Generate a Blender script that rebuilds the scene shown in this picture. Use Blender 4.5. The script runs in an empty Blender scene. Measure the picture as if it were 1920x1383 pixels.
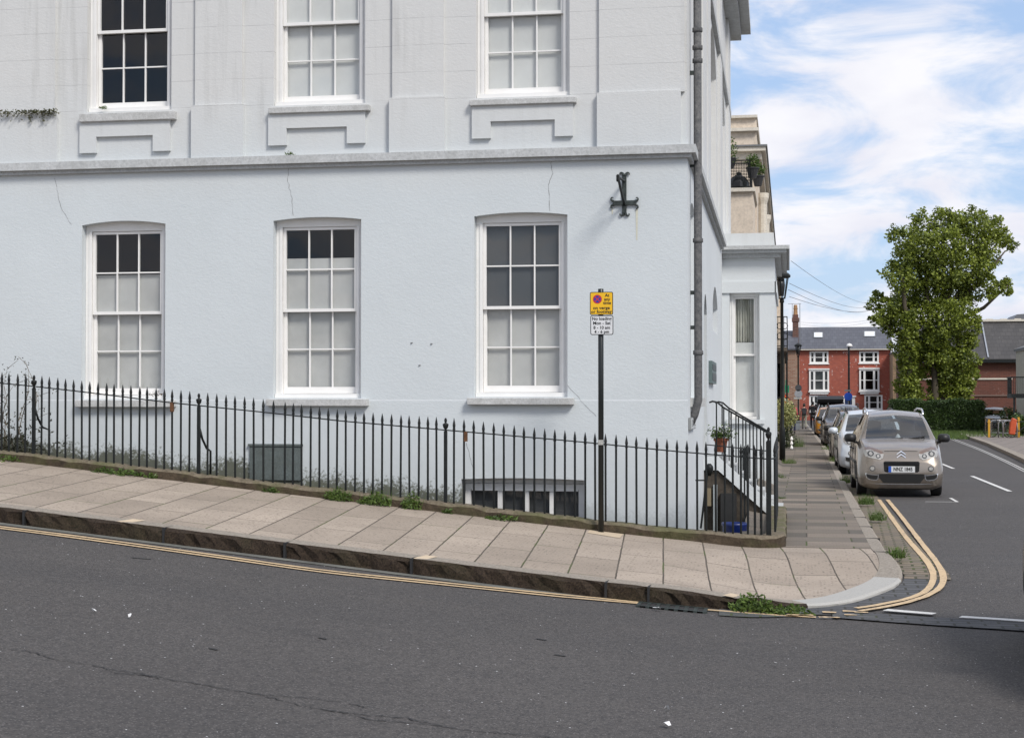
import bpy, bmesh, math, random
import numpy as np
from mathutils import Vector, Matrix, Euler
from mathutils.bvhtree import BVHTree

R = math.radians
rnd = random.Random(11)
scene = bpy.context.scene
COL = scene.collection

# ------------------------------------------------------------------ camera, sky, sun, exposure
FPX = 2950.0                                   # focal length in pixels of the 1920 px wide photo
YAW, PITCH = R(10.0), math.atan((748 - 691.5) / FPX)
cd = bpy.data.cameras.new('camera')
cam = bpy.data.objects.new('camera', cd)
COL.objects.link(cam)
cam.location = (0, 0, 0)                       # the eye is the origin; ground lies about 1.9 m below
cam.rotation_euler = (R(90) + PITCH, 0, YAW)
cd.sensor_fit = 'HORIZONTAL'
cd.sensor_width = 36
cd.lens = FPX / 1920 * 36
cd.clip_start = 0.1
cd.clip_end = 5000
scene.camera = cam
CAMROT = Euler((R(90) + PITCH, 0, YAW)).to_matrix()

SUN_DIR = Vector((0.47, -0.50, 0.66)).normalized()      # towards the sun
SUN_EL = math.asin(SUN_DIR.z)
SUN_ROT = math.atan2(SUN_DIR.x, SUN_DIR.y)
world = bpy.data.worlds.new('World')
scene.world = world
world.use_nodes = True
wn, wl = world.node_tree.nodes, world.node_tree.links
wn.clear()
out = wn.new('ShaderNodeOutputWorld')
bg = wn.new('ShaderNodeBackground')
bg.inputs[1].default_value = 0.15
sky = wn.new('ShaderNodeTexSky')
sky.sky_type = 'NISHITA'
sky.sun_disc = False
sky.sun_elevation = SUN_EL
sky.sun_rotation = SUN_ROT
sky.air_density = 1.0
sky.dust_density = 1.0
tc = wn.new('ShaderNodeTexCoord')
sp = wn.new('ShaderNodeSeparateXYZ')
wl.new(tc.outputs['Generated'], sp.inputs[0])


def wmath(op, a, b=None):
    n = wn.new('ShaderNodeMath')
    n.operation = op
    for i, v in enumerate((a, b)):
        if v is None:
            continue
        if isinstance(v, (int, float)):
            n.inputs[i].default_value = v
        else:
            wl.new(v, n.inputs[i])
    return n.outputs[0]


zz = wmath('ADD', wmath('MAXIMUM', sp.outputs[2], 0.0), 0.30)
cu = wmath('DIVIDE', sp.outputs[0], zz)
cv = wmath('DIVIDE', sp.outputs[1], zz)
cc = wn.new('ShaderNodeCombineXYZ')
wl.new(cu, cc.inputs[0])
wl.new(cv, cc.inputs[1])
cc.inputs[2].default_value = 3.4
cn = wn.new('ShaderNodeTexNoise')
cn.inputs['Scale'].default_value = 4.6
cn.inputs['Detail'].default_value = 7
cn.inputs['Roughness'].default_value = 0.58
cn.inputs['Distortion'].default_value = 0.5
wl.new(cc.outputs[0], cn.inputs['Vector'])
cr = wn.new('ShaderNodeValToRGB')
cr.color_ramp.interpolation = 'EASE'
cr.color_ramp.elements[0].position = 0.36
cr.color_ramp.elements[0].color = (0.10, 0.10, 0.10, 1)
cr.color_ramp.elements[1].position = 0.60
cr.color_ramp.elements[1].color = (1, 1, 1, 1)
wl.new(cn.outputs['Fac'], cr.inputs[0])
cn2 = wn.new('ShaderNodeTexNoise')
cn2.inputs['Scale'].default_value = 6.0
cn2.inputs['Detail'].default_value = 6
wl.new(cc.outputs[0], cn2.inputs['Vector'])
cr2 = wn.new('ShaderNodeValToRGB')
cr2.color_ramp.elements[0].position = 0.3
cr2.color_ramp.elements[0].color = (5.5, 5.55, 6.2, 1)
cr2.color_ramp.elements[1].position = 0.62
cr2.color_ramp.elements[1].color = (6.5, 6.5, 6.8, 1)
wl.new(cn2.outputs['Fac'], cr2.inputs[0])
# the clear part of the sky, a little paler and bluer than the bare model
cs = wn.new('ShaderNodeMix')
cs.data_type = 'RGBA'
cs.blend_type = 'MIX'
cs.inputs[0].default_value = 0.62
wl.new(sky.outputs[0], cs.inputs[6])
cs.inputs[7].default_value = (2.55, 3.9, 6.3, 1)
cm = wn.new('ShaderNodeMix')
cm.data_type = 'RGBA'
wl.new(cr.outputs[0], cm.inputs[0])
wl.new(cs.outputs[2], cm.inputs[6])
wl.new(cr2.outputs[0], cm.inputs[7])
wl.new(cm.outputs[2], bg.inputs[0])
wl.new(bg.outputs[0], out.inputs[0])

sd = bpy.data.lights.new('sun', 'SUN')
sd.energy = 3.0
sd.angle = R(16)
sd.color = (1.0, 0.955, 0.89)
sun = bpy.data.objects.new('sun', sd)
COL.objects.link(sun)
sun.rotation_euler = SUN_DIR.to_track_quat('Z', 'Y').to_euler()
scene.view_settings.view_transform = 'Standard'
scene.view_settings.look = 'None'
scene.view_settings.exposure = 0.0
scene.view_settings.gamma = 1.0
scene.view_settings.use_curve_mapping = False


# ------------------------------------------------------------------ measuring helpers (photo pixel -> ray -> real plane)
def ray(px, py):
    return CAMROT @ Vector(((px - 960) / FPX, -(py - 691.5) / FPX, -1.0))


def at_Y(px, py, Y):
    d = ray(px, py)
    return d * (Y / d.y)


def at_X(px, py, X):
    d = ray(px, py)
    return d * (X / d.x)


def lerp_table(t, x):
    if x <= t[0][0]:
        s = (t[1][1] - t[0][1]) / (t[1][0] - t[0][0])
        return t[0][1] + s * (x - t[0][0])
    for (x0, y0), (x1, y1) in zip(t, t[1:]):
        if x <= x1:
            return y0 + (y1 - y0) * (x - x0) / (x1 - x0)
    return t[-1][1]


def smooth(a, b, x):
    t = max(0.0, min(1.0, (x - a) / (b - a)))
    return t * t * (3 - 2 * t)


# the ground: the main street climbs to the left, the side street is nearly level
YF, YFENCE, YK = 19.8, 18.9, 14.8              # house front, railing line, kerb edge
FT = [(-10.06, -0.77), (-2.3, -1.57), (-1.7, -1.63), (-1.0, -1.69), (-0.22, -1.73), (0.3, -1.745), (1.2, -1.76), (40, -1.9)]


def F_(X):
    return (lerp_table(FT, X - 0.25) + lerp_table(FT, X) * 2 + lerp_table(FT, X + 0.25)) / 4


def side_z(Y):
    return -1.82 - 0.002 * Y


def road_z(X, Y):
    m = F_(X) - 0.252 + 0.030 * smooth(0.0, 2.5, X)
    return m + (side_z(Y) - m) * smooth(15.0, 19.0, Y) * smooth(-0.6, 0.8, X)


def pav_z(X, Y):
    m = F_(X) + 0.026 * (Y - YFENCE)
    z = m + (side_z(Y) + 0.10 - m) * smooth(17.6, 19.2, Y) * smooth(-1.2, -0.2, X)
    # dropped kerb at the corner
    k = smooth(2.35, 0.9, math.hypot(X - 0.95, Y - 16.0))
    return z + (road_z(X, Y) + 0.035 - z) * k


def ground(px, py, fn=road_z):
    d = ray(px, py)
    t = -1.9 / d.z
    for _ in range(40):
        p = d * t
        t = 0.5 * t + 0.5 * fn(p.x, p.y) / d.z
    return d * t


# ------------------------------------------------------------------ mesh helpers
class MB:
    def __init__(s):
        s.v, s.f, s.m = [], [], []

    def add(s, verts, faces, mi=0):
        o = len(s.v)
        s.v += [tuple(v) for v in verts]
        s.f += [tuple(i + o for i in f) for f in faces]
        s.m += [mi] * len(faces)

    def quad(s, a, b, c, d, mi=0):
        s.add([a, b, c, d], [(0, 1, 2, 3)], mi)

    def box(s, a, b, mi=0, fn=None):
        x0, y0, z0 = a
        x1, y1, z1 = b
        vs = [(x0, y0, z0), (x1, y0, z0), (x1, y1, z0), (x0, y1, z0), (x0, y0, z1), (x1, y0, z1), (x1, y1, z1), (x0, y1, z1)]
        if fn:
            vs = [fn(*v) for v in vs]
        s.add(vs, [(0, 3, 2, 1), (4, 5, 6, 7), (0, 1, 5, 4), (1, 2, 6, 5), (2, 3, 7, 6), (3, 0, 4, 7)], mi)

    def bar(s, p, q, w, h, up=(0, 0, 1), mi=0):
        p, q = Vector(p), Vector(q)
        d = (q - p).normalized()
        u = Vector(up)
        x = d.cross(u)
        if x.length < 1e-5:
            x = d.cross(Vector((1, 0, 0)))
        x.normalize()
        y = x.cross(d)
        vs = []
        for c in (p, q):
            for a, b in ((-1, -1), (1, -1), (1, 1), (-1, 1)):
                vs.append(c + x * (a * w / 2) + y * (b * h / 2))
        s.add(vs, [(0, 1, 2, 3), (7, 6, 5, 4), (0, 4, 5, 1), (1, 5, 6, 2), (2, 6, 7, 3), (3, 7, 4, 0)], mi)

    def tube(s, path, r, n=8, mi=0, cap=True):
        path = [Vector(p) for p in path]
        rs = r if isinstance(r, (list, tuple)) else [r] * len(path)
        rings = []
        ref = None
        for i, p in enumerate(path):
            d = (path[min(i + 1, len(path) - 1)] - path[max(i - 1, 0)])
            if d.length < 1e-9:
                d = Vector((0, 0, 1))
            d.normalize()
            if ref is None:
                ref = Vector((1, 0, 0)) if abs(d.x) < 0.8 else Vector((0, 1, 0))
            x = (ref - d * ref.dot(d)).normalized()
            ref = x
            y = d.cross(x)
            rings.append([p + (x * math.cos(2 * math.pi * k / n) + y * math.sin(2 * math.pi * k / n)) * rs[i] for k in range(n)])
        vs = [v for rg in rings for v in rg]
        fs = []
        for i in range(len(rings) - 1):
            for k in range(n):
                a, b = i * n + k, i * n + (k + 1) % n
                fs.append((a, b, b + n, a + n))
        if cap:
            fs.append(tuple(range(n - 1, -1, -1)))
            fs.append(tuple((len(rings) - 1) * n + k for k in range(n)))
        s.add(vs, fs, mi)

    def lathe(s, prof, c=(0, 0, 0), n=12, mi=0, axis='z'):
        vs, fs = [], []
        for r, z in prof:
            for k in range(n):
                a = 2 * math.pi * k / n
                if axis == 'z':
                    vs.append((c[0] + r * math.cos(a), c[1] + r * math.sin(a), c[2] + z))
                else:
                    vs.append((c[0] + z, c[1] + r * math.cos(a), c[2] + r * math.sin(a)))
        for i in range(len(prof) - 1):
            for k in range(n):
                a, b = i * n + k, i * n + (k + 1) % n
                fs.append((a, b, b + n, a + n))
        if prof[0][0] > 1e-6:
            fs.append(tuple(range(n - 1, -1, -1)))
        if prof[-1][0] > 1e-6:
            fs.append(tuple((len(prof) - 1) * n + k for k in range(n)))
        s.add(vs, fs, mi)

    def prism(s, poly, d0, d1, fn, mi=0):
        """poly of (u,z) extruded between depths d0 and d1, mapped by fn(u,z,d)"""
        n = len(poly)
        vs = [fn(u, z, d0) for u, z in poly] + [fn(u, z, d1) for u, z in poly]
        fs = [tuple(range(n)), tuple(range(2 * n - 1, n - 1, -1))]
        for i in range(n):
            j = (i + 1) % n
            fs.append((i, i + n, j + n, j))
        s.add(vs, fs, mi)

    def grid(s, us, vs, fn, mi=0, keep=None):
        o = len(s.v)
        nv = len(vs)
        for u in us:
            for v in vs:
                s.v.append(tuple(fn(u, v)))
        for i in range(len(us) - 1):
            for j in range(nv - 1):
                if keep and not keep((us[i] + us[i + 1]) / 2, (vs[j] + vs[j + 1]) / 2):
                    continue
                a = o + i * nv + j
                s.f.append((a, a + nv, a + nv + 1, a + 1))
                s.m.append(mi)

    def ribbon(s, pts, w, zfn=None, lift=0.0, mi=0, ws=None):
        """flat ribbon through world points, width in the XY plane"""
        pts = [Vector(p) for p in pts]
        L, Rr = [], []
        for i, p in enumerate(pts):
            d = pts[min(i + 1, len(pts) - 1)] - pts[max(i - 1, 0)]
            d.z = 0
            d.normalize()
            n = Vector((-d.y, d.x, 0))
            ww = (ws[i] if ws else w) / 2
            for lst, sg in ((L, 1), (Rr, -1)):
                q = p + n * (ww * sg)
                if zfn:
                    q.z = zfn(q.x, q.y) + lift
                lst.append(q)
        for i in range(len(pts) - 1):
            s.quad(Rr[i], Rr[i + 1], L[i + 1], L[i], mi)

    def build(s, name, mat, parent=None, loc=None, smooth_=False, fix=True, bevel=0):
        me = bpy.data.meshes.new(name)
        base = Vector((0, 0, 0))
        if parent is not None:
            base = WL.get(parent, Vector((0, 0, 0)))
        if loc is not None:
            base = Vector(loc)
        me.from_pydata([tuple(Vector(v) - base) for v in s.v], [], s.f)
        mats = mat if isinstance(mat, (list, tuple)) else [mat]
        for m in mats:
            me.materials.append(m)
        if len(mats) > 1:
            for p, mi in zip(me.polygons, s.m):
                p.material_index = mi
        me.update()
        if fix:
            bm = bmesh.new()
            bm.from_mesh(me)
            bmesh.ops.recalc_face_normals(bm, faces=bm.faces)
            bm.to_mesh(me)
            bm.free()
        if smooth_:
            me.polygons.foreach_set('use_smooth', [True] * len(me.polygons))
        o = bpy.data.objects.new(name, me)
        COL.objects.link(o)
        if parent is not None:
            o.parent = parent
            if loc is not None:
                o.location = base - WL.get(parent, Vector((0, 0, 0)))
            WL[o] = base
        elif loc is not None:
            o.location = base
            WL[o] = base
        else:
            WL[o] = base
        if bevel:
            b = o.modifiers.new('bevel', 'BEVEL')
            b.width = bevel
            b.segments = 2
            b.limit_method = 'ANGLE'
            b.angle_limit = R(40)
        return o


WL = {}                                        # world location of every parent object


def thing(name, label, cat, loc=(0, 0, 0), group=None):
    o = bpy.data.objects.new(name, None)
    o.empty_display_size = 0.2
    COL.objects.link(o)
    o.location = loc
    WL[o] = Vector(loc)
    tag(o, label, cat, group)
    return o


def tag(o, label=None, cat=None, group=None, kind=None):
    if label:
        o['label'] = label
    if cat:
        o['category'] = cat
    if group:
        o['group'] = group
    if kind:
        o['kind'] = kind
    return o


def struct(o):
    o['kind'] = 'structure'
    return o


def copy_tree(o, parent=None):
    c = o.copy()
    COL.objects.link(c)
    if parent is not None:
        c.parent = parent
    WL[c] = WL.get(o, Vector((0, 0, 0)))
    for ch in list(o.children):
        copy_tree(ch, c)
    return c


def text_mesh(body, size, mat, name, parent, M, bold=0.0, align='CENTER', spacing=1.0, xs=1.0):
    """letters laid flat and placed by matrix M (x right, y up, z out of the plate)"""
    cu_ = bpy.data.curves.new(name, 'FONT')
    cu_.body = body
    cu_.size = size
    cu_.align_x = align
    cu_.align_y = 'CENTER'
    cu_.offset = bold
    cu_.space_line = spacing
    cu_.extrude = 0.0006
    cu_.resolution_u = 3
    t = bpy.data.objects.new(name, cu_)
    COL.objects.link(t)
    dg = bpy.context.evaluated_depsgraph_get()
    me = bpy.data.meshes.new_from_object(t.evaluated_get(dg))
    bpy.data.objects.remove(t)
    o = bpy.data.objects.new(name, me)
    COL.objects.link(o)
    me.materials.clear()
    me.materials.append(mat)
    base = WL.get(parent, Vector((0, 0, 0)))
    me.transform(Matrix.Translation(-base) @ M @ Matrix.Diagonal((xs, 1, 1, 1)))
    o.parent = parent
    return o


# ------------------------------------------------------------------ materials
def nodes_of(name):
    m = bpy.data.materials.new(name)
    m.use_nodes = True
    n, l = m.node_tree.nodes, m.node_tree.links
    return m, n, l, n['Principled BSDF']


def C4(c):
    return (c[0], c[1], c[2], 1)


def N(n, l, typ, **kw):
    nd = n.new(typ)
    for k, v in kw.items():
        if k.startswith('_'):
            setattr(nd, k[1:], v)
        else:
            key = int(k[1:]) if k[0] == 'i' and k[1:].isdigit() else k.replace('__', ' ')
            if hasattr(v, 'is_linked'):
                l.new(v, nd.inputs[key])
            else:
                nd.inputs[key].default_value = v
    return nd


def mixc(n, l, fac, a, b, mode='MIX'):
    nd = n.new('ShaderNodeMix')
    nd.data_type = 'RGBA'
    nd.blend_type = mode
    for i, v in ((0, fac), (6, a), (7, b)):
        if hasattr(v, 'is_linked'):
            l.new(v, nd.inputs[i])
        else:
            nd.inputs[i].default_value = v if i == 0 else C4(v)
    return nd.outputs[2]


def mth(n, l, op, a, b=0.0):
    nd = n.new('ShaderNodeMath')
    nd.operation = op
    for i, v in enumerate((a, b)):
        if hasattr(v, 'is_linked'):
            l.new(v, nd.inputs[i])
        else:
            nd.inputs[i].default_value = v
    return nd.outputs[0]


def ramp(n, l, fac, p0, p1, c0=0.0, c1=1.0):
    nd = n.new('ShaderNodeMapRange')
    nd.inputs[1].default_value = p0
    nd.inputs[2].default_value = p1
    nd.inputs[3].default_value = c0
    nd.inputs[4].default_value = c1
    l.new(fac, nd.inputs[0])
    return nd.outputs[0]


def noise(n, l, vec, scale, detail=4, rough=0.55):
    nd = n.new('ShaderNodeTexNoise')
    nd.inputs['Scale'].default_value = scale
    nd.inputs['Detail'].default_value = detail
    nd.inputs['Roughness'].default_value = rough
    if vec is not None:
        l.new(vec, nd.inputs['Vector'])
    return nd.outputs['Fac']


def scaled(n, l, vec, s):
    nd = n.new('ShaderNodeVectorMath')
    nd.operation = 'MULTIPLY'
    l.new(vec, nd.inputs[0])
    nd.inputs[1].default_value = s
    return nd.outputs[0]


def bump(n, l, b, h, strength, dist=0.01):
    nd = n.new('ShaderNodeBump')
    nd.inputs['Strength'].default_value = strength
    nd.inputs['Distance'].default_value = dist
    l.new(h, nd.inputs['Height'])
    l.new(nd.outputs[0], b.inputs['Normal'])


def simple(name, col, rough=0.6, metal=0.0, var=0.12, vs=6.0, bs=0.0, bscale=60, spec=0.5, coat=0.0, coord='obj'):
    m, n, l, b = nodes_of(name)
    t = n.new('ShaderNodeTexCoord').outputs['Object'] if coord == 'obj' else n.new('ShaderNodeNewGeometry').outputs['Position']
    f = noise(n, l, t, vs, 6, 0.6)
    f = ramp(n, l, f, 0.3, 0.7)
    lo = tuple(c * (1 - var) for c in col)
    hi = tuple(min(1, c * (1 + var)) for c in col)
    l.new(mixc(n, l, f, lo, hi), b.inputs['Base Color'])
    b.inputs['Roughness'].default_value = rough
    b.inputs['Metallic'].default_value = metal
    b.inputs['Specular IOR Level'].default_value = spec
    b.inputs['Coat Weight'].default_value = coat
    b.inputs['Coat Roughness'].default_value = 0.05
    if bs:
        bump(n, l, b, noise(n, l, t, bscale, 3), bs, 0.01)
    return m


def leafmat(name, dark, light, trans=0.25, rough=0.5):
    m, n, l, b = nodes_of(name)
    g = n.new('ShaderNodeNewGeometry')
    f = noise(n, l, g.outputs['Position'], 0.9, 3)
    r = mth(n, l, 'ADD', mth(n, l, 'MULTIPLY', g.outputs['Random Per Island'], 0.75), mth(n, l, 'MULTIPLY', ramp(n, l, f, 0.35, 0.65), 0.35))
    c = mixc(n, l, r, dark, light)
    l.new(c, b.inputs['Base Color'])
    b.inputs['Roughness'].default_value = rough
    tr = n.new('ShaderNodeBsdfTranslucent')
    l.new(c, tr.inputs[0])
    mx = n.new('ShaderNodeMixShader')
    mx.inputs[0].default_value = trans
    l.new(b.outputs[0], mx.inputs[1])
    l.new(tr.outputs[0], mx.inputs[2])
    l.new(mx.outputs[0], n['Material Output'].inputs[0])
    return m


def glass(name, tint=(0.8, 0.84, 0.84), fres=1.5, gloss=(0.9, 0.9, 0.9), add=0.0):
    m, n, l, b = nodes_of(name)
    n.remove(b)
    tr = n.new('ShaderNodeBsdfTransparent')
    tr.inputs[0].default_value = C4(tint)
    gl = n.new('ShaderNodeBsdfGlossy')
    gl.inputs[0].default_value = C4(gloss)
    gl.inputs['Roughness'].default_value = 0.015
    t = n.new('ShaderNodeNewGeometry').outputs['Position']
    bp = n.new('ShaderNodeBump')
    bp.inputs['Strength'].default_value = 0.03
    bp.inputs['Distance'].default_value = 0.05
    l.new(noise(n, l, t, 2.5, 1), bp.inputs['Height'])
    l.new(bp.outputs[0], gl.inputs['Normal'])
    fr = n.new('ShaderNodeLayerWeight')
    fr.inputs['Blend'].default_value = 0.5
    fac = mth(n, l, 'ADD', mth(n, l, 'MULTIPLY', mth(n, l, 'POWER', fr.outputs['Facing'], 4.0), 0.8), 0.045 + add)
    mx = n.new('ShaderNodeMixShader')
    l.new(fac, mx.inputs[0])
    l.new(tr.outputs[0], mx.inputs[1])
    l.new(gl.outputs[0], mx.inputs[2])
    l.new(mx.outputs[0], n['Material Output'].inputs[0])
    return m


def stucco_mat(name='stucco', base=(0.585, 0.625, 0.643), joints=True):
    """painted render: pebbly, faintly patchy, streaked higher up, mossy at its foot, thin ruled joints upstairs"""
    m, n, l, b = nodes_of(name)
    P = n.new('ShaderNodeNewGeometry').outputs['Position']
    s = n.new('ShaderNodeSeparateXYZ')
    l.new(P, s.inputs[0])
    x, y, z = s.outputs
    big = ramp(n, l, noise(n, l, P, 0.7, 5), 0.3, 0.7)
    c = mixc(n, l, big, tuple(v * 0.965 for v in base), tuple(v * 1.03 for v in base))
    # warmer, greyer paint above the string course
    up = ramp(n, l, mth(n, l, 'ADD', z, mth(n, l, 'MULTIPLY', noise(n, l, P, 1.2, 3), 0.8)), 3.0, 4.6)
    c = mixc(n, l, up, c, (0.628, 0.628, 0.617))
    # rain streaks
    st = noise(n, l, scaled(n, l, P, (9, 9, 0.55)), 1.0, 5, 0.6)
    stm = mth(n, l, 'MULTIPLY', ramp(n, l, st, 0.5, 0.78), ramp(n, l, z, 3.0, 4.4, 0.04, 0.5))
    stm = mth(n, l, 'MULTIPLY', stm, ramp(n, l, noise(n, l, P, 0.8, 2), 0.38, 0.60))
    c = mixc(n, l, stm, c, (0.33, 0.33, 0.31))
    fine = ramp(n, l, noise(n, l, P, 55, 4, 0.7), 0.3, 0.75, 0.0, 1.0)
    c = mixc(n, l, mth(n, l, 'MULTIPLY', fine, 0.12), c, tuple(v * 0.6 for v in base))
    # moss and splash dirt just above the ground
    gl_ = mth(n, l, 'ADD', mth(n, l, 'MULTIPLY', x, -0.103), -1.79)
    h = mth(n, l, 'SUBTRACT', z, gl_)
    dn = noise(n, l, P, 26, 8, 0.75)
    dl = noise(n, l, P, 2.6, 5, 0.6)
    dd = mth(n, l, 'ADD', mth(n, l, 'MULTIPLY', dn, 0.62), mth(n, l, 'MULTIPLY', dl, 0.5))
    dm = ramp(n, l, mth(n, l, 'SUBTRACT', dd, mth(n, l, 'MULTIPLY', h, 0.85)), 0.35, 0.46)
    side = ramp(n, l, x, -2.2, -3.4)
    dm = mth(n, l, 'MULTIPLY', dm, mth(n, l, 'MAXIMUM', side, 0.18))
    c = mixc(n, l, mth(n, l, 'MULTIPLY', dm, 0.9), c, mixc(n, l, noise(n, l, P, 6, 3), (0.035, 0.036, 0.026), (0.10, 0.105, 0.055)))
    if joints:
        k = mth(n, l, 'FRACT', mth(n, l, 'MULTIPLY', z, 1 / 0.352))
        jm = mth(n, l, 'MULTIPLY', mth(n, l, 'LESS_THAN', k, 0.022), mth(n, l, 'GREATER_THAN', z, 3.66))
        jm = mth(n, l, 'MULTIPLY', jm, ramp(n, l, noise(n, l, P, 3, 3), 0.35, 0.6, 0.15, 0.55))
        c = mixc(n, l, jm, c, (0.33, 0.33, 0.33))
        pl = mth(n, l, 'MULTIPLY', mth(n, l, 'LESS_THAN', mth(n, l, 'ABSOLUTE', mth(n, l, 'ADD', z, 0.014)), 0.008), 0.5)
        c = mixc(n, l, pl, c, (0.8, 0.83, 0.86))
    l.new(c, b.inputs['Base Color'])
    b.inputs['Roughness'].default_value = 0.75
    b.inputs['Specular IOR Level'].default_value = 0.3
    hh = mth(n, l, 'ADD', mth(n, l, 'MULTIPLY', noise(n, l, scaled(n, l, P, (1, 1, 1.7)), 22, 5, 0.65), 1.0), mth(n, l, 'MULTIPLY', noise(n, l, P, 1.6, 3), 2.2))
    bump(n, l, b, hh, 0.30, 0.012)
    return m


def brick_mat(name, c1, c2, mortar, scale=1.0, fx='xz', speck=0.0, spcol=(0.75, 0.7, 0.66), bw=0.225, bh=0.075, ms=0.008):
    m, n, l, b = nodes_of(name)
    P = n.new('ShaderNodeNewGeometry').outputs['Position']
    s = n.new('ShaderNodeSeparateXYZ')
    l.new(P, s.inputs[0])
    cmb = n.new('ShaderNodeCombineXYZ')
    a = {'x': 0, 'y': 1, 'z': 2}
    l.new(s.outputs[a[fx[0]]], cmb.inputs[0])
    l.new(s.outputs[a[fx[1]]], cmb.inputs[1])
    br = n.new('ShaderNodeTexBrick')
    l.new(cmb.outputs[0], br.inputs['Vector'])
    br.inputs['Color1'].default_value = C4(c1)
    br.inputs['Color2'].default_value = C4(c2)
    br.inputs['Mortar'].default_value = C4(mortar)
    br.inputs['Scale'].default_value = 1.0
    br.inputs['Brick Width'].default_value = bw * scale
    br.inputs['Row Height'].default_value = bh * scale
    br.inputs['Mortar Size'].default_value = ms * scale
    c = br.outputs[0]
    c = mixc(n, l, ramp(n, l, noise(n, l, P, 0.6, 4), 0.3, 0.7, 0.0, 0.35), c, tuple(v * 0.55 for v in c1))
    if speck:
        sn = noise(n, l, P, 3.2, 3, 0.7)
        sn2 = noise(n, l, P, 0.5, 2)
        f = mth(n, l, 'MULTIPLY', ramp(n, l, sn, 0.63, 0.68), ramp(n, l, sn2, 0.38, 0.6, 0.15, 1))
        c = mixc(n, l, mth(n, l, 'MULTIPLY', f, speck), c, spcol)
    l.new(c, b.inputs['Base Color'])
    b.inputs['Roughness'].default_value = 0.85
    bump(n, l, b, br.outputs['Fac'], -0.3, 0.01)
    return m


def asphalt_mat():
    m, n, l, b = nodes_of('asphalt')
    P = n.new('ShaderNodeNewGeometry').outputs['Position']
    big = ramp(n, l, noise(n, l, P, 0.35, 4), 0.3, 0.7)
    c = mixc(n, l, big, (0.072, 0.064, 0.059), (0.100, 0.090, 0.083))
    band = ramp(n, l, noise(n, l, scaled(n, l, P, (0.10, 1.1, 1)), 1.0, 4, 0.6), 0.35, 0.68)
    c = mixc(n, l, mth(n, l, 'MULTIPLY', band, 0.45), c, (0.046, 0.044, 0.045))
    oil = ramp(n, l, noise(n, l, scaled(n, l, P, (0.7, 1.0, 1)), 1.3, 6, 0.6), 0.62, 0.74, 0, 0.45)
    c = mixc(n, l, oil, c, (0.035, 0.033, 0.033))
    mid = ramp(n, l, noise(n, l, P, 18, 6, 0.75), 0.3, 0.7)
    c = mixc(n, l, mid, mixc(n, l, 0.5, c, (0.035, 0.034, 0.035)), mixc(n, l, 0.25, c, (0.13, 0.124, 0.122)))
    v = n.new('ShaderNodeTexVoronoi')
    v.inputs['Scale'].default_value = 75
    l.new(P, v.inputs['Vector'])
    rnd_ = n.new('ShaderNodeSeparateColor')
    l.new(v.outputs['Color'], rnd_.inputs[0])
    f = mth(n, l, 'MULTIPLY', mth(n, l, 'GREATER_THAN', rnd_.outputs[0], 0.72), mth(n, l, 'LESS_THAN', v.outputs['Distance'], 0.42))
    c = mixc(n, l, mth(n, l, 'MULTIPLY', f, 0.5), c, (0.20, 0.185, 0.18))
    f2 = mth(n, l, 'LESS_THAN', rnd_.outputs[1], 0.25)
    c = mixc(n, l, mth(n, l, 'MULTIPLY', f2, 0.55), c, (0.026, 0.026, 0.028))
    f3 = mth(n, l, 'MULTIPLY', mth(n, l, 'GREATER_THAN', rnd_.outputs[2], 0.9988), mth(n, l, 'LESS_THAN', v.outputs['Distance'], 0.5))
    c = mixc(n, l, f3, c, (0.6, 0.6, 0.6))
    l.new(c, b.inputs['Base Color'])
    b.inputs['Roughness'].default_value = 0.82
    b.inputs['Specular IOR Level'].default_value = 0.35
    hh = mth(n, l, 'ADD', noise(n, l, P, 60, 4, 0.7), mth(n, l, 'MULTIPLY', v.outputs['Distance'], -0.8))
    bump(n, l, b, hh, 0.6, 0.008)
    return m


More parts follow.
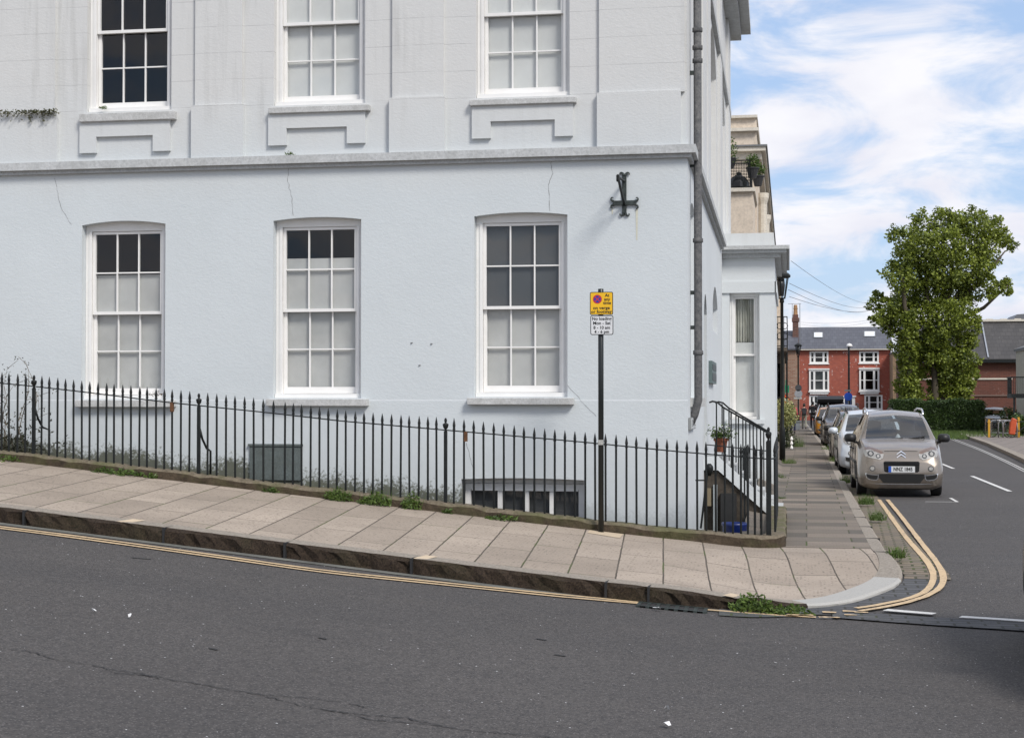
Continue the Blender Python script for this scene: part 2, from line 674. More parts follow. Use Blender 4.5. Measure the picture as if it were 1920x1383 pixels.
def slab_mat(name, ang, bw, rh, c1, c2, mortar, ms=0.008, off=0.5, contrast=0.2, dirt=0.3, shift=(0, 0), swap=True, moss=0.0):
    m, n, l, b = nodes_of(name)
    P = n.new('ShaderNodeNewGeometry').outputs['Position']
    mp = n.new('ShaderNodeMapping')
    mp.inputs['Rotation'].default_value = (0, 0, ang)
    mp.inputs['Location'].default_value = (shift[0], shift[1], 0)
    l.new(P, mp.inputs['Vector'])
    s = n.new('ShaderNodeSeparateXYZ')
    l.new(mp.outputs[0], s.inputs[0])
    cmb = n.new('ShaderNodeCombineXYZ')
    if swap:
        l.new(s.outputs[1], cmb.inputs[0])
        l.new(s.outputs[0], cmb.inputs[1])
    else:
        l.new(s.outputs[0], cmb.inputs[0])
        l.new(s.outputs[1], cmb.inputs[1])
    # joints wander a little
    wob = n.new('ShaderNodeTexNoise')
    wob.inputs['Scale'].default_value = 5
    l.new(P, wob.inputs['Vector'])
    vm = n.new('ShaderNodeVectorMath')
    vm.operation = 'MULTIPLY_ADD'
    l.new(wob.outputs['Color'], vm.inputs[0])
    vm.inputs[1].default_value = (0.012, 0.012, 0)
    l.new(cmb.outputs[0], vm.inputs[2])
    br = n.new('ShaderNodeTexBrick')
    br.offset = off
    l.new(vm.outputs[0], br.inputs['Vector'])
    br.inputs['Color1'].default_value = C4(c1)
    br.inputs['Color2'].default_value = C4(c2)
    br.inputs['Mortar'].default_value = C4(mortar)
    br.inputs['Scale'].default_value = 1
    br.inputs['Brick Width'].default_value = bw
    br.inputs['Row Height'].default_value = rh
    br.inputs['Mortar Size'].default_value = ms
    br.inputs['Mortar Smooth'].default_value = 0.3
    sx = n.new('ShaderNodeSeparateXYZ')
    l.new(vm.outputs[0], sx.inputs[0])
    row = mth(n, l, 'FLOOR', mth(n, l, 'DIVIDE', sx.outputs[1], rh))
    par = mth(n, l, 'MULTIPLY', mth(n, l, 'SUBTRACT', 1.0, mth(n, l, 'ABSOLUTE', mth(n, l, 'MODULO', row, 2.0))), off)
    colid = mth(n, l, 'FLOOR', mth(n, l, 'ADD', mth(n, l, 'DIVIDE', sx.outputs[0], bw), par))
    cid = n.new('ShaderNodeCombineXYZ')
    l.new(row, cid.inputs[0])
    l.new(colid, cid.inputs[1])
    wnz = n.new('ShaderNodeTexWhiteNoise')
    l.new(cid.outputs[0], wnz.inputs['Vector'])
    c = mixc(n, l, wnz.outputs['Value'], c1, c2)
    c = mixc(n, l, br.outputs['Fac'], c, mortar)
    c = mixc(n, l, ramp(n, l, noise(n, l, P, 1.1, 5), 0.35, 0.7, 0, dirt), c, tuple(v * 0.6 for v in c1))
    c = mixc(n, l, ramp(n, l, noise(n, l, P, 70, 4, 0.75), 0.35, 0.7, 0, contrast), c, tuple(v * 0.4 for v in c1))
    v = n.new('ShaderNodeTexVoronoi')
    v.inputs['Scale'].default_value = 42
    l.new(scaled(n, l, P, (0.6, 1.3, 1)), v.inputs['Vector'])
    sc = n.new('ShaderNodeSeparateColor')
    l.new(v.outputs['Color'], sc.inputs[0])
    f = mth(n, l, 'MULTIPLY', mth(n, l, 'GREATER_THAN', sc.outputs[0], 0.8), mth(n, l, 'LESS_THAN', v.outputs['Distance'], 0.36))
    c = mixc(n, l, mth(n, l, 'MULTIPLY', f, contrast * 2.2), c, tuple(v_ * 0.33 for v_ in c1))
    sp_ = ramp(n, l, noise(n, l, P, 2.3, 6, 0.7), 0.66, 0.72, 0, 0.3)
    c = mixc(n, l, sp_, c, tuple(v_ * 0.45 for v_ in c1))
    if moss:
        mm = mth(n, l, 'MULTIPLY', br.outputs['Fac'], ramp(n, l, noise(n, l, P, 1.3, 3), 0.52, 0.62, 0, moss))
        c = mixc(n, l, mm, c, (0.07, 0.10, 0.02))
    l.new(c, b.inputs['Base Color'])
    b.inputs['Roughness'].default_value = 0.85
    b.inputs['Specular IOR Level'].default_value = 0.3
    hh = mth(n, l, 'ADD', mth(n, l, 'MULTIPLY', noise(n, l, P, 45, 4, 0.7), 0.35), mth(n, l, 'MULTIPLY', br.outputs['Fac'], -1.0))
    bump(n, l, b, hh, 0.4, 0.012)
    return m


def rough_stone(name, base, dark, scale=9, bs=0.8, amt=0.7, green=0.0):
    m, n, l, b = nodes_of(name)
    P = n.new('ShaderNodeNewGeometry').outputs['Position']
    f = ramp(n, l, noise(n, l, P, scale, 8, 0.7), 0.35, 0.68)
    c = mixc(n, l, mth(n, l, 'MULTIPLY', f, amt), base, dark)
    f2 = ramp(n, l, noise(n, l, P, scale * 7, 4, 0.7), 0.4, 0.7, 0, 0.5)
    c = mixc(n, l, f2, c, tuple(v * 0.45 for v in base))
    if green:
        c = mixc(n, l, ramp(n, l, noise(n, l, P, 1.7, 5, 0.65), 0.47, 0.62, 0, green), c, (0.085, 0.10, 0.03))
    l.new(c, b.inputs['Base Color'])
    b.inputs['Roughness'].default_value = 0.9
    b.inputs['Specular IOR Level'].default_value = 0.25
    bump(n, l, b, noise(n, l, P, scale * 3, 6, 0.7), bs, 0.02)
    return m


def paint_worn(name, col, wear=0.35, thr=0.55):
    """road paint, worn through in flecks to the asphalt below"""
    m, n, l, b = nodes_of(name)
    P = n.new('ShaderNodeNewGeometry').outputs['Position']
    f = ramp(n, l, noise(n, l, P, 28, 6, 0.75), thr, thr + 0.12)
    g = ramp(n, l, noise(n, l, P, 2.0, 3), 0.4, 0.65)
    c = mixc(n, l, mth(n, l, 'MULTIPLY', mth(n, l, 'MULTIPLY', f, g), wear * 2), col, (0.09, 0.085, 0.08))
    c = mixc(n, l, ramp(n, l, noise(n, l, P, 5, 4), 0.35, 0.7, 0, 0.25), c, tuple(v * 0.65 for v in col))
    l.new(c, b.inputs['Base Color'])
    b.inputs['Roughness'].default_value = 0.7
    return m


def slate_mat(name, c1, c2, fx='xz', bw=0.3, bh=0.2, stain=0.0):
    m = brick_mat(name, c1, c2, tuple(v * 0.4 for v in c1), 1.0, fx, stain, (0.16, 0.155, 0.15), bw, bh, 0.012)
    m.node_tree.nodes['Principled BSDF'].inputs['Roughness'].default_value = 0.6
    return m


def window_paint():
    m, n, l, b = nodes_of('white_joinery')
    P = n.new('ShaderNodeNewGeometry').outputs['Position']
    f = ramp(n, l, noise(n, l, P, 2.2, 6, 0.7), 0.3, 0.75)
    c = mixc(n, l, f, (0.83, 0.82, 0.80), (0.73, 0.72, 0.70))
    fl = ramp(n, l, noise(n, l, scaled(n, l, P, (9, 9, 30)), 1.0, 4, 0.7), 0.70, 0.74, 0, 0.55)
    c = mixc(n, l, fl, c, (0.28, 0.26, 0.23))
    l.new(c, b.inputs['Base Color'])
    b.inputs['Roughness'].default_value = 0.5
    return m


MAT = {}
MAT['stucco'] = stucco_mat()
MAT['stucco_plain'] = stucco_mat('stucco_side', (0.625, 0.655, 0.67), False)
MAT['stucco_sill'] = rough_stone('painted_stone_sill', (0.60, 0.605, 0.60), (0.30, 0.30, 0.28), 7, 0.25, 0.55)
MAT['band'] = rough_stone('painted_stone_band', (0.56, 0.575, 0.58), (0.30, 0.305, 0.29), 4, 0.25, 0.45)
MAT['crack'] = simple('crack_grey', (0.20, 0.20, 0.20), 0.9)  # even dark grey for wall cracks and plug holes
MAT['white'] = window_paint()
MAT['glass'] = glass('window_glass', (0.95, 0.96, 0.96))
MAT['glass_dark'] = glass('tinted_glass', (0.35, 0.38, 0.38))
MAT['blind'] = simple('frosted_blind', (0.44, 0.44, 0.425), 0.7, var=0.15, vs=1.6, coord='pos')
MAT['blind_pale'] = simple('pale_blind', (0.60, 0.605, 0.59), 0.7, var=0.08, vs=1.6, coord='pos')
MAT['blind_grey'] = simple('grey_blind', (0.062, 0.065, 0.068), 0.7, var=0.1, vs=2)
MAT['room'] = simple('dark_room', (0.02, 0.02, 0.02), 0.9)
MAT['iron'] = simple('black_iron', (0.009, 0.011, 0.011), 0.5, 0.0, 0.5, 8, 0.3, 60, spec=0.3)
MAT['iron_rust'] = simple('weathered_iron', (0.035, 0.045, 0.042), 0.55, 0.2, 0.6, 14, 0.4, 50)
MAT['plinth'] = rough_stone('railing_plinth_lit_top', (0.24, 0.20, 0.145), (0.075, 0.06, 0.042), 14, 0.9, 0.8, 0.55)  # lit top edge put into the colour, paler than the brown front
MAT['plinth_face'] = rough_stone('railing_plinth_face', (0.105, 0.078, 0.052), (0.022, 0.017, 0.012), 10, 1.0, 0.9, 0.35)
MAT['pipe'] = rough_stone('weathered_pipe', (0.085, 0.088, 0.095), (0.30, 0.29, 0.28), 16, 0.5, 0.55)
MAT['asphalt'] = asphalt_mat()
MAT['slab'] = slab_mat('pavement_slabs', R(-4.5), 1.22, 0.46, (0.365, 0.305, 0.248), (0.50, 0.42, 0.345), (0.05, 0.042, 0.033), 0.010, 0.45, 0.5, 0.42, moss=0.7)
MAT['york'] = slab_mat('flagstones', R(0.6), 0.95, 0.62, (0.27, 0.225, 0.185), (0.085, 0.083, 0.072), (0.04, 0.037, 0.03), 0.012, 0.42, 0.3, 0.5, swap=False, moss=0.8)
MAT['paving_far'] = slab_mat('block_paving', R(12), 0.6, 0.6, (0.27, 0.235, 0.21), (0.22, 0.19, 0.17), (0.07, 0.06, 0.05), 0.012, 0.5, 0.25, 0.4)
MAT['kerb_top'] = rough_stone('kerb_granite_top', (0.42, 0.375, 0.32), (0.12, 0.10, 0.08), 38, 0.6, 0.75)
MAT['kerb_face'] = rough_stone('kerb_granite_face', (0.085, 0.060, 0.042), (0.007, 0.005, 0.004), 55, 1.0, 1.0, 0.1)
MAT['kerb_pale'] = rough_stone('pale_granite', (0.46, 0.45, 0.425), (0.33, 0.32, 0.30), 40, 0.25, 0.5)
MAT['ramp_patch'] = simple('concrete_patch', (0.52, 0.42, 0.30), 0.9, coord='pos')
MAT['sett_dark'] = slab_mat('blue_setts', R(0), 0.26, 0.14, (0.080, 0.081, 0.088), (0.115, 0.116, 0.122), (0.045, 0.045, 0.038), 0.014, 0.5, 0.2, 0.3, swap=False, moss=0.5)
MAT['sett_pale'] = slab_mat('sandstone_setts', R(2), 0.24, 0.15, (0.25, 0.20, 0.15), (0.17, 0.145, 0.12), (0.05, 0.055, 0.03), 0.018, 0.5, 0.3, 0.4, swap=False, moss=0.9)
MAT['yellow'] = paint_worn('yellow_line_paint', (0.60, 0.44, 0.26), 0.42, 0.50)
MAT['roadwhite'] = paint_worn('white_line_paint', (0.66, 0.655, 0.63), 0.35, 0.52)
MAT['tar'] = simple('tar_seam', (0.016, 0.016, 0.017), 0.7, coord='pos')
MAT['fleck'] = simple('paper_litter', (0.7, 0.7, 0.7), 0.7)
MAT['earth'] = rough_stone('bare_earth', (0.10, 0.085, 0.06), (0.05, 0.06, 0.025), 3, 0.7, 0.8)
MAT['weed'] = leafmat('weed_leaf', (0.035, 0.075, 0.012), (0.12, 0.18, 0.035))
MAT['dry'] = leafmat('dry_stem', (0.07, 0.045, 0.025), (0.14, 0.10, 0.05), 0.1)

# ------------------------------------------------------------------ the setting: ground, roads, pavements, kerbs, markings
mb = MB()
mb.quad((-1500, -600, -3.2), (1500, -600, -3.2), (1500, 2400, -3.2), (-1500, 2400, -3.2))
struct(mb.build('ground', MAT['earth']))


def frange(a, b, s):
    n = max(1, int(round((b - a) / s)))
    return [a + (b - a) * i / n for i in range(n + 1)]


mb = MB()
xs = frange(-26, -3, 1.0)[:-1] + frange(-3, 4, 0.25)[:-1] + frange(4, 30, 1.5)
ys = frange(-6, 12, 1.5)[:-1] + frange(12, 22, 0.25)[:-1] + frange(22, 60, 2)[:-1] + frange(60, 240, 15)
mb.grid(xs, ys, lambda x, y: (x, y, road_z(x, y)), keep=lambda x, y: y < 15.6 or x > 0.3)
struct(mb.build('road', MAT['asphalt'], smooth_=True))

# kerb line: straight along the main street, then round the corner, then up the side street
kpts = [(-26.0, YK)]
xk = -26.0
corner_px = [(1385, 1130.5), (1450, 1133.5), (1515, 1133), (1560, 1129), (1600, 1122), (1645, 1108), (1678, 1094), (1691, 1081), (1688, 1066)]
cor = [ground(a, b, lambda x, y: road_z(x, y) + 0.04) for a, b in corner_px]
KX = ground(1662, 1034, lambda x, y: road_z(x, y) + 0.08).x
kerb2d = [(-26.0, YK), (-7.87, YK), (-1.0, YK), (cor[0].x, YK + 0.02)] + [(p.x, p.y) for p in cor[1:]] + [(KX + 0.02, 18.6), (KX, 20.0), (KX + 0.05, 30), (KX + 0.3, 60), (KX + 0.3, 130)]


def resample(pts, step):
    pts = [Vector((p[0], p[1], 0)) for p in pts]
    o = []
    for i in range(len(pts) - 1):
        p0 = pts[max(i - 1, 0)]
        p1, p2 = pts[i], pts[i + 1]
        p3 = pts[min(i + 2, len(pts) - 1)]
        n = max(1, int((p2 - p1).length / step))
        for k in range(n):
            t = k / n
            if (p2 - p1).length > 2.5 or i < 3:
                o.append(p1.lerp(p2, t))
            else:
                o.append(0.5 * ((2 * p1) + (p2 - p0) * t + (2 * p0 - 5 * p1 + 4 * p2 - p3) * t * t + (3 * p1 - p0 - 3 * p2 + p3) * t ** 3))
    o.append(pts[-1])
    return o


KL = resample(kerb2d, 0.085)


def offset_line(L, d):
    o = []
    for i, p in enumerate(L):
        a = (L[min(i + 1, len(L) - 1)] - L[max(i - 1, 0)])
        a.normalize()
        o.append(p + Vector((-a.y, a.x, 0)) * d)
    return o


KIN = [p.lerp(q, 1.0) for p, q in zip(KL, offset_line(KL, 0.30))]
for i_, p_ in enumerate(KL):
    if p_.y > 16.6:
        KIN[i_] = p_.lerp(KIN[i_], 1 - 0.45 * smooth(16.6, 18.6, p_.y))
# stone boundaries of the big granite kerb, read off the photo
joint_x = [at_Y(px, 1000, YK).x for px in (-260, 46, 308, 535, 772, 1136, 1216, 1392)]
mb = MB()
rk = random.Random(5)
n = len(KL)
prof = []
for i in range(n):
    p, q = KL[i], KIN[i]
    zt = pav_z(q.x, q.y) + 0.006
    zb = road_z(p.x, p.y) - 0.06
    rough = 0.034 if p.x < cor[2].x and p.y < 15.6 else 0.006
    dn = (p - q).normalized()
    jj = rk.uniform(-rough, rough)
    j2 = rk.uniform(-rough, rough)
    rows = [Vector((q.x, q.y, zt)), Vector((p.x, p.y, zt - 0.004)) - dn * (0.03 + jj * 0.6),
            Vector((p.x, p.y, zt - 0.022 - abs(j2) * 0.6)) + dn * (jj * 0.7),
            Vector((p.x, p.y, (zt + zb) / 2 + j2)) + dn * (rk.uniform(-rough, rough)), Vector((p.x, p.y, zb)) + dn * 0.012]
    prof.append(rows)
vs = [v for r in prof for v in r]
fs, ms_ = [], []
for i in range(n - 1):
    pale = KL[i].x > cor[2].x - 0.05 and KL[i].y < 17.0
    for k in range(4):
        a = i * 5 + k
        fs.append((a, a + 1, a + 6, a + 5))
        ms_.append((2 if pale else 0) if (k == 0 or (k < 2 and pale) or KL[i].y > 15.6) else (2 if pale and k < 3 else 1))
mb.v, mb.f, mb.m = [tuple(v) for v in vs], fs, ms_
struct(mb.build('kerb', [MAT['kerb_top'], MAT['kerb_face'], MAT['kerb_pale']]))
mb = MB()
for jx in joint_x:
    z0, z1 = road_z(jx, YK), pav_z(jx, YK + 0.1)
    mb.box((jx - 0.011, YK - 0.03, z0), (jx + 0.011, YK + 0.28, z1 + 0.009))
for t in (18.6, 20.4, 22.3, 24.1, 26):
    mb.box((KX - 0.16, t - 0.01, -1.9), (KX + 0.012, t + 0.01, pav_z(KX - 0.1, t) + 0.009))
struct(mb.build('kerb_joints', MAT['tar']))

# footways: one sheet inside the kerb line up to the railing plinth, one of old flagstones up the side street
YSPLIT = 19.25
mb = MB()
for i in range(n - 1):
    p, q = KIN[i], KIN[i + 1]
    if p.y > YSPLIT + 0.01:
        break
    if p.x < -1.3:
        back0, back1 = Vector((p.x, YFENCE + 0.25, 0)), Vector((q.x, YFENCE + 0.25, 0))
    else:
        c0 = Vector((-0.9, YFENCE + 0.35, 0))
        back0 = back1 = c0
        if p.x < -0.6:
            back0 = Vector((min(p.x, -0.9), YFENCE + 0.35, 0))
            back1 = Vector((min(q.x, -0.9), YFENCE + 0.35, 0))
    K = 10
    for k in range(K):
        t0, t1 = k / K, (k + 1) / K
        cs_ = [p.lerp(back0, t0), q.lerp(back1, t0), q.lerp(back1, t1), p.lerp(back0, t1)]
        mb.quad(*[(c.x, c.y, pav_z(c.x, c.y)) for c in cs_])
struct(mb.build('pavement', MAT['slab'], smooth_=True))
mb = MB()
ys = frange(18.98, 30, 0.5)[:-1] + frange(30, 130, 4)
for y0, y1 in zip(ys, ys[1:]):
    def kx(y):
        return lerp_table([(18, KX - 0.14), (20, KX - 0.16), (30, KX - 0.11), (60, KX + 0.14), (130, KX + 0.14)], y)
    for k in range(4):
        a0, a1 = k / 4, (k + 1) / 4
        xa = -0.62
        pts = [(xa + (kx(y0) - xa) * a0, y0), (xa + (kx(y0) - xa) * a1, y0), (xa + (kx(y1) - xa) * a1, y1), (xa + (kx(y1) - xa) * a0, y1)]
        mb.quad(*[(a, b, pav_z(a, b) + 0.004) for a, b in pts])
struct(mb.build('side_pavement', MAT['york'], smooth_=True))
# slab joints that stand out in the photo at the corner, concrete patches on the kerb stones
mb = MB()
for (px0, px1, py, w) in ((222, 262, 979, 0.09), (780, 814, 1047, 0.10), (1366, 1394, 1100, 0.10)):
    a, b = ground(px0, py, pav_z), ground(px1, py, pav_z)
    y0 = YK + 0.03
    for q in range(1):
        X0, X1 = a.x, b.x
        mb.add([(X0 - 0.02, y0, pav_z(X0, y0) + 0.012), (X1 - 0.06, y0, pav_z(X1, y0) + 0.012), (X1 + 0.02, y0 + 0.27, pav_z(X1, y0 + 0.27) + 0.012), (X0 + 0.05, y0 + 0.25, pav_z(X0, y0 + 0.25) + 0.012)], [(0, 1, 2, 3)])
a = ground(1099, 1000, pav_z)
b = ground(1170, 1000, pav_z)
mb.add([(a.x, 18.45, pav_z(a.x, 18.45) + 0.005), (b.x, 18.3, pav_z(b.x, 18.3) + 0.005), (b.x, 18.72, pav_z(b.x, 18.72) + 0.005), (a.x, 18.74, pav_z(a.x, 18.74) + 0.005)], [(0, 1, 2, 3)])
struct(mb.build('pavement_patches', MAT['ramp_patch']))


def gribbon(mbx, px, w, lift, fn=road_z, step=0.25, wj=0.0, smoothit=True):
    P = [ground(a, b, fn) for a, b in px]
    L = []
    for i in range(len(P) - 1):
        p0, p1, p2, p3 = P[max(i - 1, 0)], P[i], P[i + 1], P[min(i + 2, len(P) - 1)]
        k = max(1, int((p2 - p1).length / step))
        for j in range(k):
            t = j / k
            if smoothit:
                L.append(0.5 * ((2 * p1) + (p2 - p0) * t + (2 * p0 - 5 * p1 + 4 * p2 - p3) * t * t + (3 * p1 - p0 - 3 * p2 + p3) * t ** 3))
            else:
                L.append(p1.lerp(p2, t))
    L.append(P[-1])
    ws = [w * (1 + rk.uniform(-wj, wj)) for _ in L]
    mbx.ribbon(L, w, fn, lift, ws=ws)


# gutter strips and setts
mb = MB()
GL = offset_line(KL, -0.02)
GO = offset_line(KL, -0.17)
for i in range(n - 1):
    if KL[i].y < 16.6 and KL[i].x < cor[0].x + 0.2:
        a, b, c, d = GL[i], GL[i + 1], GO[i + 1], GO[i]
        mb.quad(*[(v.x, v.y, road_z(v.x, v.y) + 0.006) for v in (a, b, c, d)])
struct(mb.build('gutter', simple('gutter_concrete', (0.13, 0.13, 0.115), 0.9, var=0.3, vs=3, coord='pos')))
mb = MB()
GO2 = offset_line(KL, -0.44)
for i in range(n - 1):
    if cor[0].x - 0.2 < KL[i].x and KL[i].y < 17.3:
        a, b, c, d = GL[i], GL[i + 1], GO2[i + 1], GO2[i]
        for k in range(3):
            t0, t1 = k / 3, (k + 1) / 3
            mb.quad(*[(v.x, v.y, road_z(v.x, v.y) + 0.010) for v in (a.lerp(d, t0), b.lerp(c, t0), b.lerp(c, t1), a.lerp(d, t1))])
# the strip that carries on across the mouth of the side street
p0, p1 = ground(1560, 1152), ground(1935, 1178)
for k in range(24):
    t0, t1 = k / 24, (k + 1) / 24
    a, b = p0.lerp(p1, t0), p0.lerp(p1, t1)
    for q in range(2):
        mb.quad(*[(v[0], v[1], road_z(v[0], v[1]) + 0.014) for v in ((a.x, a.y - 0.26 + q * 0.26), (b.x, b.y - 0.26 + q * 0.26), (b.x, b.y + q * 0.26), (a.x, a.y + q * 0.26))])
struct(mb.build('sett_gutter', MAT['sett_dark']))
mb = MB()
GO3 = offset_line(KL, -0.5)
for i in range(n - 1):
    if KL[i].y >= 17.2 and KL[i].y < 40:
        a, b, c, d = GL[i], GL[i + 1], GO3[i + 1], GO3[i]
        mb.quad(*[(v.x, v.y, road_z(v.x, v.y) + 0.012) for v in (a, b, c, d)])
struct(mb.build('stone_gutter', MAT['sett_pale']))

# painted lines
mb = MB()
main_u = [(-200, 963), (0, 988), (100, 1000.5), (200, 1013.5), (400, 1041), (600, 1069), (800, 1090), (1050, 1115.5), (1130, 1123), (1200, 1130.5)]
main_l = [(-200, 966.5), (0, 991.5), (100, 1004), (200, 1017.5), (400, 1045), (600, 1073), (800, 1094), (1050, 1119.5), (1130, 1126.5), (1200, 1132.5), (1300, 1142), (1390, 1149), (1470, 1155), (1530, 1158)]
gribbon(mb, main_u, 0.07, 0.010, wj=0.12)
gribbon(mb, main_l, 0.07, 0.010, wj=0.12)
inner = [(1648, 938), (1691, 999), (1722, 1036), (1744, 1064), (1750, 1080), (1747, 1097), (1731, 1114), (1690, 1128), (1640, 1138), (1605, 1143)]
outer = [(1664, 938), (1690, 970), (1728, 1020), (1753, 1052), (1767, 1076), (1768, 1094), (1757, 1109), (1735, 1121), (1700, 1132), (1645, 1143), (1612, 1148)]
gribbon(mb, inner, 0.07, 0.020, wj=0.1)
gribbon(mb, outer, 0.07, 0.020, wj=0.1)
# broken pieces of line left on the setts
for (x, y, L) in ((1555, 1151, 26), (1592, 1149, 24), (1595, 1156, 24), (1555, 1160.5, 40), (1500, 1156, 50), (1615, 1151, 26)):
    gribbon(mb, [(x - L / 2, y - 0.4), (x, y), (x + L / 2, y + 0.6)], 0.055, 0.022, wj=0.7, step=0.03)
struct(mb.build('yellow_lines', MAT['yellow']))
mb = MB()
for (a, b, w) in (((1660, 1147), (1752, 1154.5), 0.12), ((1801, 1160), (1940, 1169), 0.12)):
    gribbon(mb, [a, b], w, 0.024, wj=0.06, smoothit=False)
for Y0, Y1 in ((33.4, 40.2), (44.6, 50.6), (25.3, 30.6), (56, 62), (68, 74)):
    mb.ribbon([(4.42, Y0 + (Y1 - Y0) * k / 6, 0) for k in range(7)], 0.10, road_z, 0.010)
# edge line on the far side, bay markings by the near car
gribbon(mb, [(1778, 819), (1830, 839), (1880, 861), (1925, 883)], 0.04, 0.012)
gribbon(mb, [(1775, 820.5), (1830, 841.5), (1880, 864), (1925, 887)], 0.035, 0.012)
for a, b, w in (((1735, 941), (1795, 941.5), 0.06), ((1782, 934), (1795, 941.5), 0.06)):
    gribbon(mb, [a, b], w, 0.010, smoothit=False)
struct(mb.build('white_lines', MAT['roadwhite']))

# cracks in the road
mb = MB()


def wander(pts, amp, n_=9):
    o = []
    for (x0, y0), (x1, y1) in zip(pts, pts[1:]):
        for k in range(n_):
            t = k / n_
            o.append((x0 + (x1 - x0) * t + rk.uniform(-amp, amp) * 2, y0 + (y1 - y0) * t + rk.uniform(-amp, amp)))
    o.append(pts[-1])
    return o


for pts, w in (([(-10, 1214), (60, 1222), (95, 1234), (190, 1250), (215, 1261), (290, 1268), (390, 1286), (490, 1303), (560, 1322), (640, 1336), (700, 1350), (790, 1357), (900, 1372), (960, 1376), (1090, 1388)], 0.008),
               ([(205, 1255), (260, 1263), (300, 1272)], 0.010), ([(620, 1332), (680, 1340), (760, 1346), (830, 1361)], 0.010),
               ([(655, 1318), (690, 1328)], 0.008), ([(480, 1302), (540, 1305), (640, 1316)], 0.006)):
    gribbon(mb, wander(pts, 1.1), w, 0.006, step=0.5, wj=0.75, smoothit=False)
for (x, y, L) in ((265, 1047, 38), (605, 1197, 16), (400, 1217, 16), (1015, 1199, 20), (1050, 1229, 22)):
    gribbon(mb, [(x - L / 2, y - 1.5), (x + L / 2, y + 1.5)], 0.03, 0.006)
struct(mb.build('road_cracks', MAT['tar']))

# drain grate
p = ground(1262, 1138)
g = thing('drain_grate', 'rusty iron drain grate set in the gutter under the kerb', 'drain', (p.x, p.y, p.z))
x0, x1 = ground(1200, 1132).x, ground(1325, 1140).x
mb = MB()
zf = lambda x, y: road_z(x, y) + 0.016
y0, y1 = YK - 0.33, YK - 0.03
for (ya, yb) in ((y0, y0 + 0.05), (y1 - 0.05, y1)):
    mb.add([(x0, ya, zf(x0, ya)), (x1, ya, zf(x1, ya)), (x1, yb, zf(x1, yb)), (x0, yb, zf(x0, yb))], [(0, 1, 2, 3)])
K = 7
for k in range(K + 1):
    xa = x0 + (x1 - x0) * k / K
    mb.bar((xa, y0, zf(xa, y0) - 0.008), (xa, y1, zf(xa, y1) - 0.008), 0.035, 0.02)
mb.build('frame', MAT['iron_rust'], g)
mb = MB()
mb.add([(x0, y0, zf(x0, y0) - 0.004), (x1, y0, zf(x1, y0) - 0.004), (x1, y1, zf(x1, y1) - 0.004), (x0, y1, zf(x0, y1) - 0.004)], [(0, 1, 2, 3)])
mb.build('pit', MAT['room'], g)

# litter: a few single scraps, each a thing
for (px, py, s, txt) in ((1248, 1364, 0.035, 'largest scrap of white paper lying low on the road'), (1250, 1333, 0.025, 'crumpled white scrap on the road just above the largest one'),
                         (1452, 1249, 0.03, 'white scrap of paper alone on the road below the drain'), (243, 1160, 0.016, 'small white scrap on the left of the road, beside a second one'),
                         (177, 1150, 0.022, 'thin white scrap farthest left on the road'), (1232, 1145, 0.05, 'pale blue scrap caught in the drain grate')):
    c = ground(px, py)
    mb = MB()
    pts = []
    for k in range(7):
        a = 2 * math.pi * k / 7
        r = s * rk.uniform(0.5, 1.0)
        pts.append((c.x + r * math.cos(a), c.y + 0.7 * r * math.sin(a), c.z + 0.012 + rk.uniform(0, 0.03)))
    mb.add(pts + [(c.x, c.y, c.z + 0.035)], [(k, (k + 1) % 7, 7) for k in range(7)])
    o = mb.build('litter_scrap', MAT['fleck'], loc=c)
    tag(o, txt, 'litter', 'scraps of litter on the road')

# far footway on the right of the side street, grass and garden behind it
mb = MB()
rk_px = [(1755, 803), (1795, 815), (1850, 835), (1900, 858), (1940, 878), (1990, 905)]
RK = [ground(a, b, road_z) for a, b in rk_px]
for a, b in zip(RK, RK[1:]):
    h = 0.12
    za, zb = road_z(a.x, a.y), road_z(b.x, b.y)
    mb.quad((a.x, a.y, za), (b.x, b.y, zb), (b.x, b.y, zb + h), (a.x, a.y, za + h))
    mb.quad((a.x, a.y, za + h), (b.x, b.y, zb + h), (b.x + 0.28, b.y, zb + h), (a.x + 0.28, a.y, za + h))
struct(mb.build('far_kerb', MAT['kerb_top']))
mb = MB()
for a, b in zip(RK, RK[1:]):
    za, zb = road_z(a.x, a.y) + 0.118, road_z(b.x, b.y) + 0.118
    mb.quad((a.x + 0.28, a.y, za), (b.x + 0.28, b.y, zb), (b.x + 6.2, b.y + 4, zb), (a.x + 3.4, a.y + 3, za))
struct(mb.build('far_pavement', MAT['paving_far']))
mb = MB()
mb.quad((RK[0].x - 1.5, RK[0].y - 8, -2.03), (60, 45, -1.98), (60, 170, -2.05), (RK[0].x - 1.5, 170, -2.08))
struct(mb.build('garden_ground', rough_stone('lawn_soil', (0.06, 0.075, 0.025), (0.05, 0.045, 0.03), 2.0, 0.7, 0.7)))


# ------------------------------------------------------------------ the white corner house
def FR(u, z, d):
    return (u, YF + d, z)


def zf_(px, py):
    return at_Y(px, py, YF).z


def xf_(px, py=600):
    return at_Y(px, py, YF).x


XC = xf_(1289, 400)                            # house corner
sdir = ray(1455, 748)
sdir.z = 0
sdir.normalize()
CORN = Vector((XC, YF, 0))
nin = Vector((-sdir.y, sdir.x, 0))


def SD(u, z, d):
    p = CORN + sdir * u + nin * d
    return (p.x, p.y, z)


def side_hit(px, py):
    """distance along the side wall and height where a photo ray meets it"""
    r = ray(px, py)
    nrm = nin
    t = CORN.dot(nrm) / r.dot(nrm)
    p = r * t
    return (p - CORN).dot(sdir), p.z


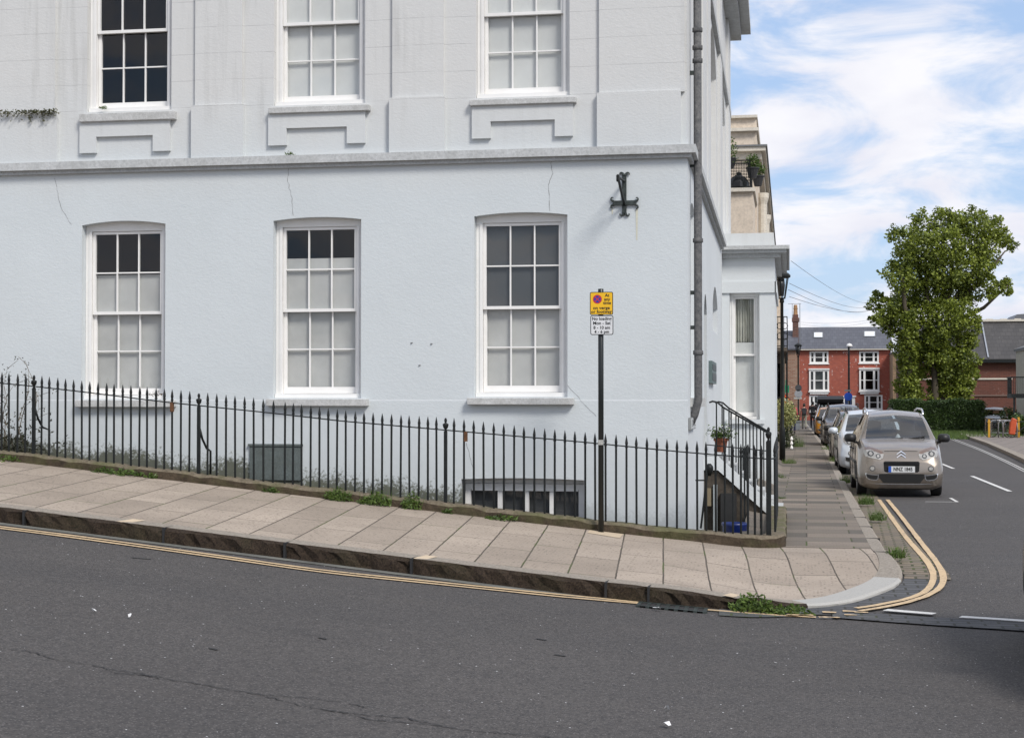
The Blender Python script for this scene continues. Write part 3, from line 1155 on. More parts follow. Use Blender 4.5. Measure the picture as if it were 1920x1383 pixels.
UE = side_hit(1366, 300)[0]                    # far end of the side wall
ZTOP = 8.9
house = thing('corner_house', 'large pale blue-white rendered corner house with sash windows behind iron railings', 'house', (XC, YF, -1.8))
print('corner', XC, 'side end', UE, 'KX', KX, 'cor', [tuple(round(v, 2) for v in c) for c in cor])


def arch_pts(u0, u1, zs, rise, n=10):
    """from (u0,zs) over the crown to (u1,zs)"""
    if rise <= 0:
        return [(u0, zs), (u1, zs)]
    c = (u1 - u0) / 2
    rad = (c * c + rise * rise) / (2 * rise)
    um = (u0 + u1) / 2
    a = math.asin(min(1, c / rad))
    if rise > c * 0.98:
        a = math.pi / 2
        return [(um + c * math.sin(-a + 2 * a * k / n), zs + rise * math.cos(-a + 2 * a * k / n)) for k in range(n + 1)]
    return [(um + rad * math.sin(-a + 2 * a * k / n), zs + rise - rad + rad * math.cos(-a + 2 * a * k / n)) for k in range(n + 1)]


def wall_open(mb, u0, u1, z0, z1, ops, ref, r, d=0.0):
    """front skin with openings (u0,u1,z0,zspring,rise,reveal) and their reveals"""
    us = sorted({u0, u1} | {o[0] for o in ops} | {o[1] for o in ops})
    zs = sorted({z0, z1} | {o[2] for o in ops} | {o[3] + o[4] for o in ops})
    for ua, ub in zip(us, us[1:]):
        for za, zb in zip(zs, zs[1:]):
            um, zm = (ua + ub) / 2, (za + zb) / 2
            if any(o[0] < um < o[1] and o[2] < zm < o[3] + o[4] for o in ops):
                continue
            mb.quad(ref(ua, za, d), ref(ub, za, d), ref(ub, zb, d), ref(ua, zb, d))
    for o in ops:
        a0, a1, b0, bs, rise = o[:5]
        rv = o[5] if len(o) > 5 else r
        arc = arch_pts(a0, a1, bs, rise)
        if rise > 0:
            zt = bs + rise
            for (ua, za), (ub, zb) in zip(arc, arc[1:]):
                mb.quad(ref(ua, za, d), ref(ub, zb, d), ref(ub, zt, d), ref(ua, zt, d))
        loop = [(a0, b0), (a1, b0)] + [(p[0], p[1]) for p in reversed(arc)]
        for i in range(len(loop)):
            p, q = loop[i], loop[(i + 1) % len(loop)]
            mb.quad(ref(p[0], p[1], d), ref(q[0], q[1], d), ref(q[0], q[1], d + rv), ref(p[0], p[1], d + rv))


# ground-floor and first-floor windows: photo edges on the house front
GW = []
for L_, R_, cr_, sp_, bt in ((153, 309.5, 414, 421, 748), (512, 677, 407, 412.5, 746), (889, 1064, 398, 404, 744)):
    um = (L_ + R_) / 2
    GW.append([xf_(L_), xf_(R_), zf_(um, bt), zf_(um, sp_), zf_(um, cr_) - zf_(um, sp_)])
UW = []
for L_, R_, bt in ((163, 321.5, 208), (513, 684.5, 196), (892, 1068, 181.5)):
    um = (L_ + R_) / 2
    zb = zf_(um, bt)
    UW.append([xf_(L_, 150), xf_(R_, 150), zb, zb + 2.22, 0.0])
BW = [xf_(865, 900), xf_(1095, 900), -2.75, zf_(980, 899), 0.02]
mb = MB()
LEFT = -17.0
wall_open(mb, LEFT, XC, -3.6, ZTOP, [tuple(w) + (0.28,) for w in GW] + [tuple(w) + (0.28,) for w in UW] + [tuple(BW) + (0.3,)], FR, 0.28)
wall = mb.build('front_wall', MAT['stucco'], house, fix=False)
# side wall with its tall blind arches, a niche and a doorway
nic0, nic1 = side_hit(1336.5, 620)[0], side_hit(1345.5, 620)[0]
zn0, zn1 = side_hit(1345, 627)[1], side_hit(1341, 538)[1]
DOOR0 = 24.35 - YF
side_ops = [(nic0, nic1, zn0, zn1 - 0.35, 0.35, 0.22)]
for pa, pb in ((1331, 1343), (1351, 1359)):
    a, b = side_hit(pa, 200)[0], side_hit(pb, 200)[0]
    side_ops.append((a, b, 3.3, 6.0, 0.6, 0.16))
side_ops.append((0.7, 1.75, zf_(1280, 745), 2.5, 0.1, 0.12))
side_ops.append((DOOR0, DOOR0 + 1.0, -0.86, 1.35, 0.3, 0.25))
mb = MB()
wall_open(mb, 0, UE, -3.6, ZTOP, side_ops, SD, 0.2)
mb.quad(SD(UE, -3.6, 0), SD(UE, -3.6, 9), SD(UE, ZTOP, 9), SD(UE, ZTOP, 0))
mb.build('side_wall', MAT['stucco_plain'], house, fix=False)
mb = MB()
mb.quad((LEFT, YF, -3.6), (LEFT, YF + 12, -3.6), (LEFT, YF + 12, ZTOP), (LEFT, YF, ZTOP))
mb.quad((LEFT, YF + 12, -3.6), SD(UE, -3.6, 9), SD(UE, ZTOP, 9), (LEFT, YF + 12, ZTOP))
mb.build('back_wall', MAT['stucco_plain'], house)
mb = MB()
mb.prism([(LEFT, YF - 0.1), (XC + 0.1, YF - 0.1), (SD(UE, 0, -0.1)[0], SD(UE, 0, 0)[1]), (LEFT, YF + 17)], ZTOP + 0.02, ZTOP + 0.25, lambda u, v, d: (u, v, d))
mb.build('roof', MAT['band'], house)
# backs of the side openings: blind panels
for i, o in enumerate(side_ops):
    arc = arch_pts(o[0] - 0.02, o[1] + 0.02, o[3], o[4] + 0.01)
    mb = MB()
    dd = o[5] - 0.012
    mb.prism([(o[0] - 0.02, o[2] - 0.02), (o[1] + 0.02, o[2] - 0.02)] + list(reversed(arc)), dd, dd + 0.03, SD)
    if i == 0:
        mb.build('niche_panel', simple('grey_niche', (0.36, 0.37, 0.38), 0.7), house)
    elif i == len(side_ops) - 1:
        mb.build('door', simple('dark_door_paint', (0.03, 0.05, 0.05), 0.35), house)
    else:
        mb.build('blind_panel', MAT['stucco_plain'], house)
# dark interior so that clear panes look into a room
mb = MB()
mb.quad((LEFT + 0.2, YF + 3.2, -3.5), (XC - 0.3, YF + 3.2, -3.5), (XC - 0.3, YF + 3.2, ZTOP), (LEFT + 0.2, YF + 3.2, ZTOP))
mb.quad((LEFT + 0.2, YF + 0.4, 3.0), (XC - 0.3, YF + 0.4, 3.0), (XC - 0.3, YF + 3.2, 3.0), (LEFT + 0.2, YF + 3.2, 3.0))
mb.build('interior', MAT['room'], house, fix=False)


def frame_rect(mb, u0, u1, z0, z1, w, d0, d1, ref, wb=None, wt=None):
    wb = w if wb is None else wb
    wt = w if wt is None else wt
    f = lambda u, z, d: ref(u, z, d)

    def bx(a0, a1, b0, b1):
        mb.prism([(a0, b0), (a1, b0), (a1, b1), (a0, b1)], d0, d1, f)
    bx(u0, u0 + w, z0, z1)
    bx(u1 - w, u1, z0, z1)
    bx(u0 + w, u1 - w, z0, z0 + wb)
    bx(u0 + w, u1 - w, z1 - wt, z1)


def sash_window(parent, ref, u0, u1, z0, zs, rise, dep=0.12, fw=0.085, rows=2, cols=3, blinds=(), name='window', mid=0.5, bar_w=0.018, box=True):
    arc = arch_pts(u0 + 0.003, u1 - 0.003, zs, rise)
    mb = MB()
    ft = zs - 0.075
    # outer box frame: two stiles with a stepped bead, a head board that follows the arch, a timber sill
    mb.prism([(u0 + 0.003, z0), (u0 + fw, z0), (u0 + fw, ft), (u0 + 0.003, ft)], dep, dep + 0.14, ref)
    mb.prism([(u1 - fw, z0), (u1 - 0.003, z0), (u1 - 0.003, ft), (u1 - fw, ft)], dep, dep + 0.14, ref)
    mb.prism([(u0 + 0.003, ft), (u1 - 0.003, ft)] + list(reversed(arc)), dep + 0.002, dep + 0.142, ref)
    mb.prism([(u0 + fw * 0.62, z0 + 0.06), (u0 + fw + 0.006, z0 + 0.06), (u0 + fw + 0.006, ft - 0.003), (u0 + fw * 0.62, ft - 0.003)], dep - 0.012, dep + 0.004, ref)
    mb.prism([(u1 - fw - 0.006, z0 + 0.06), (u1 - fw * 0.62, z0 + 0.06), (u1 - fw * 0.62, ft - 0.003), (u1 - fw - 0.006, ft - 0.003)], dep - 0.012, dep + 0.004, ref)
    mb.prism([(u0 + 0.005, z0 + 0.001), (u1 - 0.005, z0 + 0.001), (u1 - 0.005, z0 + 0.058), (u0 + 0.005, z0 + 0.058)], dep - 0.05, dep + 0.1, ref)
    fr = mb.build(name, MAT['white'], parent)
    WL[fr] = WL[parent]
    a0, a1, b0, b1 = u0 + fw + 0.004, u1 - fw - 0.004, z0 + 0.062, ft - 0.004
    zm = b0 + (b1 - b0) * mid
    for nm, c0, c1, d0, wb, wt in (('upper_sash', zm - 0.02, b1, dep + 0.022, 0.04, 0.035), ('lower_sash', b0, zm + 0.022, dep + 0.070, 0.085, 0.035)):
        mb = MB()
        frame_rect(mb, a0, a1, c0, c1, 0.042, d0, d0 + 0.042, ref, wb, wt)
        for k in range(1, cols):
            u = a0 + 0.042 + (a1 - a0 - 0.084) * k / cols
            mb.prism([(u - bar_w / 2, c0 + wb), (u + bar_w / 2, c0 + wb), (u + bar_w / 2, c1 - wt), (u - bar_w / 2, c1 - wt)], d0 + 0.004, d0 + 0.036, ref)
        for k in range(1, rows):
            z = c0 + wb + (c1 - c0 - wb - wt) * k / rows
            mb.prism([(a0 + 0.042, z - bar_w / 2), (a1 - 0.042, z - bar_w / 2), (a1 - 0.042, z + bar_w / 2), (a0 + 0.042, z + bar_w / 2)], d0 + 0.006, d0 + 0.034, ref)
        mb.build(nm, MAT['white'], fr)
        mb = MB()
        q = d0 + 0.021
        mb.quad(ref(a0 + 0.03, c0 + 0.03, q), ref(a1 - 0.03, c0 + 0.03, q), ref(a1 - 0.03, c1 - 0.02, q), ref(a0 + 0.03, c1 - 0.02, q))
        mb.build('pane', MAT['glass'], fr, fix=False)
    for f0, f1, mk in blinds:
        za, zb = b0 + (b1 - b0) * f0, b0 + (b1 - b0) * f1
        for c0, c1, q in ((max(za, zm - 0.015), zb, dep + 0.078), (za, min(zb, zm + 0.015), dep + 0.132)):
            if c1 - c0 < 0.03:
                continue
            mb = MB()
            mb.prism([(a0 + 0.002, max(c0, b0 + 0.01)), (a1 - 0.002, max(c0, b0 + 0.01)), (a1 - 0.002, min(c1, b1 - 0.005)), (a0 + 0.002, min(c1, b1 - 0.005))], q, q + 0.006, ref)
            mb.build('blind', MAT[mk], fr)
    return fr


gb = [[(-0.02, 0.735, 'blind')], [(-0.02, 0.815, 'blind')], [(-0.02, 0.495, 'blind'), (0.5, 1.02, 'blind_grey')]]
for w, bl in zip(GW, gb):
    sash_window(house, FR, *w, blinds=bl)
ub = [[], [(-0.02, 1.02, 'blind_pale')], [(-0.02, 1.02, 'blind_pale')]]
for w, bl in zip(UW, ub):
    sash_window(house, FR, w[0], w[1], w[2], w[3], 0.0, blinds=bl, dep=0.10)
# stone sills
for (x0, x1, yt, yb, pj) in ((140, 325, 748, 763, 0.10), (498, 688, 746, 761, 0.10), (875, 1075, 744, 758.5, 0.10), (148, 327, 209, 226, 0.09), (503, 692, 197, 210, 0.09), (880, 1080, 182.5, 195, 0.09)):
    xm = (x0 + x1) / 2
    Yp = YF - pj
    zt, zb = at_Y(xm, yt + 1, Yp).z, at_Y(xm, yb, Yp).z
    a, b = at_Y(x0, yb, Yp).x, at_Y(x1, yb, Yp).x
    mb = MB()
    mb.box((a, Yp, zb), (b, YF + 0.2, zt - 0.004))
    mb.build('sill', MAT['stucco_sill'], house, bevel=0.008)
# raised aprons below the first-floor sills
for (x0, x1, yt, yl, yc, c0, c1) in ((152, 321, 228, 286, 256, 183, 289), (505, 686, 212, 271.5, 240, 539, 652), (886, 1075, 197, 258.5, 227, 921, 1041)):
    xm = (x0 + x1) / 2
    Z = lambda py: zf_(xm, py)
    X = lambda px: xf_(px, 240)
    poly = [(X(x0), Z(yl)), (X(c0), Z(yl)), (X(c0), Z(yc)), (X(c1), Z(yc)), (X(c1), Z(yl)), (X(x1), Z(yl)), (X(x1), Z(yt)), (X(x0), Z(yt))]
    mb = MB()
    mb.prism(poly, -0.048, 0.02, FR)
    mb.build('apron', MAT['stucco'], house)
# pilasters with their pedestals
zstr = zf_(640, 300)
for (p0, p1, q0, q1, yped) in ((-400, 106, -400, 111, 215), (368, 456, 362, 459, 200), (737, 833, 732, 835.5, 185.5), (1124, 1280, 1120.5, 1277, 175.5)):
    pm = max(0, (q0 + q1) / 2)
    zp = zf_(pm if p0 > 0 else 60, yped)
    right = XC + 0.002 if p1 > 1200 else xf_(p1, 100)
    mb = MB()
    mb.prism([(xf_(p0, 100), zp), (right if p1 < 1200 else XC - 0.03, zp), (right if p1 < 1200 else XC - 0.03, ZTOP), (xf_(p0, 100), ZTOP)], -0.045, 0.01, FR)
    po = mb.build('pilaster', MAT['stucco'], house)
    WL[po] = WL[house]
    mb = MB()
    mb.prism([(xf_(q0, 230), zstr), (xf_(q1, 230), zstr), (xf_(q1, 230), zp + 0.012), (xf_(q0, 230), zp + 0.012)], -0.075, 0.012, FR)
    mb.build('pedestal', MAT['stucco'], po)
# string course round both faces: flat fascia, then a set-back moulding
zt_, zm_, zb_ = zf_(640, 291), zf_(640, 306), zf_(640, 313)
mb = MB()
for (pj, z0, z1) in ((0.11, zm_, zt_), (0.055, zb_, zm_)):
    c = SD(0, 0, -pj)
    c0 = (XC + pj, YF - pj)
    e = SD(12.3, 0, -pj)
    mb.prism([(LEFT, YF - pj), c0, (e[0], e[1]), SD(12.3, 0, 0.02)[:2], (XC - 0.02, YF + 0.02), (LEFT, YF + 0.02)], z0, z1, lambda u, v, d: (u, v, d))
mb.build('string_course', MAT['band'], house)
# upper band and eaves cornice
mb = MB()
for (pj, z0, z1, ue) in ((0.07, 6.62, 6.78, UE), (0.30, 8.55, 8.72, UE + 0.35), (0.52, 8.72, ZTOP, UE + 0.5)):
    e = SD(ue, 0, -pj)
    mb.prism([(LEFT, YF - pj), (XC + pj, YF - pj), (e[0], e[1]), SD(ue, 0, 0.3)[:2], (XC - 0.3, YF + 0.3), (LEFT, YF + 0.3)], z0, z1, lambda u, v, d: (u, v, d))
mb.build('cornice', MAT['band'], house)
# side-wall pilaster strips
for pa, pb in ((1311, 1318), (1321, 1326), (1345, 1349), (1361, 1365)):
    a, b = side_hit(pa, 200)[0], side_hit(pb, 200)[0]
    mb = MB()
    mb.prism([(a, zt_ + 0.01), (b, zt_ + 0.01), (b, 8.54), (a, 8.54)], -0.06, 0.01, SD)
    mb.build('pilaster_strip', MAT['stucco_plain'], house)
# little ledge on the side wall near the corner
a, zt0 = side_hit(1312, 748)
mb = MB()
mb.prism([(0.62, -0.10), (1.85, -0.10), (1.85, 0.015), (0.62, 0.015)], -0.14, 0.02, SD)
mb.build('sill', MAT['stucco_sill'], house)
# cracks in the render
mb = MB()


def wall_crack(pts, w):
    o = []
    for (x0, y0), (x1, y1) in zip(pts, pts[1:]):
        for k in range(5):
            t = k / 5
            o.append((x0 + (x1 - x0) * t + rk.uniform(-1.2, 1.2), y0 + (y1 - y0) * t))
    o.append(pts[-1])
    Q = [at_Y(a, b, YF) for a, b in o]
    for p, q in zip(Q, Q[1:]):
        d = (q - p).normalized()
        nn = Vector((d.z, 0, -d.x)) * (w * rk.uniform(0.4, 1.1) / 2)
        e = Vector((0, -0.0025, 0))
        mb.quad(p - nn + e, p + nn + e, q + nn + e, q - nn + e)


mb = None
def one_crack(pts, w):
    global mb
    mb = MB()
    wall_crack(pts, w)
    mb.build('crack', MAT['crack'], house, fix=False)


one_crack([(541, 316), (540, 340), (547, 372), (550, 404)], 0.006)
one_crack([(1033, 302), (1036, 325), (1028, 347), (1031, 396)], 0.006)
one_crack([(103, 334), (108, 362), (117, 395), (134, 421)], 0.005)
one_crack([(1064, 722), (1085, 745), (1100, 762), (1118, 780)], 0.005)
one_crack([(875, 830), (880, 850), (888, 880)], 0.006)
for (px, py) in ((772, 642), (809, 644), (787, 684)):
    c = at_Y(px, py, YF - 0.004)
    mb = MB()
    mb.lathe([(0.016, -0.004), (0.012, 0.004)], c, 8)
    mb.build('plug_hole', MAT['crack'], house)
# grey hatch panel low on the wall, seen through the railings
mb = MB()
a, b = at_Y(468, 836, YF - 0.03), at_Y(564, 900, YF - 0.03)
mb.box((a.x, YF - 0.03, b.z), (b.x, YF + 0.01, a.z))
mb.box((a.x - 0.02, YF - 0.045, a.z + 0.002), (b.x + 0.02, YF + 0.01, a.z + 0.03))
mb.build('hatch', rough_stone('grey_slate_panel', (0.14, 0.165, 0.165), (0.09, 0.10, 0.09), 6, 0.2, 0.7), house)
# basement window: wide casement with three mullions
mb = MB()
u0, u1 = BW[0], BW[1]
z0, z1 = -2.6, BW[3]
frame_rect(mb, u0 + 0.02, u1 - 0.02, z0, z1 - 0.06, 0.07, 0.16, 0.24, FR)
mb.prism([(u0 + 0.1, z1 - 0.15), (u1 - 0.1, z1 - 0.15), (u1 - 0.1, z1 - 0.13), (u0 + 0.1, z1 - 0.13)], 0.15, 0.2, FR)
mb.prism([(u0 + 0.003, z1 - 0.055), (u1 - 0.003, z1 - 0.055), (u1 - 0.003, z1 + 0.012), (u0 + 0.003, z1 + 0.012)], 0.2, 0.29, FR)
for px in (933, 983, 1031):
    u = xf_(px, 930)
    mb.prism([(u - 0.03, z0 + 0.07), (u + 0.03, z0 + 0.07), (u + 0.03, z1 - 0.152), (u - 0.03, z1 - 0.152)], 0.17, 0.23, FR)
bwin = mb.build('basement_window', MAT['white'], house)
WL[bwin] = WL[house]
mb = MB()
mb.quad(FR(u0 + 0.05, z0, 0.2), FR(u1 - 0.05, z0, 0.2), FR(u1 - 0.05, z1 - 0.1, 0.2), FR(u0 + 0.05, z1 - 0.1, 0.2))
mb.build('pane', MAT['glass'], bwin, fix=False)
mb = MB()
mb.prism([(u0 + 0.05, z0), (u1 - 0.05, z0), (u1 - 0.05, z1 - 0.1), (u0 + 0.05, z1 - 0.1)], 0.27, 0.28, FR)
mb.build('blind', MAT['blind_grey'], bwin)
# drainpipe down the side wall by the corner
mb = MB()
up = 0.62
c = SD(up, 0, -0.10)
zb0 = -0.02
mb.tube([(c[0], c[1], ZTOP - 0.4), (c[0], c[1], zb0), (c[0] - 0.05, c[1] + 0.02, zb0 - 0.18), (c[0] - 0.13, c[1] + 0.06, zb0 - 0.34)], 0.052, 14)
for z in (4.55, 4.38, 4.78, 2.05, 0.6):
    mb.lathe([(0.056, -0.03), (0.066, -0.025), (0.066, 0.025), (0.056, 0.03)], (c[0], c[1], z), 14)
pipe = mb.build('drainpipe', MAT['pipe'], house, smooth_=True)
WL[pipe] = WL[house]
for z in (3.0, 1.35, 0.9, 4.2):
    mb = MB()
    mb.box((c[0] - 0.12, c[1] - 0.02, z), (c[0] + 0.0, c[1] + 0.02, z + 0.05))
    mb.build('bracket', MAT['iron_rust'], pipe)
# entry panel on the side wall
ua, za = side_hit(1328.5, 676)
ubb, zb = side_hit(1337, 722)
mb = MB()
mb.prism([(ua, zb + 0.02), (ubb, zb + 0.02), (ubb, za), (ua, za)], -0.06, 0.0, SD)
ep = mb.build('name_board', simple('grey_board', (0.10, 0.14, 0.14), 0.5), house)
WL[ep] = WL[house]
mb = MB()
h_ = za - zb - 0.02
for f0, f1 in ((0.60, 0.86), (0.12, 0.46)):
    mb.prism([(ua + 0.12, zb + 0.02 + h_ * f0), (ubb - 0.12, zb + 0.02 + h_ * f0), (ubb - 0.12, zb + 0.02 + h_ * f1), (ua + 0.12, zb + 0.02 + h_ * f1)], -0.066, -0.058, SD)
mb.build('panel', simple('dark_notice', (0.02, 0.03, 0.035), 0.4), ep)

# projecting bay at the far end of the side wall
YB = SD(side_hit(1354, 520)[0], 0, 0)[1]
bx = lambda px, py=600: at_Y(px, py, YB).x
bz = lambda py, px=1400: at_Y(px, py, YB).z


def BY(u, z, d):
    return (u, YB + d, z)


BX0, BX1 = bx(1350) - 0.3, bx(1453)
w0, w1 = bx(1368), bx(1424)
wz0, wz1 = bz(786), bz(549)
mb = MB()
wall_open(mb, BX0, BX1, -3.4, bz(462), [(w0, w1, wz0, wz1, 0.0, 0.22)], BY, 0.22)
mb.quad((BX1, YB, -3.4), (BX1, YB + 5, -3.4), (BX1, YB + 5, bz(462)), (BX1, YB, bz(462)))
mb.box((BX0, YB + 0.02, bz(462)), (BX1 - 0.02, YB + 5, bz(437)))
bay = mb.build('bay', MAT['stucco_plain'], house, fix=False)
WL[bay] = WL[house]
mb = MB()
mb.prism([(BX0, bz(549)), (BX1 + 0.02, bz(549)), (BX1 + 0.02, bz(528)), (BX0, bz(528))], -0.04, 0.01, BY)
mb.prism([(BX1 - 0.002, bz(549)), (BX1 + 0.04, bz(549)), (BX1 + 0.04, bz(528)), (BX1 - 0.002, bz(528))], -0.04, 5, BY)
mb.build('lintel_band', MAT['stucco_plain'], bay)
mb = MB()
e = at_Y(1482, 466, YB - 0.25).x
for pj, za, zb in ((0.30, bz(470), bz(463)), (0.24, bz(476), bz(470)), (0.12, bz(484), bz(476))):
    mb.box((BX0, YB - pj, za), (BX1 + pj, YB + 5.2, zb))
mb.build('cornice', MAT['band'], bay)
mb = MB()
mb.box((bx(1362), YB - 0.09, bz(794)), (bx(1433), YB + 0.1, bz(786)))
mb.build('sill', MAT['stucco_plain'], bay)
fr = sash_window(house, BY, w0, w1, wz0, wz1, 0.0, dep=0.12, rows=1, cols=1, blinds=((-0.02, 0.62, 'blind_pale'),), mid=0.515, fw=0.07, name='bay_window')
# net curtain with folds in the upper half
mb = MB()
K = 60
cu_ = [w0 + 0.08 + (w1 - w0 - 0.16) * k / K for k in range(K + 1)]
cz0, cz1 = wz0 + (wz1 - wz0) * 0.615, wz1 - 0.05
pts = [(u, 0.285 + 0.018 * math.sin(k * 0.9) + 0.012 * math.sin(k * 2.3 + 1)) for k, u in enumerate(cu_)]
for (ua, da), (ub_, db) in zip(pts, pts[1:]):
    mb.quad(BY(ua, cz0, da), BY(ub_, cz0, db), BY(ub_, cz1, db), BY(ua, cz1, da))
mb.build('net_curtain', simple('net_curtain_cloth', (0.50, 0.50, 0.44), 0.9), fr, smooth_=True, fix=False)
mb = MB()
mb.box((BX0, YB + 0.6, -3), (BX1 - 0.1, YB + 0.62, bz(470)))
mb.build('interior', MAT['room'], bay)

# areaway: rough ground behind the railings, sunk towards the corner
mb = MB()
area_tbl = [(-17, F_(-17) - 0.06), (-5.2, F_(-5.2) - 0.10), (-4.5, F_(-4.5) - 0.25), (-4.2, -2.9), (0, -3.1)]
xs = frange(-17, -5.2, 0.6)[:-1] + [-5.2, -4.5, -4.2, -3, -2, -1, -0.2]
for a, b in zip(xs, xs[1:]):
    za = (F_(a) - 0.08) if a < -4.6 else lerp_table(area_tbl, a)
    zb = (F_(b) - 0.08) if b < -4.6 else lerp_table(area_tbl, b)
    mb.quad((a, YFENCE + 0.05, za), (b, YFENCE + 0.05, zb), (b, YF + 0.02, zb), (a, YF + 0.02, za))
mb.quad((XC - 0.1, YF, -3.1), (-0.2, YF, -3.1), (-0.2, 33, -3.1), (XC - 0.1, 33, -3.1))
struct(mb.build('areaway_floor', MAT['earth']))

# ------------------------------------------------------------------ iron railings along the front
RX1 = at_Y(1443, 930, YFENCE).x                # corner of the railing
fence = thing('iron_railing', 'long black spear-topped iron railing on a mossy stone plinth before the white house', 'railing', (RX1, YFENCE, pav_z(RX1, YFENCE)))


def base_z(x):
    return F_(x) + 0.115 if x < -1 else F_(-1) + 0.115 + (F_(x) - F_(-1)) * 0.8


# stone plinth, slightly uneven, rounded at the corner
mb = MB()
xs = frange(-17, RX1 - 0.2, 0.16)
path = [Vector((x, YFENCE, 0)) for x in xs]
for k in range(1, 7):
    a = math.pi / 2 * k / 6
    path.append(Vector((RX1 - 0.2 + 0.26 * math.sin(a), YFENCE + 0.26 - 0.26 * math.cos(a), 0)))
for y in frange(YFENCE + 0.4, 24.2, 0.2):
    path.append(Vector((RX1 + 0.06, y, 0)))
rows = []
for i, p in enumerate(path):
    d = (path[min(i + 1, len(path) - 1)] - path[max(i - 1, 0)]).normalized()
    nn = Vector((d.y, -d.x, 0))
    zt = base_z(p.x) + rk.uniform(-0.008, 0.008)
    zb = pav_z(p.x, p.y) - 0.08
    r1, r2 = rk.uniform(-0.014, 0.014), rk.uniform(-0.012, 0.012)
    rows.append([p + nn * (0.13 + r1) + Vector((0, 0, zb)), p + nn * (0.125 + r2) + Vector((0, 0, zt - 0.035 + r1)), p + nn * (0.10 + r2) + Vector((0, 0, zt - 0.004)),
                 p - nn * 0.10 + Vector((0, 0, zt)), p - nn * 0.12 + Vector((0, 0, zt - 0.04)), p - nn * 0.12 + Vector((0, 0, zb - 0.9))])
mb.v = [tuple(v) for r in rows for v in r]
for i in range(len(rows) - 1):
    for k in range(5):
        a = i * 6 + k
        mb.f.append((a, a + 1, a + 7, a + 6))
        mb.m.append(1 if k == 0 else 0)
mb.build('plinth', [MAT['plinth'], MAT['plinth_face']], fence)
# bars read along the photo, then thinned evenly
bar_px = [v / 3 for v in (8, 50, 97, 141, 233, 275, 322, 368, 413, 460, 503, 550, 597, 641, 690, 737, 783, 827, 877, 924, 968, 1017, 1065, 1168, 1219, 1271, 1323, 1375, 1428, 1482, 1535, 1602, 1648, 1697, 1747, 1797, 1847, 1895)]
bar_px += [640 + v / 3 for v in (25, 77, 128, 178, 229, 281, 333, 383, 435, 487, 536, 633, 690, 746, 801, 858, 915, 971, 1028, 1086, 1143, 1200, 1257, 1314, 1372, 1428, 1486, 1545, 1603, 1660, 1717, 1774, 1831, 1887)]
bar_px += [1287.4, 1307, 1324, 1342, 1359, 1374, 1389, 1402, 1415, 1427]
bar_px = [-36, -21, -7] + bar_px
newel_px = (63, 372.5, 835.5, 1441)
top_tbl = [(-60, 690), (0, 697), (77, 704), (160, 714), (310, 728), (470, 744), (640, 768), (760, 778), (850, 783), (1000, 801), (1117, 811), (1280, 825), (1370, 830), (1443, 836)]
rail_tbl = [(-60, 712), (0, 718), (63, 724), (160, 735), (323, 755), (372, 760), (500, 773), (640, 789), (836, 806), (870, 809), (1000, 820), (1100, 829), (1280, 847), (1375, 855), (1447, 861)]
mb = MB()
h = 1.0
prof = [(0.0135, 0.0), (0.0135, 0.86), (0.018, 0.862), (0.018, 0.875), (0.014, 0.88), (0.0185, 0.915), (0.013, 0.95), (0.002, 1.0)]
mb.lathe(prof, fence.location, 7)
proto = None
for px in bar_px:
    x = at_Y(px, 850, YFENCE).x
    zt = at_Y(px, lerp_table(top_tbl, px), YFENCE).z
    zb = base_z(x) - 0.02
    if proto is None:
        o = proto = mb.build('bar', MAT['iron'], fence, loc=fence.location, smooth_=False)
    else:
        o = proto.copy()
        COL.objects.link(o)
        o.parent = fence
    o.location = Vector((x, YFENCE, zb)) - fence.location
    o.scale = (1, 1, (zt - zb) / 1.0)
    o.rotation_euler = (rk.uniform(-0.004, 0.004), rk.uniform(-0.006, 0.006), rk.uniform(0, 3))
# the few bars of the return up the side street
for y in (19.35, 19.75, 20.15, 20.55, 20.95, 21.35, 21.75, 22.15, 22.55, 22.95):
    o = proto.copy()
    COL.objects.link(o)
    o.parent = fence
    o.location = Vector((RX1 + 0.06, y, base_z(RX1) - 0.02)) - fence.location
    o.scale = (1, 1, 1.09)
mb = MB()
pts = [at_Y(px, lerp_table(rail_tbl, px), YFENCE) for px in frange(-300, 1440, 30)]
for p, q in zip(pts, pts[1:]):
    mb.bar(p, q, 0.030, 0.014)
e = pts[-1]
mb.bar(e, (RX1 + 0.06, 19.15, e.z), 0.03, 0.014)
mb.bar((RX1 + 0.06, 19.15, e.z), (RX1 + 0.06, 24.1, e.z), 0.03, 0.014)
mb.build('rail', MAT['iron'], fence)
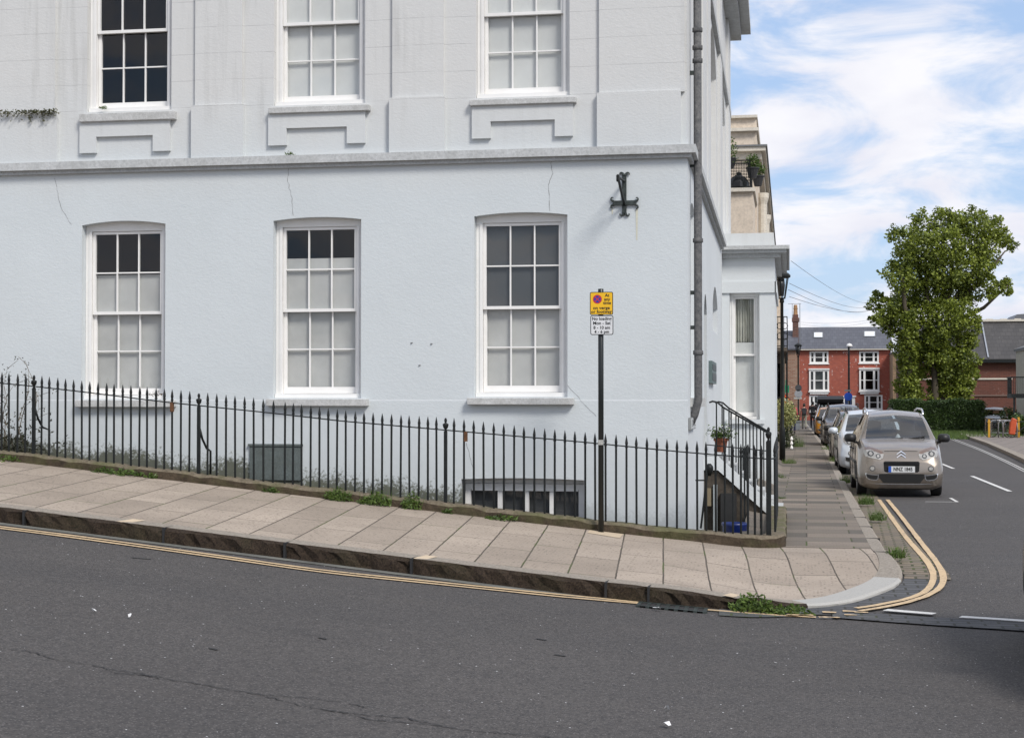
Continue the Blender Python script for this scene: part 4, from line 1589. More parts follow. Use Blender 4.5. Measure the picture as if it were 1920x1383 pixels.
# newel posts with urn finials and curved back-stays
for i, px in enumerate(newel_px):
    x = at_Y(px, 850, YFENCE).x
    ztp = at_Y(px, (703, 737, 783, 800)[i], YFENCE).z
    zr = at_Y(px, lerp_table(rail_tbl, px), YFENCE).z
    zb = base_z(x) - 0.02
    mb = MB()
    zs = ztp - 0.17
    mb.box((x - 0.02, YFENCE - 0.02, zb), (x + 0.02, YFENCE + 0.02, zs)) if i < 3 else mb.box((x - 0.03, YFENCE - 0.03, zb), (x + 0.03, YFENCE + 0.03, zs))
    nw = mb.build('newel_post', MAT['iron'], fence, bevel=0.004)
    WL[nw] = WL[fence]
    mb = MB()
    mb.lathe([(0.024, 0), (0.014, 0.015), (0.014, 0.03), (0.03, 0.05), (0.038, 0.085), (0.036, 0.095), (0.014, 0.105), (0.014, 0.12), (0.019, 0.135), (0.014, 0.16), (0.003, 0.17)], (x, YFENCE, zs), 10)
    mb.build('finial', MAT['iron'], nw, smooth_=True)
    if i < 2:
        mb = MB()
        xx = x + (0.14 if i == 0 else 0.10)
        zk = zb + (0.33 if i == 0 else 0.30)
        mb.tube([(x + 0.01, YFENCE + 0.01, zk + 0.28), (x + 0.025, YFENCE + 0.06, zk + 0.15), (x + 0.06, YFENCE + 0.12, zk + 0.03), (xx, YFENCE + 0.15, zk - 0.005), (xx, YFENCE + 0.15, zb - 0.1)], 0.016, 6)
        mb.build('stay', MAT['iron'], nw, smooth_=True)
# rusty repair clamps where the rail has parted
for px, py in ((322, 757), (873, 812)):
    c = at_Y(px, py, YFENCE - 0.012)
    mb = MB()
    mb.box((c.x - 0.02, c.y - 0.012, c.z - 0.10), (c.x + 0.02, c.y + 0.03, c.z + 0.02))
    mb.build('clamp', simple('rust', (0.11, 0.05, 0.022), 0.9, var=0.5, vs=30), fence)
# diagonal stays near the corner
mb = MB()
a, b = at_Y(1328, 872, 19.5), at_Y(1314, 990, 19.5)
mb.tube([a, b], 0.013, 6)
mb.build('stay', MAT['iron'], fence)
mb = MB()
a, b = at_Y(1304, 900, 19.3), at_Y(1323, 900, 19.3)
mb.tube([a, b], 0.010, 6)
mb.build('stay', MAT['iron'], fence)
mb = MB()
c = at_Y(1330, 878, YFENCE + 0.4)
mb.lathe([(0.02, -0.09), (0.045, -0.03), (0.05, 0.0), (0.045, 0.03), (0.02, 0.06)], c, 9)
mb.build('latch', MAT['iron'], fence, smooth_=True)
# low cross railing across the area
cross = thing('area_railing', 'short low black railing crossing the sunken area behind the corner of the long railing', 'railing', at_Y(1380, 990, 21.5))
YX = 21.5
mb = MB()
a, b = at_Y(1322, 833, YX), at_Y(1438, 845, YX)
mb.bar(a, b, 0.025, 0.014)
mb.build('rail', MAT['iron'], cross)
for px, tp in ((1374, 831), (1396, 835), (1403, 832), (1416, 838), (1426, 838)):
    x = at_Y(px, 900, YX).x
    mb = MB()
    zt = at_Y(px, tp, YX).z
    mb.lathe([(0.0115, 0.0), (0.0115, zt + 1.95 - 0.13), (0.015, zt + 1.95 - 0.11), (0.016, zt + 1.95 - 0.06), (0.002, zt + 1.95)], (x, YX, -1.95), 6)
    mb.build('bar', MAT['iron'], cross)

# ------------------------------------------------------------------ steps and handrails to the side door
Y0s, Y1s = 24.15, 25.35
XW = SD(DOOR0 + 0.5, 0, 0)[0]
XE = -0.22
stair = thing('entrance_steps', 'stone entrance steps with white stringer rising over the sunken area to the side wall', 'steps', (XE, Y0s, -1.8))
zl = -0.88
mb = MB()
ns = 6
xt = XW + 0.34
for k in range(ns):
    xa = xt + (XE + 0.1 - xt) * k / ns
    xb = xt + (XE + 0.1 - xt) * (k + 1) / ns
    z = zl - (zl + 1.76) * (k + 1) / (ns + 1)
    mb.box((xa, Y0s + 0.09, z - 0.3), (xb + 0.02, Y1s - 0.09, z))
mb.box((XW, Y0s + 0.09, zl - 0.15), (xt, Y1s - 0.09, zl))
mb.build('treads', MAT['band'], stair)
for Y in (Y0s, Y1s - 0.085):
    mb = MB()
    mb.prism([(XW + 0.003, zl + 0.01), (XW + 0.22, zl + 0.01), (XE, -1.62), (XE, -1.84), (XW + 0.22, zl - 0.2), (XW + 0.003, zl - 0.2)], Y, Y + 0.085, lambda u, z, d: (u, d, z))
    mb.build('stringer', MAT['stucco_plain'], stair)
mb = MB()
mb.prism([(XW + 0.01, zl - 0.21), (XW + 0.2, zl - 0.21), (XE, -1.85), (XE, -3.1), (XW + 0.01, -3.1)], Y0s + 0.05, Y1s - 0.05, lambda u, z, d: (u, d, z))
mb.build('under_wall', rough_stone('area_wall', (0.10, 0.083, 0.066), (0.028, 0.024, 0.02), 5, 0.5, 0.8), stair)
for Y, t0, t1 in ((Y0s + 0.04, (1336, 752), (1441, 812)), (Y1s - 0.04, (1347, 753), (1446, 812))):
    a, b = at_Y(t0[0], t0[1], Y), at_Y(t1[0], t1[1], Y)
    hr = MB()
    hr.tube([a + Vector((-0.05, 0, -0.02)), a, a + Vector((0.07, 0, -0.015)), a + (b - a) * 0.2, b], 0.014, 7)
    h_o = hr.build('handrail', MAT['iron'], stair, smooth_=True)
    WL[h_o] = WL[stair]
    for k in range(8):
        t = 0.07 + 0.92 * k / 7
        p = a + (b - a) * t
        ft = zl + (-1.72 - zl) * max(0, (p.x - (XW + 0.2)) / (XE - XW - 0.2))
        m = MB()
        m.bar((p.x, Y, ft - 0.03), (p.x, Y, p.z), 0.02, 0.02)
        m.build('baluster', MAT['iron'], h_o)
# basement door under the steps, in its own wall across the area
mb = MB()
bd = thing('basement_door', 'dark basement door with pale glazed panel below the entrance steps', 'door', (XW + 0.3, Y0s - 0.1, -3.1))
mb.box((XW + 0.26, Y0s - 0.03, -3.09), (XW + 0.50, Y0s + 0.045, zl - 0.55))
mb.build('door_leaf', simple('door_dark', (0.02, 0.02, 0.02), 0.5), bd)
mb = MB()
mb.box((XW + 0.15, Y0s - 0.075, -3.0), (XW + 0.21, Y0s + 0.045, -1.30))
mb.build('panel', simple('pale_panel', (0.30, 0.33, 0.34), 0.5), bd)
mb = MB()
mb.box((XW + 0.03, Y0s - 0.085, -1.62), (XW + 0.12, Y0s - 0.06, -1.35))
mb.build('meter_box', simple('meter_box', (0.20, 0.16, 0.10), 0.7), bd)
# blue tub in the area
c = at_Y(1378, 988, 20.9)
mb = MB()
mb.lathe([(0.13, -1.1), (0.16, -0.02), (0.175, 0.0), (0.175, 0.03), (0.155, 0.03), (0.14, -0.3)], (c.x, 20.9, c.z + 0.03), 18)
tag(mb.build('blue_tub', simple('blue_plastic', (0.008, 0.022, 0.13), 0.35), loc=(c.x, 20.9, -3.05), smooth_=True), 'blue plastic tub standing in the sunken area behind the corner railing', 'tub')


# ------------------------------------------------------------------ leaves
def leaf(mb, c, size, rng, up=0.3, mi=0, wide=0.45):
    d = Vector((rng.gauss(0, 1), rng.gauss(0, 1), rng.gauss(up, 0.7)))
    if d.length < 1e-3:
        d = Vector((0, 0, 1))
    d.normalize()
    s = d.cross(Vector((rng.gauss(0, 1), rng.gauss(0, 1), rng.gauss(0, 1))))
    if s.length < 1e-3:
        return
    s.normalize()
    nrm = d.cross(s)
    w = size * wide
    c = Vector(c)
    pts = [c, c + d * size * 0.45 + s * w * 0.5 + nrm * size * 0.06, c + d * size - nrm * size * 0.08, c + d * size * 0.45 - s * w * 0.5 + nrm * size * 0.06]
    mb.add(pts, [(0, 1, 2), (0, 2, 3)], mi)


def weed_clump(c, r, h, n, label, seed, size=0.05, mat='weed', group='weeds along the stonework', name='weed_clump', cat='weed', squash=1.0, grass=0):
    rg = random.Random(seed)
    mb = MB()
    for _ in range(n):
        a, rr = rg.uniform(0, 6.283), r * math.sqrt(rg.random())
        hh = h * (1 - (rr / r) ** 1.5 * 0.7) * rg.uniform(0.05, 1)
        leaf(mb, (c.x + rr * math.cos(a), c.y + rr * math.sin(a) * squash, c.z + hh), size * rg.uniform(0.6, 1.3), rg, 0.2)
    for _ in range(grass):
        a, rr = rg.uniform(0, 6.283), r * math.sqrt(rg.random())
        b = Vector((c.x + rr * math.cos(a), c.y + rr * math.sin(a) * squash, c.z))
        t = b + Vector((rg.gauss(0, 0.05), rg.gauss(0, 0.05), h * rg.uniform(0.5, 1.3)))
        sx = Vector((0.004, 0, 0))
        mb.add([b - sx, b + sx, t], [(0, 1, 2)])
    return tag(mb.build(name, MAT[mat], loc=c, fix=False), label, cat, group)


wd = [(632, 934, 0.17, 0.17, 260, 'broad leafy weed at the plinth foot, left of the biggest pair'),
      (703, 943, 0.20, 0.19, 300, 'bushiest weed growing from the plinth foot below the middle railing'),
      (773, 950, 0.13, 0.22, 200, 'upright pointed weed beside the plinth, right of the bushiest one'),
      (938, 972, 0.20, 0.06, 150, 'low flat weed at the plinth foot under the basement window'),
      (830, 961, 0.06, 0.05, 50, 'small weed tuft on the plinth left of the basement window'),
      (250, 884, 0.24, 0.07, 160, 'long low strip of green weeds under the left part of the railing'),
      (195, 883, 0.16, 0.06, 90, 'small bright weeds at the railing foot left of the long green strip'),
      (12, 858, 0.25, 0.09, 120, 'green weeds at the plinth foot at the far left edge'),
      (500, 920, 0.09, 0.05, 60, 'tiny weed at the plinth foot below the grey hatch'),
      (292, 890, 0.08, 0.06, 50, 'tiny weed tuft at the right end of the long green strip')]
for i, (px, py, r, h_, n_, lb) in enumerate(wd):
    p = ground(px, py + 4, pav_z)
    c = Vector((p.x, YFENCE - 0.14 - r * 0.25, 0))
    c.z = pav_z(c.x, c.y)
    weed_clump(c, r, h_, n_, lb, 20 + i, 0.055, squash=0.5, grass=int(n_ * 0.12))
kw = [(1412, 1133, 0.20, 0.20, 420, 'rounded green weed in the gutter at the corner kerb, larger of two'),
      (1478, 1135, 0.22, 0.11, 230, 'low straggling weed in the corner gutter, right of the rounded one')]
for i, (px, py, r, h_, n_, lb) in enumerate(kw):
    p = ground(px, py, road_z)
    p = Vector((p.x, YK - 0.03, road_z(p.x, YK - 0.03)))
    weed_clump(p, r, h_, n_, lb, 60 + i, 0.055, squash=0.45)
gw = [(1680, 1045, 0.10, 0.12, 120, 'grass tuft in the gutter by the side kerb near the corner'), (1646, 975, 0.12, 0.14, 120, 'grass tuft in the side gutter in front of the parked car'),
      (1625, 945, 0.14, 0.16, 140, 'grass tuft beside the kerb at the car bumper'), (1590, 905, 0.18, 0.18, 150, 'long grass by the kerb beside the front car'),
      (1570, 868, 0.25, 0.2, 150, 'long grass along the kerb by the second parked car'), (1556, 845, 0.3, 0.22, 150, 'long grass along the kerb by the third parked car'),
      (1464, 940, 0.10, 0.10, 90, 'moss and grass at the wall foot beside the corner plinth'), (1462, 900, 0.14, 0.14, 120, 'grass at the wall foot behind the corner railing'), (1478, 872, 0.22, 0.2, 160, 'grass around the foot of the near lamp post'), (1492, 840, 0.35, 0.45, 200, 'tall grass at the inner edge of the side pavement beyond the lamp')]
for i, (px, py, r, h_, n_, lb) in enumerate(gw):
    p = ground(px, py, side_ground if False else (lambda x, y: side_z(y) + 0.05))
    weed_clump(p, r, h_, n_ // 2, lb, 90 + i, 0.05, group='grass tufts along the side street', name='grass_tuft', cat='grass tuft', grass=n_)
# dry shrub at the far left behind the railing
c = Vector((at_Y(20, 840, YFENCE + 0.35).x, YFENCE + 0.4, F_(-10) - 0.05))
sh = thing('dry_shrub', 'dark straggly shrub with bare upright stems behind the left end of the railing', 'shrub', c)
rg = random.Random(3)
mb = MB()
tips = []
for k in range(9):
    p = c + Vector((rg.uniform(-0.25, 0.3), rg.uniform(-0.15, 0.2), 0))
    path = [p]
    hh = rg.uniform(0.7, 1.3)
    for j in range(6):
        p = p + Vector((rg.gauss(0.0, 0.05), rg.gauss(0, 0.03), hh / 6))
        path.append(p)
        tips.append(p)
        if j > 1:
            q = p + Vector((rg.gauss(0, 0.10), rg.gauss(0, 0.05), rg.uniform(0.02, 0.12)))
            mb.tube([p, q], [0.0035, 0.002], 4)
            tips.append(q)
    mb.tube(path, [0.008 - 0.001 * j for j in range(7)], 5)
mb.build('stems', MAT['dry'], sh)
mb = MB()
for t in tips:
    for _ in range(3):
        leaf(mb, t + Vector((rg.gauss(0, 0.03), rg.gauss(0, 0.03), rg.gauss(0, 0.03))), 0.035, rg)
for _ in range(900):
    leaf(mb, c + Vector((rg.gauss(0.05, 0.22), rg.gauss(0, 0.14), abs(rg.gauss(0, 0.2)))), 0.06, rg)
mb.build('leaves', leafmat('dark_shrub_leaf', (0.018, 0.022, 0.012), (0.06, 0.06, 0.03), 0.1), sh)
# weed trailing over the ledge, tuft on the string course, tuft on sills
rg = random.Random(8)
mb = MB()
for k in range(420):
    px = rg.triangular(-40, 112, 95)
    dr = 0 if rg.random() < 0.8 else abs(rg.gauss(0, 6))
    py = 214 - rg.uniform(0, 6) + dr - (px / 110) * 2
    leaf(mb, at_Y(px, py, YF - 0.10 - rg.uniform(0, 0.04)), 0.04, rg, 0.1)
for px0, L in ((57, 16), (80, 14)):
    for k in range(30):
        leaf(mb, at_Y(px0 + rg.gauss(0, 1.5), 214 + rg.uniform(0, L), YF - 0.11), 0.03, rg, -0.3)
c = at_Y(60, 214, YF - 0.09)
tag(mb.build('trailing_weed', leafmat('dry_ledge_weed', (0.05, 0.06, 0.02), (0.13, 0.12, 0.06), 0.15), loc=c, fix=False), 'trailing brown-green weed growing along the pilaster ledge at the upper left', 'weed')
for i, (px, py, Y, r, n_, lb) in enumerate(((543, 291, YF - 0.10, 0.06, 50, 'tiny tuft growing on the string course over the middle window crack'), (193, 204, YF - 0.02, 0.05, 60, 'small tuft on the left end of the top left window sill'),
                                        (292, 742, YF - 0.06, 0.09, 60, 'dead leafy tuft on the lower left window sill'))):
    weed_clump(at_Y(px, py, Y), r, r * 0.8, n_, lb, 200 + i, 0.03, mat='dry' if i == 2 else 'weed', group='tufts growing on the house front', squash=0.4)
# flower pot on the step landing
cp = at_Y(1352, 847, Y0s + 0.2)
fp = thing('flower_pot', 'terracotta flower pot with small white-flowered plant on the entrance landing', 'flower pot', cp)
mb = MB()
mb.lathe([(0.07, 0), (0.10, 0.17), (0.115, 0.17), (0.115, 0.215), (0.10, 0.215), (0.09, 0.19)], cp, 16)
mb.build('pot', simple('terracotta', (0.22, 0.07, 0.035), 0.8), fp, smooth_=False)
mb = MB()
rg = random.Random(4)
for _ in range(420):
    leaf(mb, cp + Vector((rg.gauss(0, 0.085), rg.gauss(0, 0.085), 0.22 + abs(rg.gauss(0, 0.075)))), 0.05, rg)
mb.build('foliage', MAT['weed'], fp, fix=False)
mb = MB()
for _ in range(40):
    leaf(mb, cp + Vector((rg.gauss(0, 0.08), rg.gauss(-0.05, 0.06), 0.27 + abs(rg.gauss(0, 0.06)))), 0.03, rg, wide=0.9)
mb.build('flowers', simple('petal', (0.7, 0.7, 0.68), 0.7), fp, fix=False)

# ------------------------------------------------------------------ parking sign on its black post
YS = YFENCE - 0.22
ps = at_Y(1127, 992, YS)
sign = thing('parking_sign', 'black post with a yellow no-waiting plate above a white no-loading plate', 'sign', (ps.x, YS, pav_z(ps.x, YS)))
mb = MB()
zt = at_Y(1127, 542, YS).z
mb.lathe([(0.033, 0), (0.033, zt - pav_z(ps.x, YS)), (0.028, zt - pav_z(ps.x, YS) + 0.004), (0.0, zt - pav_z(ps.x, YS) + 0.006)], (ps.x, YS, pav_z(ps.x, YS)), 16)
post = mb.build('post', simple('black_post_paint', (0.008, 0.011, 0.011), 0.35), sign, smooth_=True)
WL[post] = WL[sign]
mb = MB()
c = at_Y(1126.5, 829, YS - 0.034)
mb.box((c.x - 0.033, YS - 0.037, c.z - 0.03), (c.x + 0.03, YS - 0.03, c.z + 0.03))
mb.build('sticker', simple('torn_sticker', (0.35, 0.35, 0.33), 0.7, var=0.5, vs=60), post)
Yp = YS - 0.048
a, b = at_Y(1106, 547.5, Yp), at_Y(1149.5, 590, Yp)
c2 = at_Y(1107, 591.5, Yp)
d2 = at_Y(1150, 627.5, Yp)


def rrect(x0, x1, z0, z1, r, n_=5):
    o = []
    for cx, cz, a0 in ((x1 - r, z0 + r, -90), (x1 - r, z1 - r, 0), (x0 + r, z1 - r, 90), (x0 + r, z0 + r, 180)):
        for k in range(n_ + 1):
            t = R(a0 + 90 * k / n_)
            o.append((cx + r * math.cos(t), cz + r * math.sin(t)))
    return o


blk = simple('sign_black', (0.01, 0.01, 0.01), 0.4)
yel = simple('sign_yellow', (0.80, 0.46, 0.01), 0.4, var=0.04)
wht = simple('sign_white', (0.66, 0.67, 0.68), 0.4, var=0.04)
pl = lambda u, z, d: (u, Yp + d, z)
for nm, (p, q), col, lines in (('waiting_plate', (a, b), yel, None), ('loading_plate', (c2, d2), wht, None)):
    mb = MB()
    mb.prism(rrect(p.x, q.x, q.z, p.z, 0.02), -0.002, 0.004, pl)
    pt = mb.build(nm, blk, sign)
    WL[pt] = WL[sign]
    mb = MB()
    mb.prism(rrect(p.x + 0.009, q.x - 0.009, q.z + 0.009, p.z - 0.009, 0.013), -0.0035, -0.002, pl)
    mb.build('face', col, pt)
    W, H = q.x - p.x, p.z - q.z

    def put(body, fx, fz, size, bold=0.0, xs=1.0):
        M_ = Matrix.Translation((p.x + W * fx, Yp - 0.0045, q.z + H * fz)) @ Matrix.Rotation(R(90), 4, 'X')
        text_mesh(body, size, blk, 'lettering', pt, M_, bold, xs=xs)
    if nm == 'waiting_plate':
        cx, cz, r = p.x + W * 0.325, q.z + H * 0.685, W * 0.195
        for rad, dd, colr in ((r, 0.0008, (0.52, 0.02, 0.03)), (r * 0.76, 0.0014, (0.02, 0.04, 0.30))):
            mb = MB()
            mb.prism([(cx + rad * math.cos(R(k * 10)), cz + rad * math.sin(R(k * 10))) for k in range(36)], -0.0035 - dd, -0.0035, pl)
            mb.build('roundel', simple('roundel_paint', colr, 0.4, var=0.03), pt)
        mb = MB()
        for s_ in (1, -1):
            dx, dz = math.cos(R(45)) * r * 0.9, math.sin(R(45)) * r * 0.9 * s_
            nx, nz = -dz / r * r * 0.12, dx / r * r * 0.12
            mb.prism([(cx - dx - nx, cz - dz - nz), (cx + dx - nx, cz + dz - nz), (cx + dx + nx, cz + dz + nz), (cx - dx + nx, cz - dz + nz)], -0.0058 - 0.0006 * (s_ > 0), -0.0035, pl)
        mb.build('roundel_cross', simple('roundel_red', (0.52, 0.02, 0.03), 0.4, var=0.03), pt)
        put('At', 0.745, 0.845, 0.052, 0.0012)
        put('any', 0.745, 0.675, 0.052, 0.0012)
        put('time', 0.745, 0.515, 0.052, 0.0012)
        put('on verge', 0.5, 0.30, 0.054, 0.0012, 1.05)
        put('or footway', 0.5, 0.135, 0.054, 0.0012, 1.02)
    else:
        put('No loading', 0.5, 0.83, 0.054, 0.0011, 0.98)
        put('Mon - Sat', 0.5, 0.60, 0.054, 0.0011)
        put('8 - 10 am', 0.5, 0.37, 0.052, 0.0011)
        put('4 - 6 pm', 0.5, 0.155, 0.052, 0.0011)

# ------------------------------------------------------------------ wrought-iron bracket on the wall
bc = at_Y(1171, 380, YF)
brk = thing('iron_bracket', 'weathered wrought-iron hanging bracket with scrolled cross ends fixed to the white wall', 'bracket', bc)
sc_ = 1 / 147.0
mb = MB()
mb.prism([(bc.x - 0.030, zf_(1171, 400)), (bc.x + 0.026, zf_(1171, 400)), (bc.x + 0.026, zf_(1171, 327)), (bc.x - 0.030, zf_(1171, 327))], -0.022, -0.002, FR)
mb.prism([(xf_(1150), zf_(1171, 385)), (xf_(1193), zf_(1171, 385)), (xf_(1193), zf_(1171, 376.5)), (xf_(1150), zf_(1171, 376.5))], -0.034, -0.012, FR)


def scroll(px, py, dx, dy, sgn):
    """a curled tip leaving (px,py) in pixel direction (dx,dy), curling to side sgn"""
    o = []
    ang = math.atan2(dy, dx)
    x, y = px, py
    for k in range(10):
        o.append(at_Y(x, y, YF - 0.02))
        x += math.cos(ang) * 1.5
        y += math.sin(ang) * 1.5
        ang += sgn * R(6 + k * 5.5)
    mb.tube(o, [0.017 - 0.0012 * k for k in range(10)], 6)


for s_ in (1, -1):
    scroll(1171 + s_ * 1.5, 329, s_ * 0.35, -1, s_)
    scroll(1171 + s_ * 1.5, 399, s_ * 0.35, 1, -s_)
    scroll(1171 + s_ * 20, 379 - 1.5, s_ * 1, -0.3, -s_)
    scroll(1171 + s_ * 20, 382 + 1.5, s_ * 1, 0.3, s_)
mb.build('wall_plate', MAT['iron_rust'], brk)
mb = MB()
foot = Vector((bc.x, YF - 0.03, zf_(1171, 384)))
tip = Vector((bc.x - 0.015, YF - 0.62, zf_(1171, 345)))
root = Vector((bc.x, YF - 0.02, zf_(1171, 340)))
mb.bar(foot, tip, 0.028, 0.028)
mb.bar(root, tip + Vector((0, -0.04, 0)), 0.030, 0.020)
mb.lathe([(0.012, -0.06), (0.02, -0.05), (0.02, 0.02), (0.01, 0.03)], tip + Vector((0, -0.03, 0)), 8)
mb.build('arm', MAT['iron'], brk)
mb = MB()
for px, py0, py1, w in ((1196, 392, 450, 2.2), (1150, 393, 402, 1.6)):
    K = 8
    for k in range(K):
        a_, b_ = py0 + (py1 - py0) * k / K, py0 + (py1 - py0) * (k + 1) / K
        wa, wb_ = w * (1 - 0.5 * k / K), w * (1 - 0.5 * (k + 1) / K)
        mb.quad(at_Y(px - wa - 2, a_, YF - 0.003), at_Y(px + wa - 2, a_, YF - 0.003), at_Y(px + wb_ - 2, b_, YF - 0.003), at_Y(px - wb_ - 2, b_, YF - 0.003))
mb.build('rust_run', simple('rust_stain', (0.58, 0.57, 0.47), 0.8, var=0.08, vs=20), brk, fix=False)

# street nameplate on the side wall by the corner
u0_, z1_ = side_hit(1284.5, 783) if False else (0.03, zf_(1288, 783))
z0_ = zf_(1288, 806)
LN = 1.25
npl = thing('street_nameplate', 'worn white street nameplate on the side wall beside the house corner', 'sign', SD(LN / 2, (z0_ + z1_) / 2, 0))
mb = MB()
mb.prism([(0.08, z0_), (LN, z0_), (LN, z1_), (0.08, z1_)], -0.035, -0.004, SD)
mb.build('rim', simple('nameplate_rim', (0.22, 0.23, 0.23), 0.6), npl)
mb = MB()
mb.prism([(0.10, z0_ + 0.012), (LN - 0.02, z0_ + 0.012), (LN - 0.02, z1_ - 0.012), (0.10, z1_ - 0.012)], -0.037, -0.034, SD)
mb.build('face', simple('nameplate_face', (0.5, 0.52, 0.52), 0.6), npl)
ctr = Vector(SD(0.08 + LN / 2, (z0_ + z1_) / 2, -0.0378))
M_ = Matrix.Translation(ctr) @ Matrix(((sdir.x, 0, -nin.x, 0), (sdir.y, 0, -nin.y, 0), (0, 1, 0, 0), (0, 0, 0, 1)))
text_mesh('IXYE', 0.13, simple('nameplate_letter', (0.10, 0.10, 0.10), 0.6), 'lettering', npl, M_, 0.0, xs=3.2)

# ------------------------------------------------------------------ buildings up the side street
def box_part(name, mat, parent, a, b, bevel=0):
    m = MB()
    m.box(a, b)
    o = m.build(name, mat, parent, bevel=bevel)
    WL[o] = WL[parent]
    return o


CREAM = rough_stone('cream_render', (0.70, 0.60, 0.49), (0.62, 0.53, 0.43), 1.2, 0.15, 0.4)
CREAM2 = rough_stone('cream_stone', (0.70, 0.65, 0.56), (0.50, 0.46, 0.40), 3, 0.2, 0.5)
LEADC = simple('lead_grey', (0.16, 0.165, 0.17), 0.6)
YT = 47.5
tX = lambda px, Y=YT: at_Y(px, 500, Y).x
tZ = lambda py, Y=YT: at_Y(1400, py, Y).z
terr = thing('cream_terrace', 'cream stuccoed terrace house with projecting eaves and roof balcony beyond the corner house', 'house', (tX(1390), YT, -1.9))
X1 = tX(1411)
box_part('upper_wall', CREAM, terr, (X1 - 9, YT, -2.3), (tX(1419), YT + 5.5, tZ(222)))
box_part('front_wall', CREAM, terr, (X1 - 9, YT + 5.5, -2.3), (X1, YT + 26, tZ(262)))
box_part('parapet', CREAM2, terr, (X1 - 9.1, YT - 0.12, tZ(222)), (tX(1421), YT + 5.6, tZ(217)))
box_part('parapet', CREAM2, terr, (X1 - 9.1, YT - 0.16, tZ(247)), (tX(1423), YT + 5.7, tZ(241)))
m = MB()
m.box((tX(1368), YT + 0.3, tZ(217)), (tX(1415), YT + 5, tZ(214.5)))
m.lathe([(0.42, 0), (0.40, 0.12), (0.25, 0.2), (0.0, 0.24)], (tX(1388), YT + 1.5, tZ(215)), 14)
m.build('roof', LEADC, terr)
# deep eaves
ez0, ez1 = tZ(283, YT - 0.3), tZ(275, YT - 0.3)
ex = at_Y(1435.5, 278, YT - 0.3).x
m = MB()
m.box((X1 - 0.9, YT - 0.3, ez0), (ex, YT + 48, ez1))
m.box((X1 - 0.6, YT - 0.1, ez0 - 0.22), (ex - 0.12, YT + 48, ez0))
ev = m.build('eaves', CREAM2, terr)
WL[ev] = WL[terr]
m = MB()
m.box((X1 - 0.95, YT - 0.35, ez1), (ex + 0.05, YT + 48, ez1 + 0.05))
m.build('gutter', LEADC, ev)
for k in range(9):
    y = YT + 1.5 + k * 2.6
    m = MB()
    m.prism([(X1, ez0 - 0.22), (ex - 0.3, ez0 - 0.22), (ex - 0.3, ez0 - 0.42), (X1 + 0.06, ez0 - 0.8), (X1, ez0 - 0.8)], y, y + 0.35, lambda u, z, d: (u, d, z))
    m.build('bracket', CREAM2, ev)
    z1b = ez0 - 1.1
    for (za, zb) in ((tZ(360), tZ(310)), (tZ(520), tZ(410)), (tZ(700), tZ(580))):
        if k % 1 == 0 and y > YT + 6:
            f = box_part('window', MAT['white'], terr, (X1 - 0.02, y + 0.75, za), (X1 + 0.05, y + 1.85, zb))
            box_part('pane', MAT['glass_dark'], f, (X1 + 0.03, y + 0.85, za + 0.1), (X1 + 0.055, y + 1.75, zb - 0.1))
# lower block in front carrying the roof balcony
YL = YT - 3.2
lX = lambda px: at_Y(px, 400, YL).x
lZ = lambda py: at_Y(1390, py, YL).z
box_part('lower_wall', CREAM, terr, (lX(1368) - 3, YL, -2.3), (lX(1412), YT, lZ(360)))
box_part('balcony_slab', CREAM2, terr, (lX(1360) - 3, YL - 0.12, lZ(360)), (lX(1416), YT, lZ(353)))
m = MB()
xa, xb = lX(1366), lX(1406)
za, zb = lZ(353), lZ(301)
zr = lZ(306)
m.bar((xa, YL, zb), (xb, YL, zb), 0.03, 0.03)
m.bar((xa, YL, zr), (xb, YL, zr), 0.025, 0.025)
m.bar((xa, YL, za + 0.05), (xb, YL, za + 0.05), 0.025, 0.025)
nb = 13
for k in range(nb + 1):
    x = xa + (xb - xa) * k / nb
    m.bar((x, YL, za), (x, YL, zb if k % 4 == 0 else zr), 0.012, 0.012)
for k in range(nb):
    for j in range(7):
        x, z = xa + (xb - xa) * (k + 0.5) / nb, za + 0.08 + (zr - za - 0.08) * (j + 0.5) / 7
        r = (xb - xa) / nb * 0.5
        m.tube([(x + r * math.cos(q * 1.05), YL, z + r * math.sin(q * 1.05)) for q in range(7)], 0.007, 4)
m.bar((xb, YL, zb), (xb, YT, zb), 0.03, 0.03)
m.bar((xb, YL, za + 0.05), (xb, YT, za + 0.05), 0.025, 0.025)
for k in range(22):
    y = YL + (YT - YL) * k / 22
    m.bar((xb, y, za), (xb, y, zb), 0.014, 0.014)
m.build('balcony_railing', MAT['iron'], terr)
# white columns of the bay below the eaves
for px, dy in ((1416, 3), (1422, 9), (1427, 15)):
    x = X1 + 0.25
    m = MB()
    m.lathe([(0.16, -3.0), (0.14, ez0 - 1.2), (0.2, ez0 - 1.0), (0.2, ez0 - 0.85)], (x, YT + dy, 0), 10)
    m.build('column', CREAM2, terr)
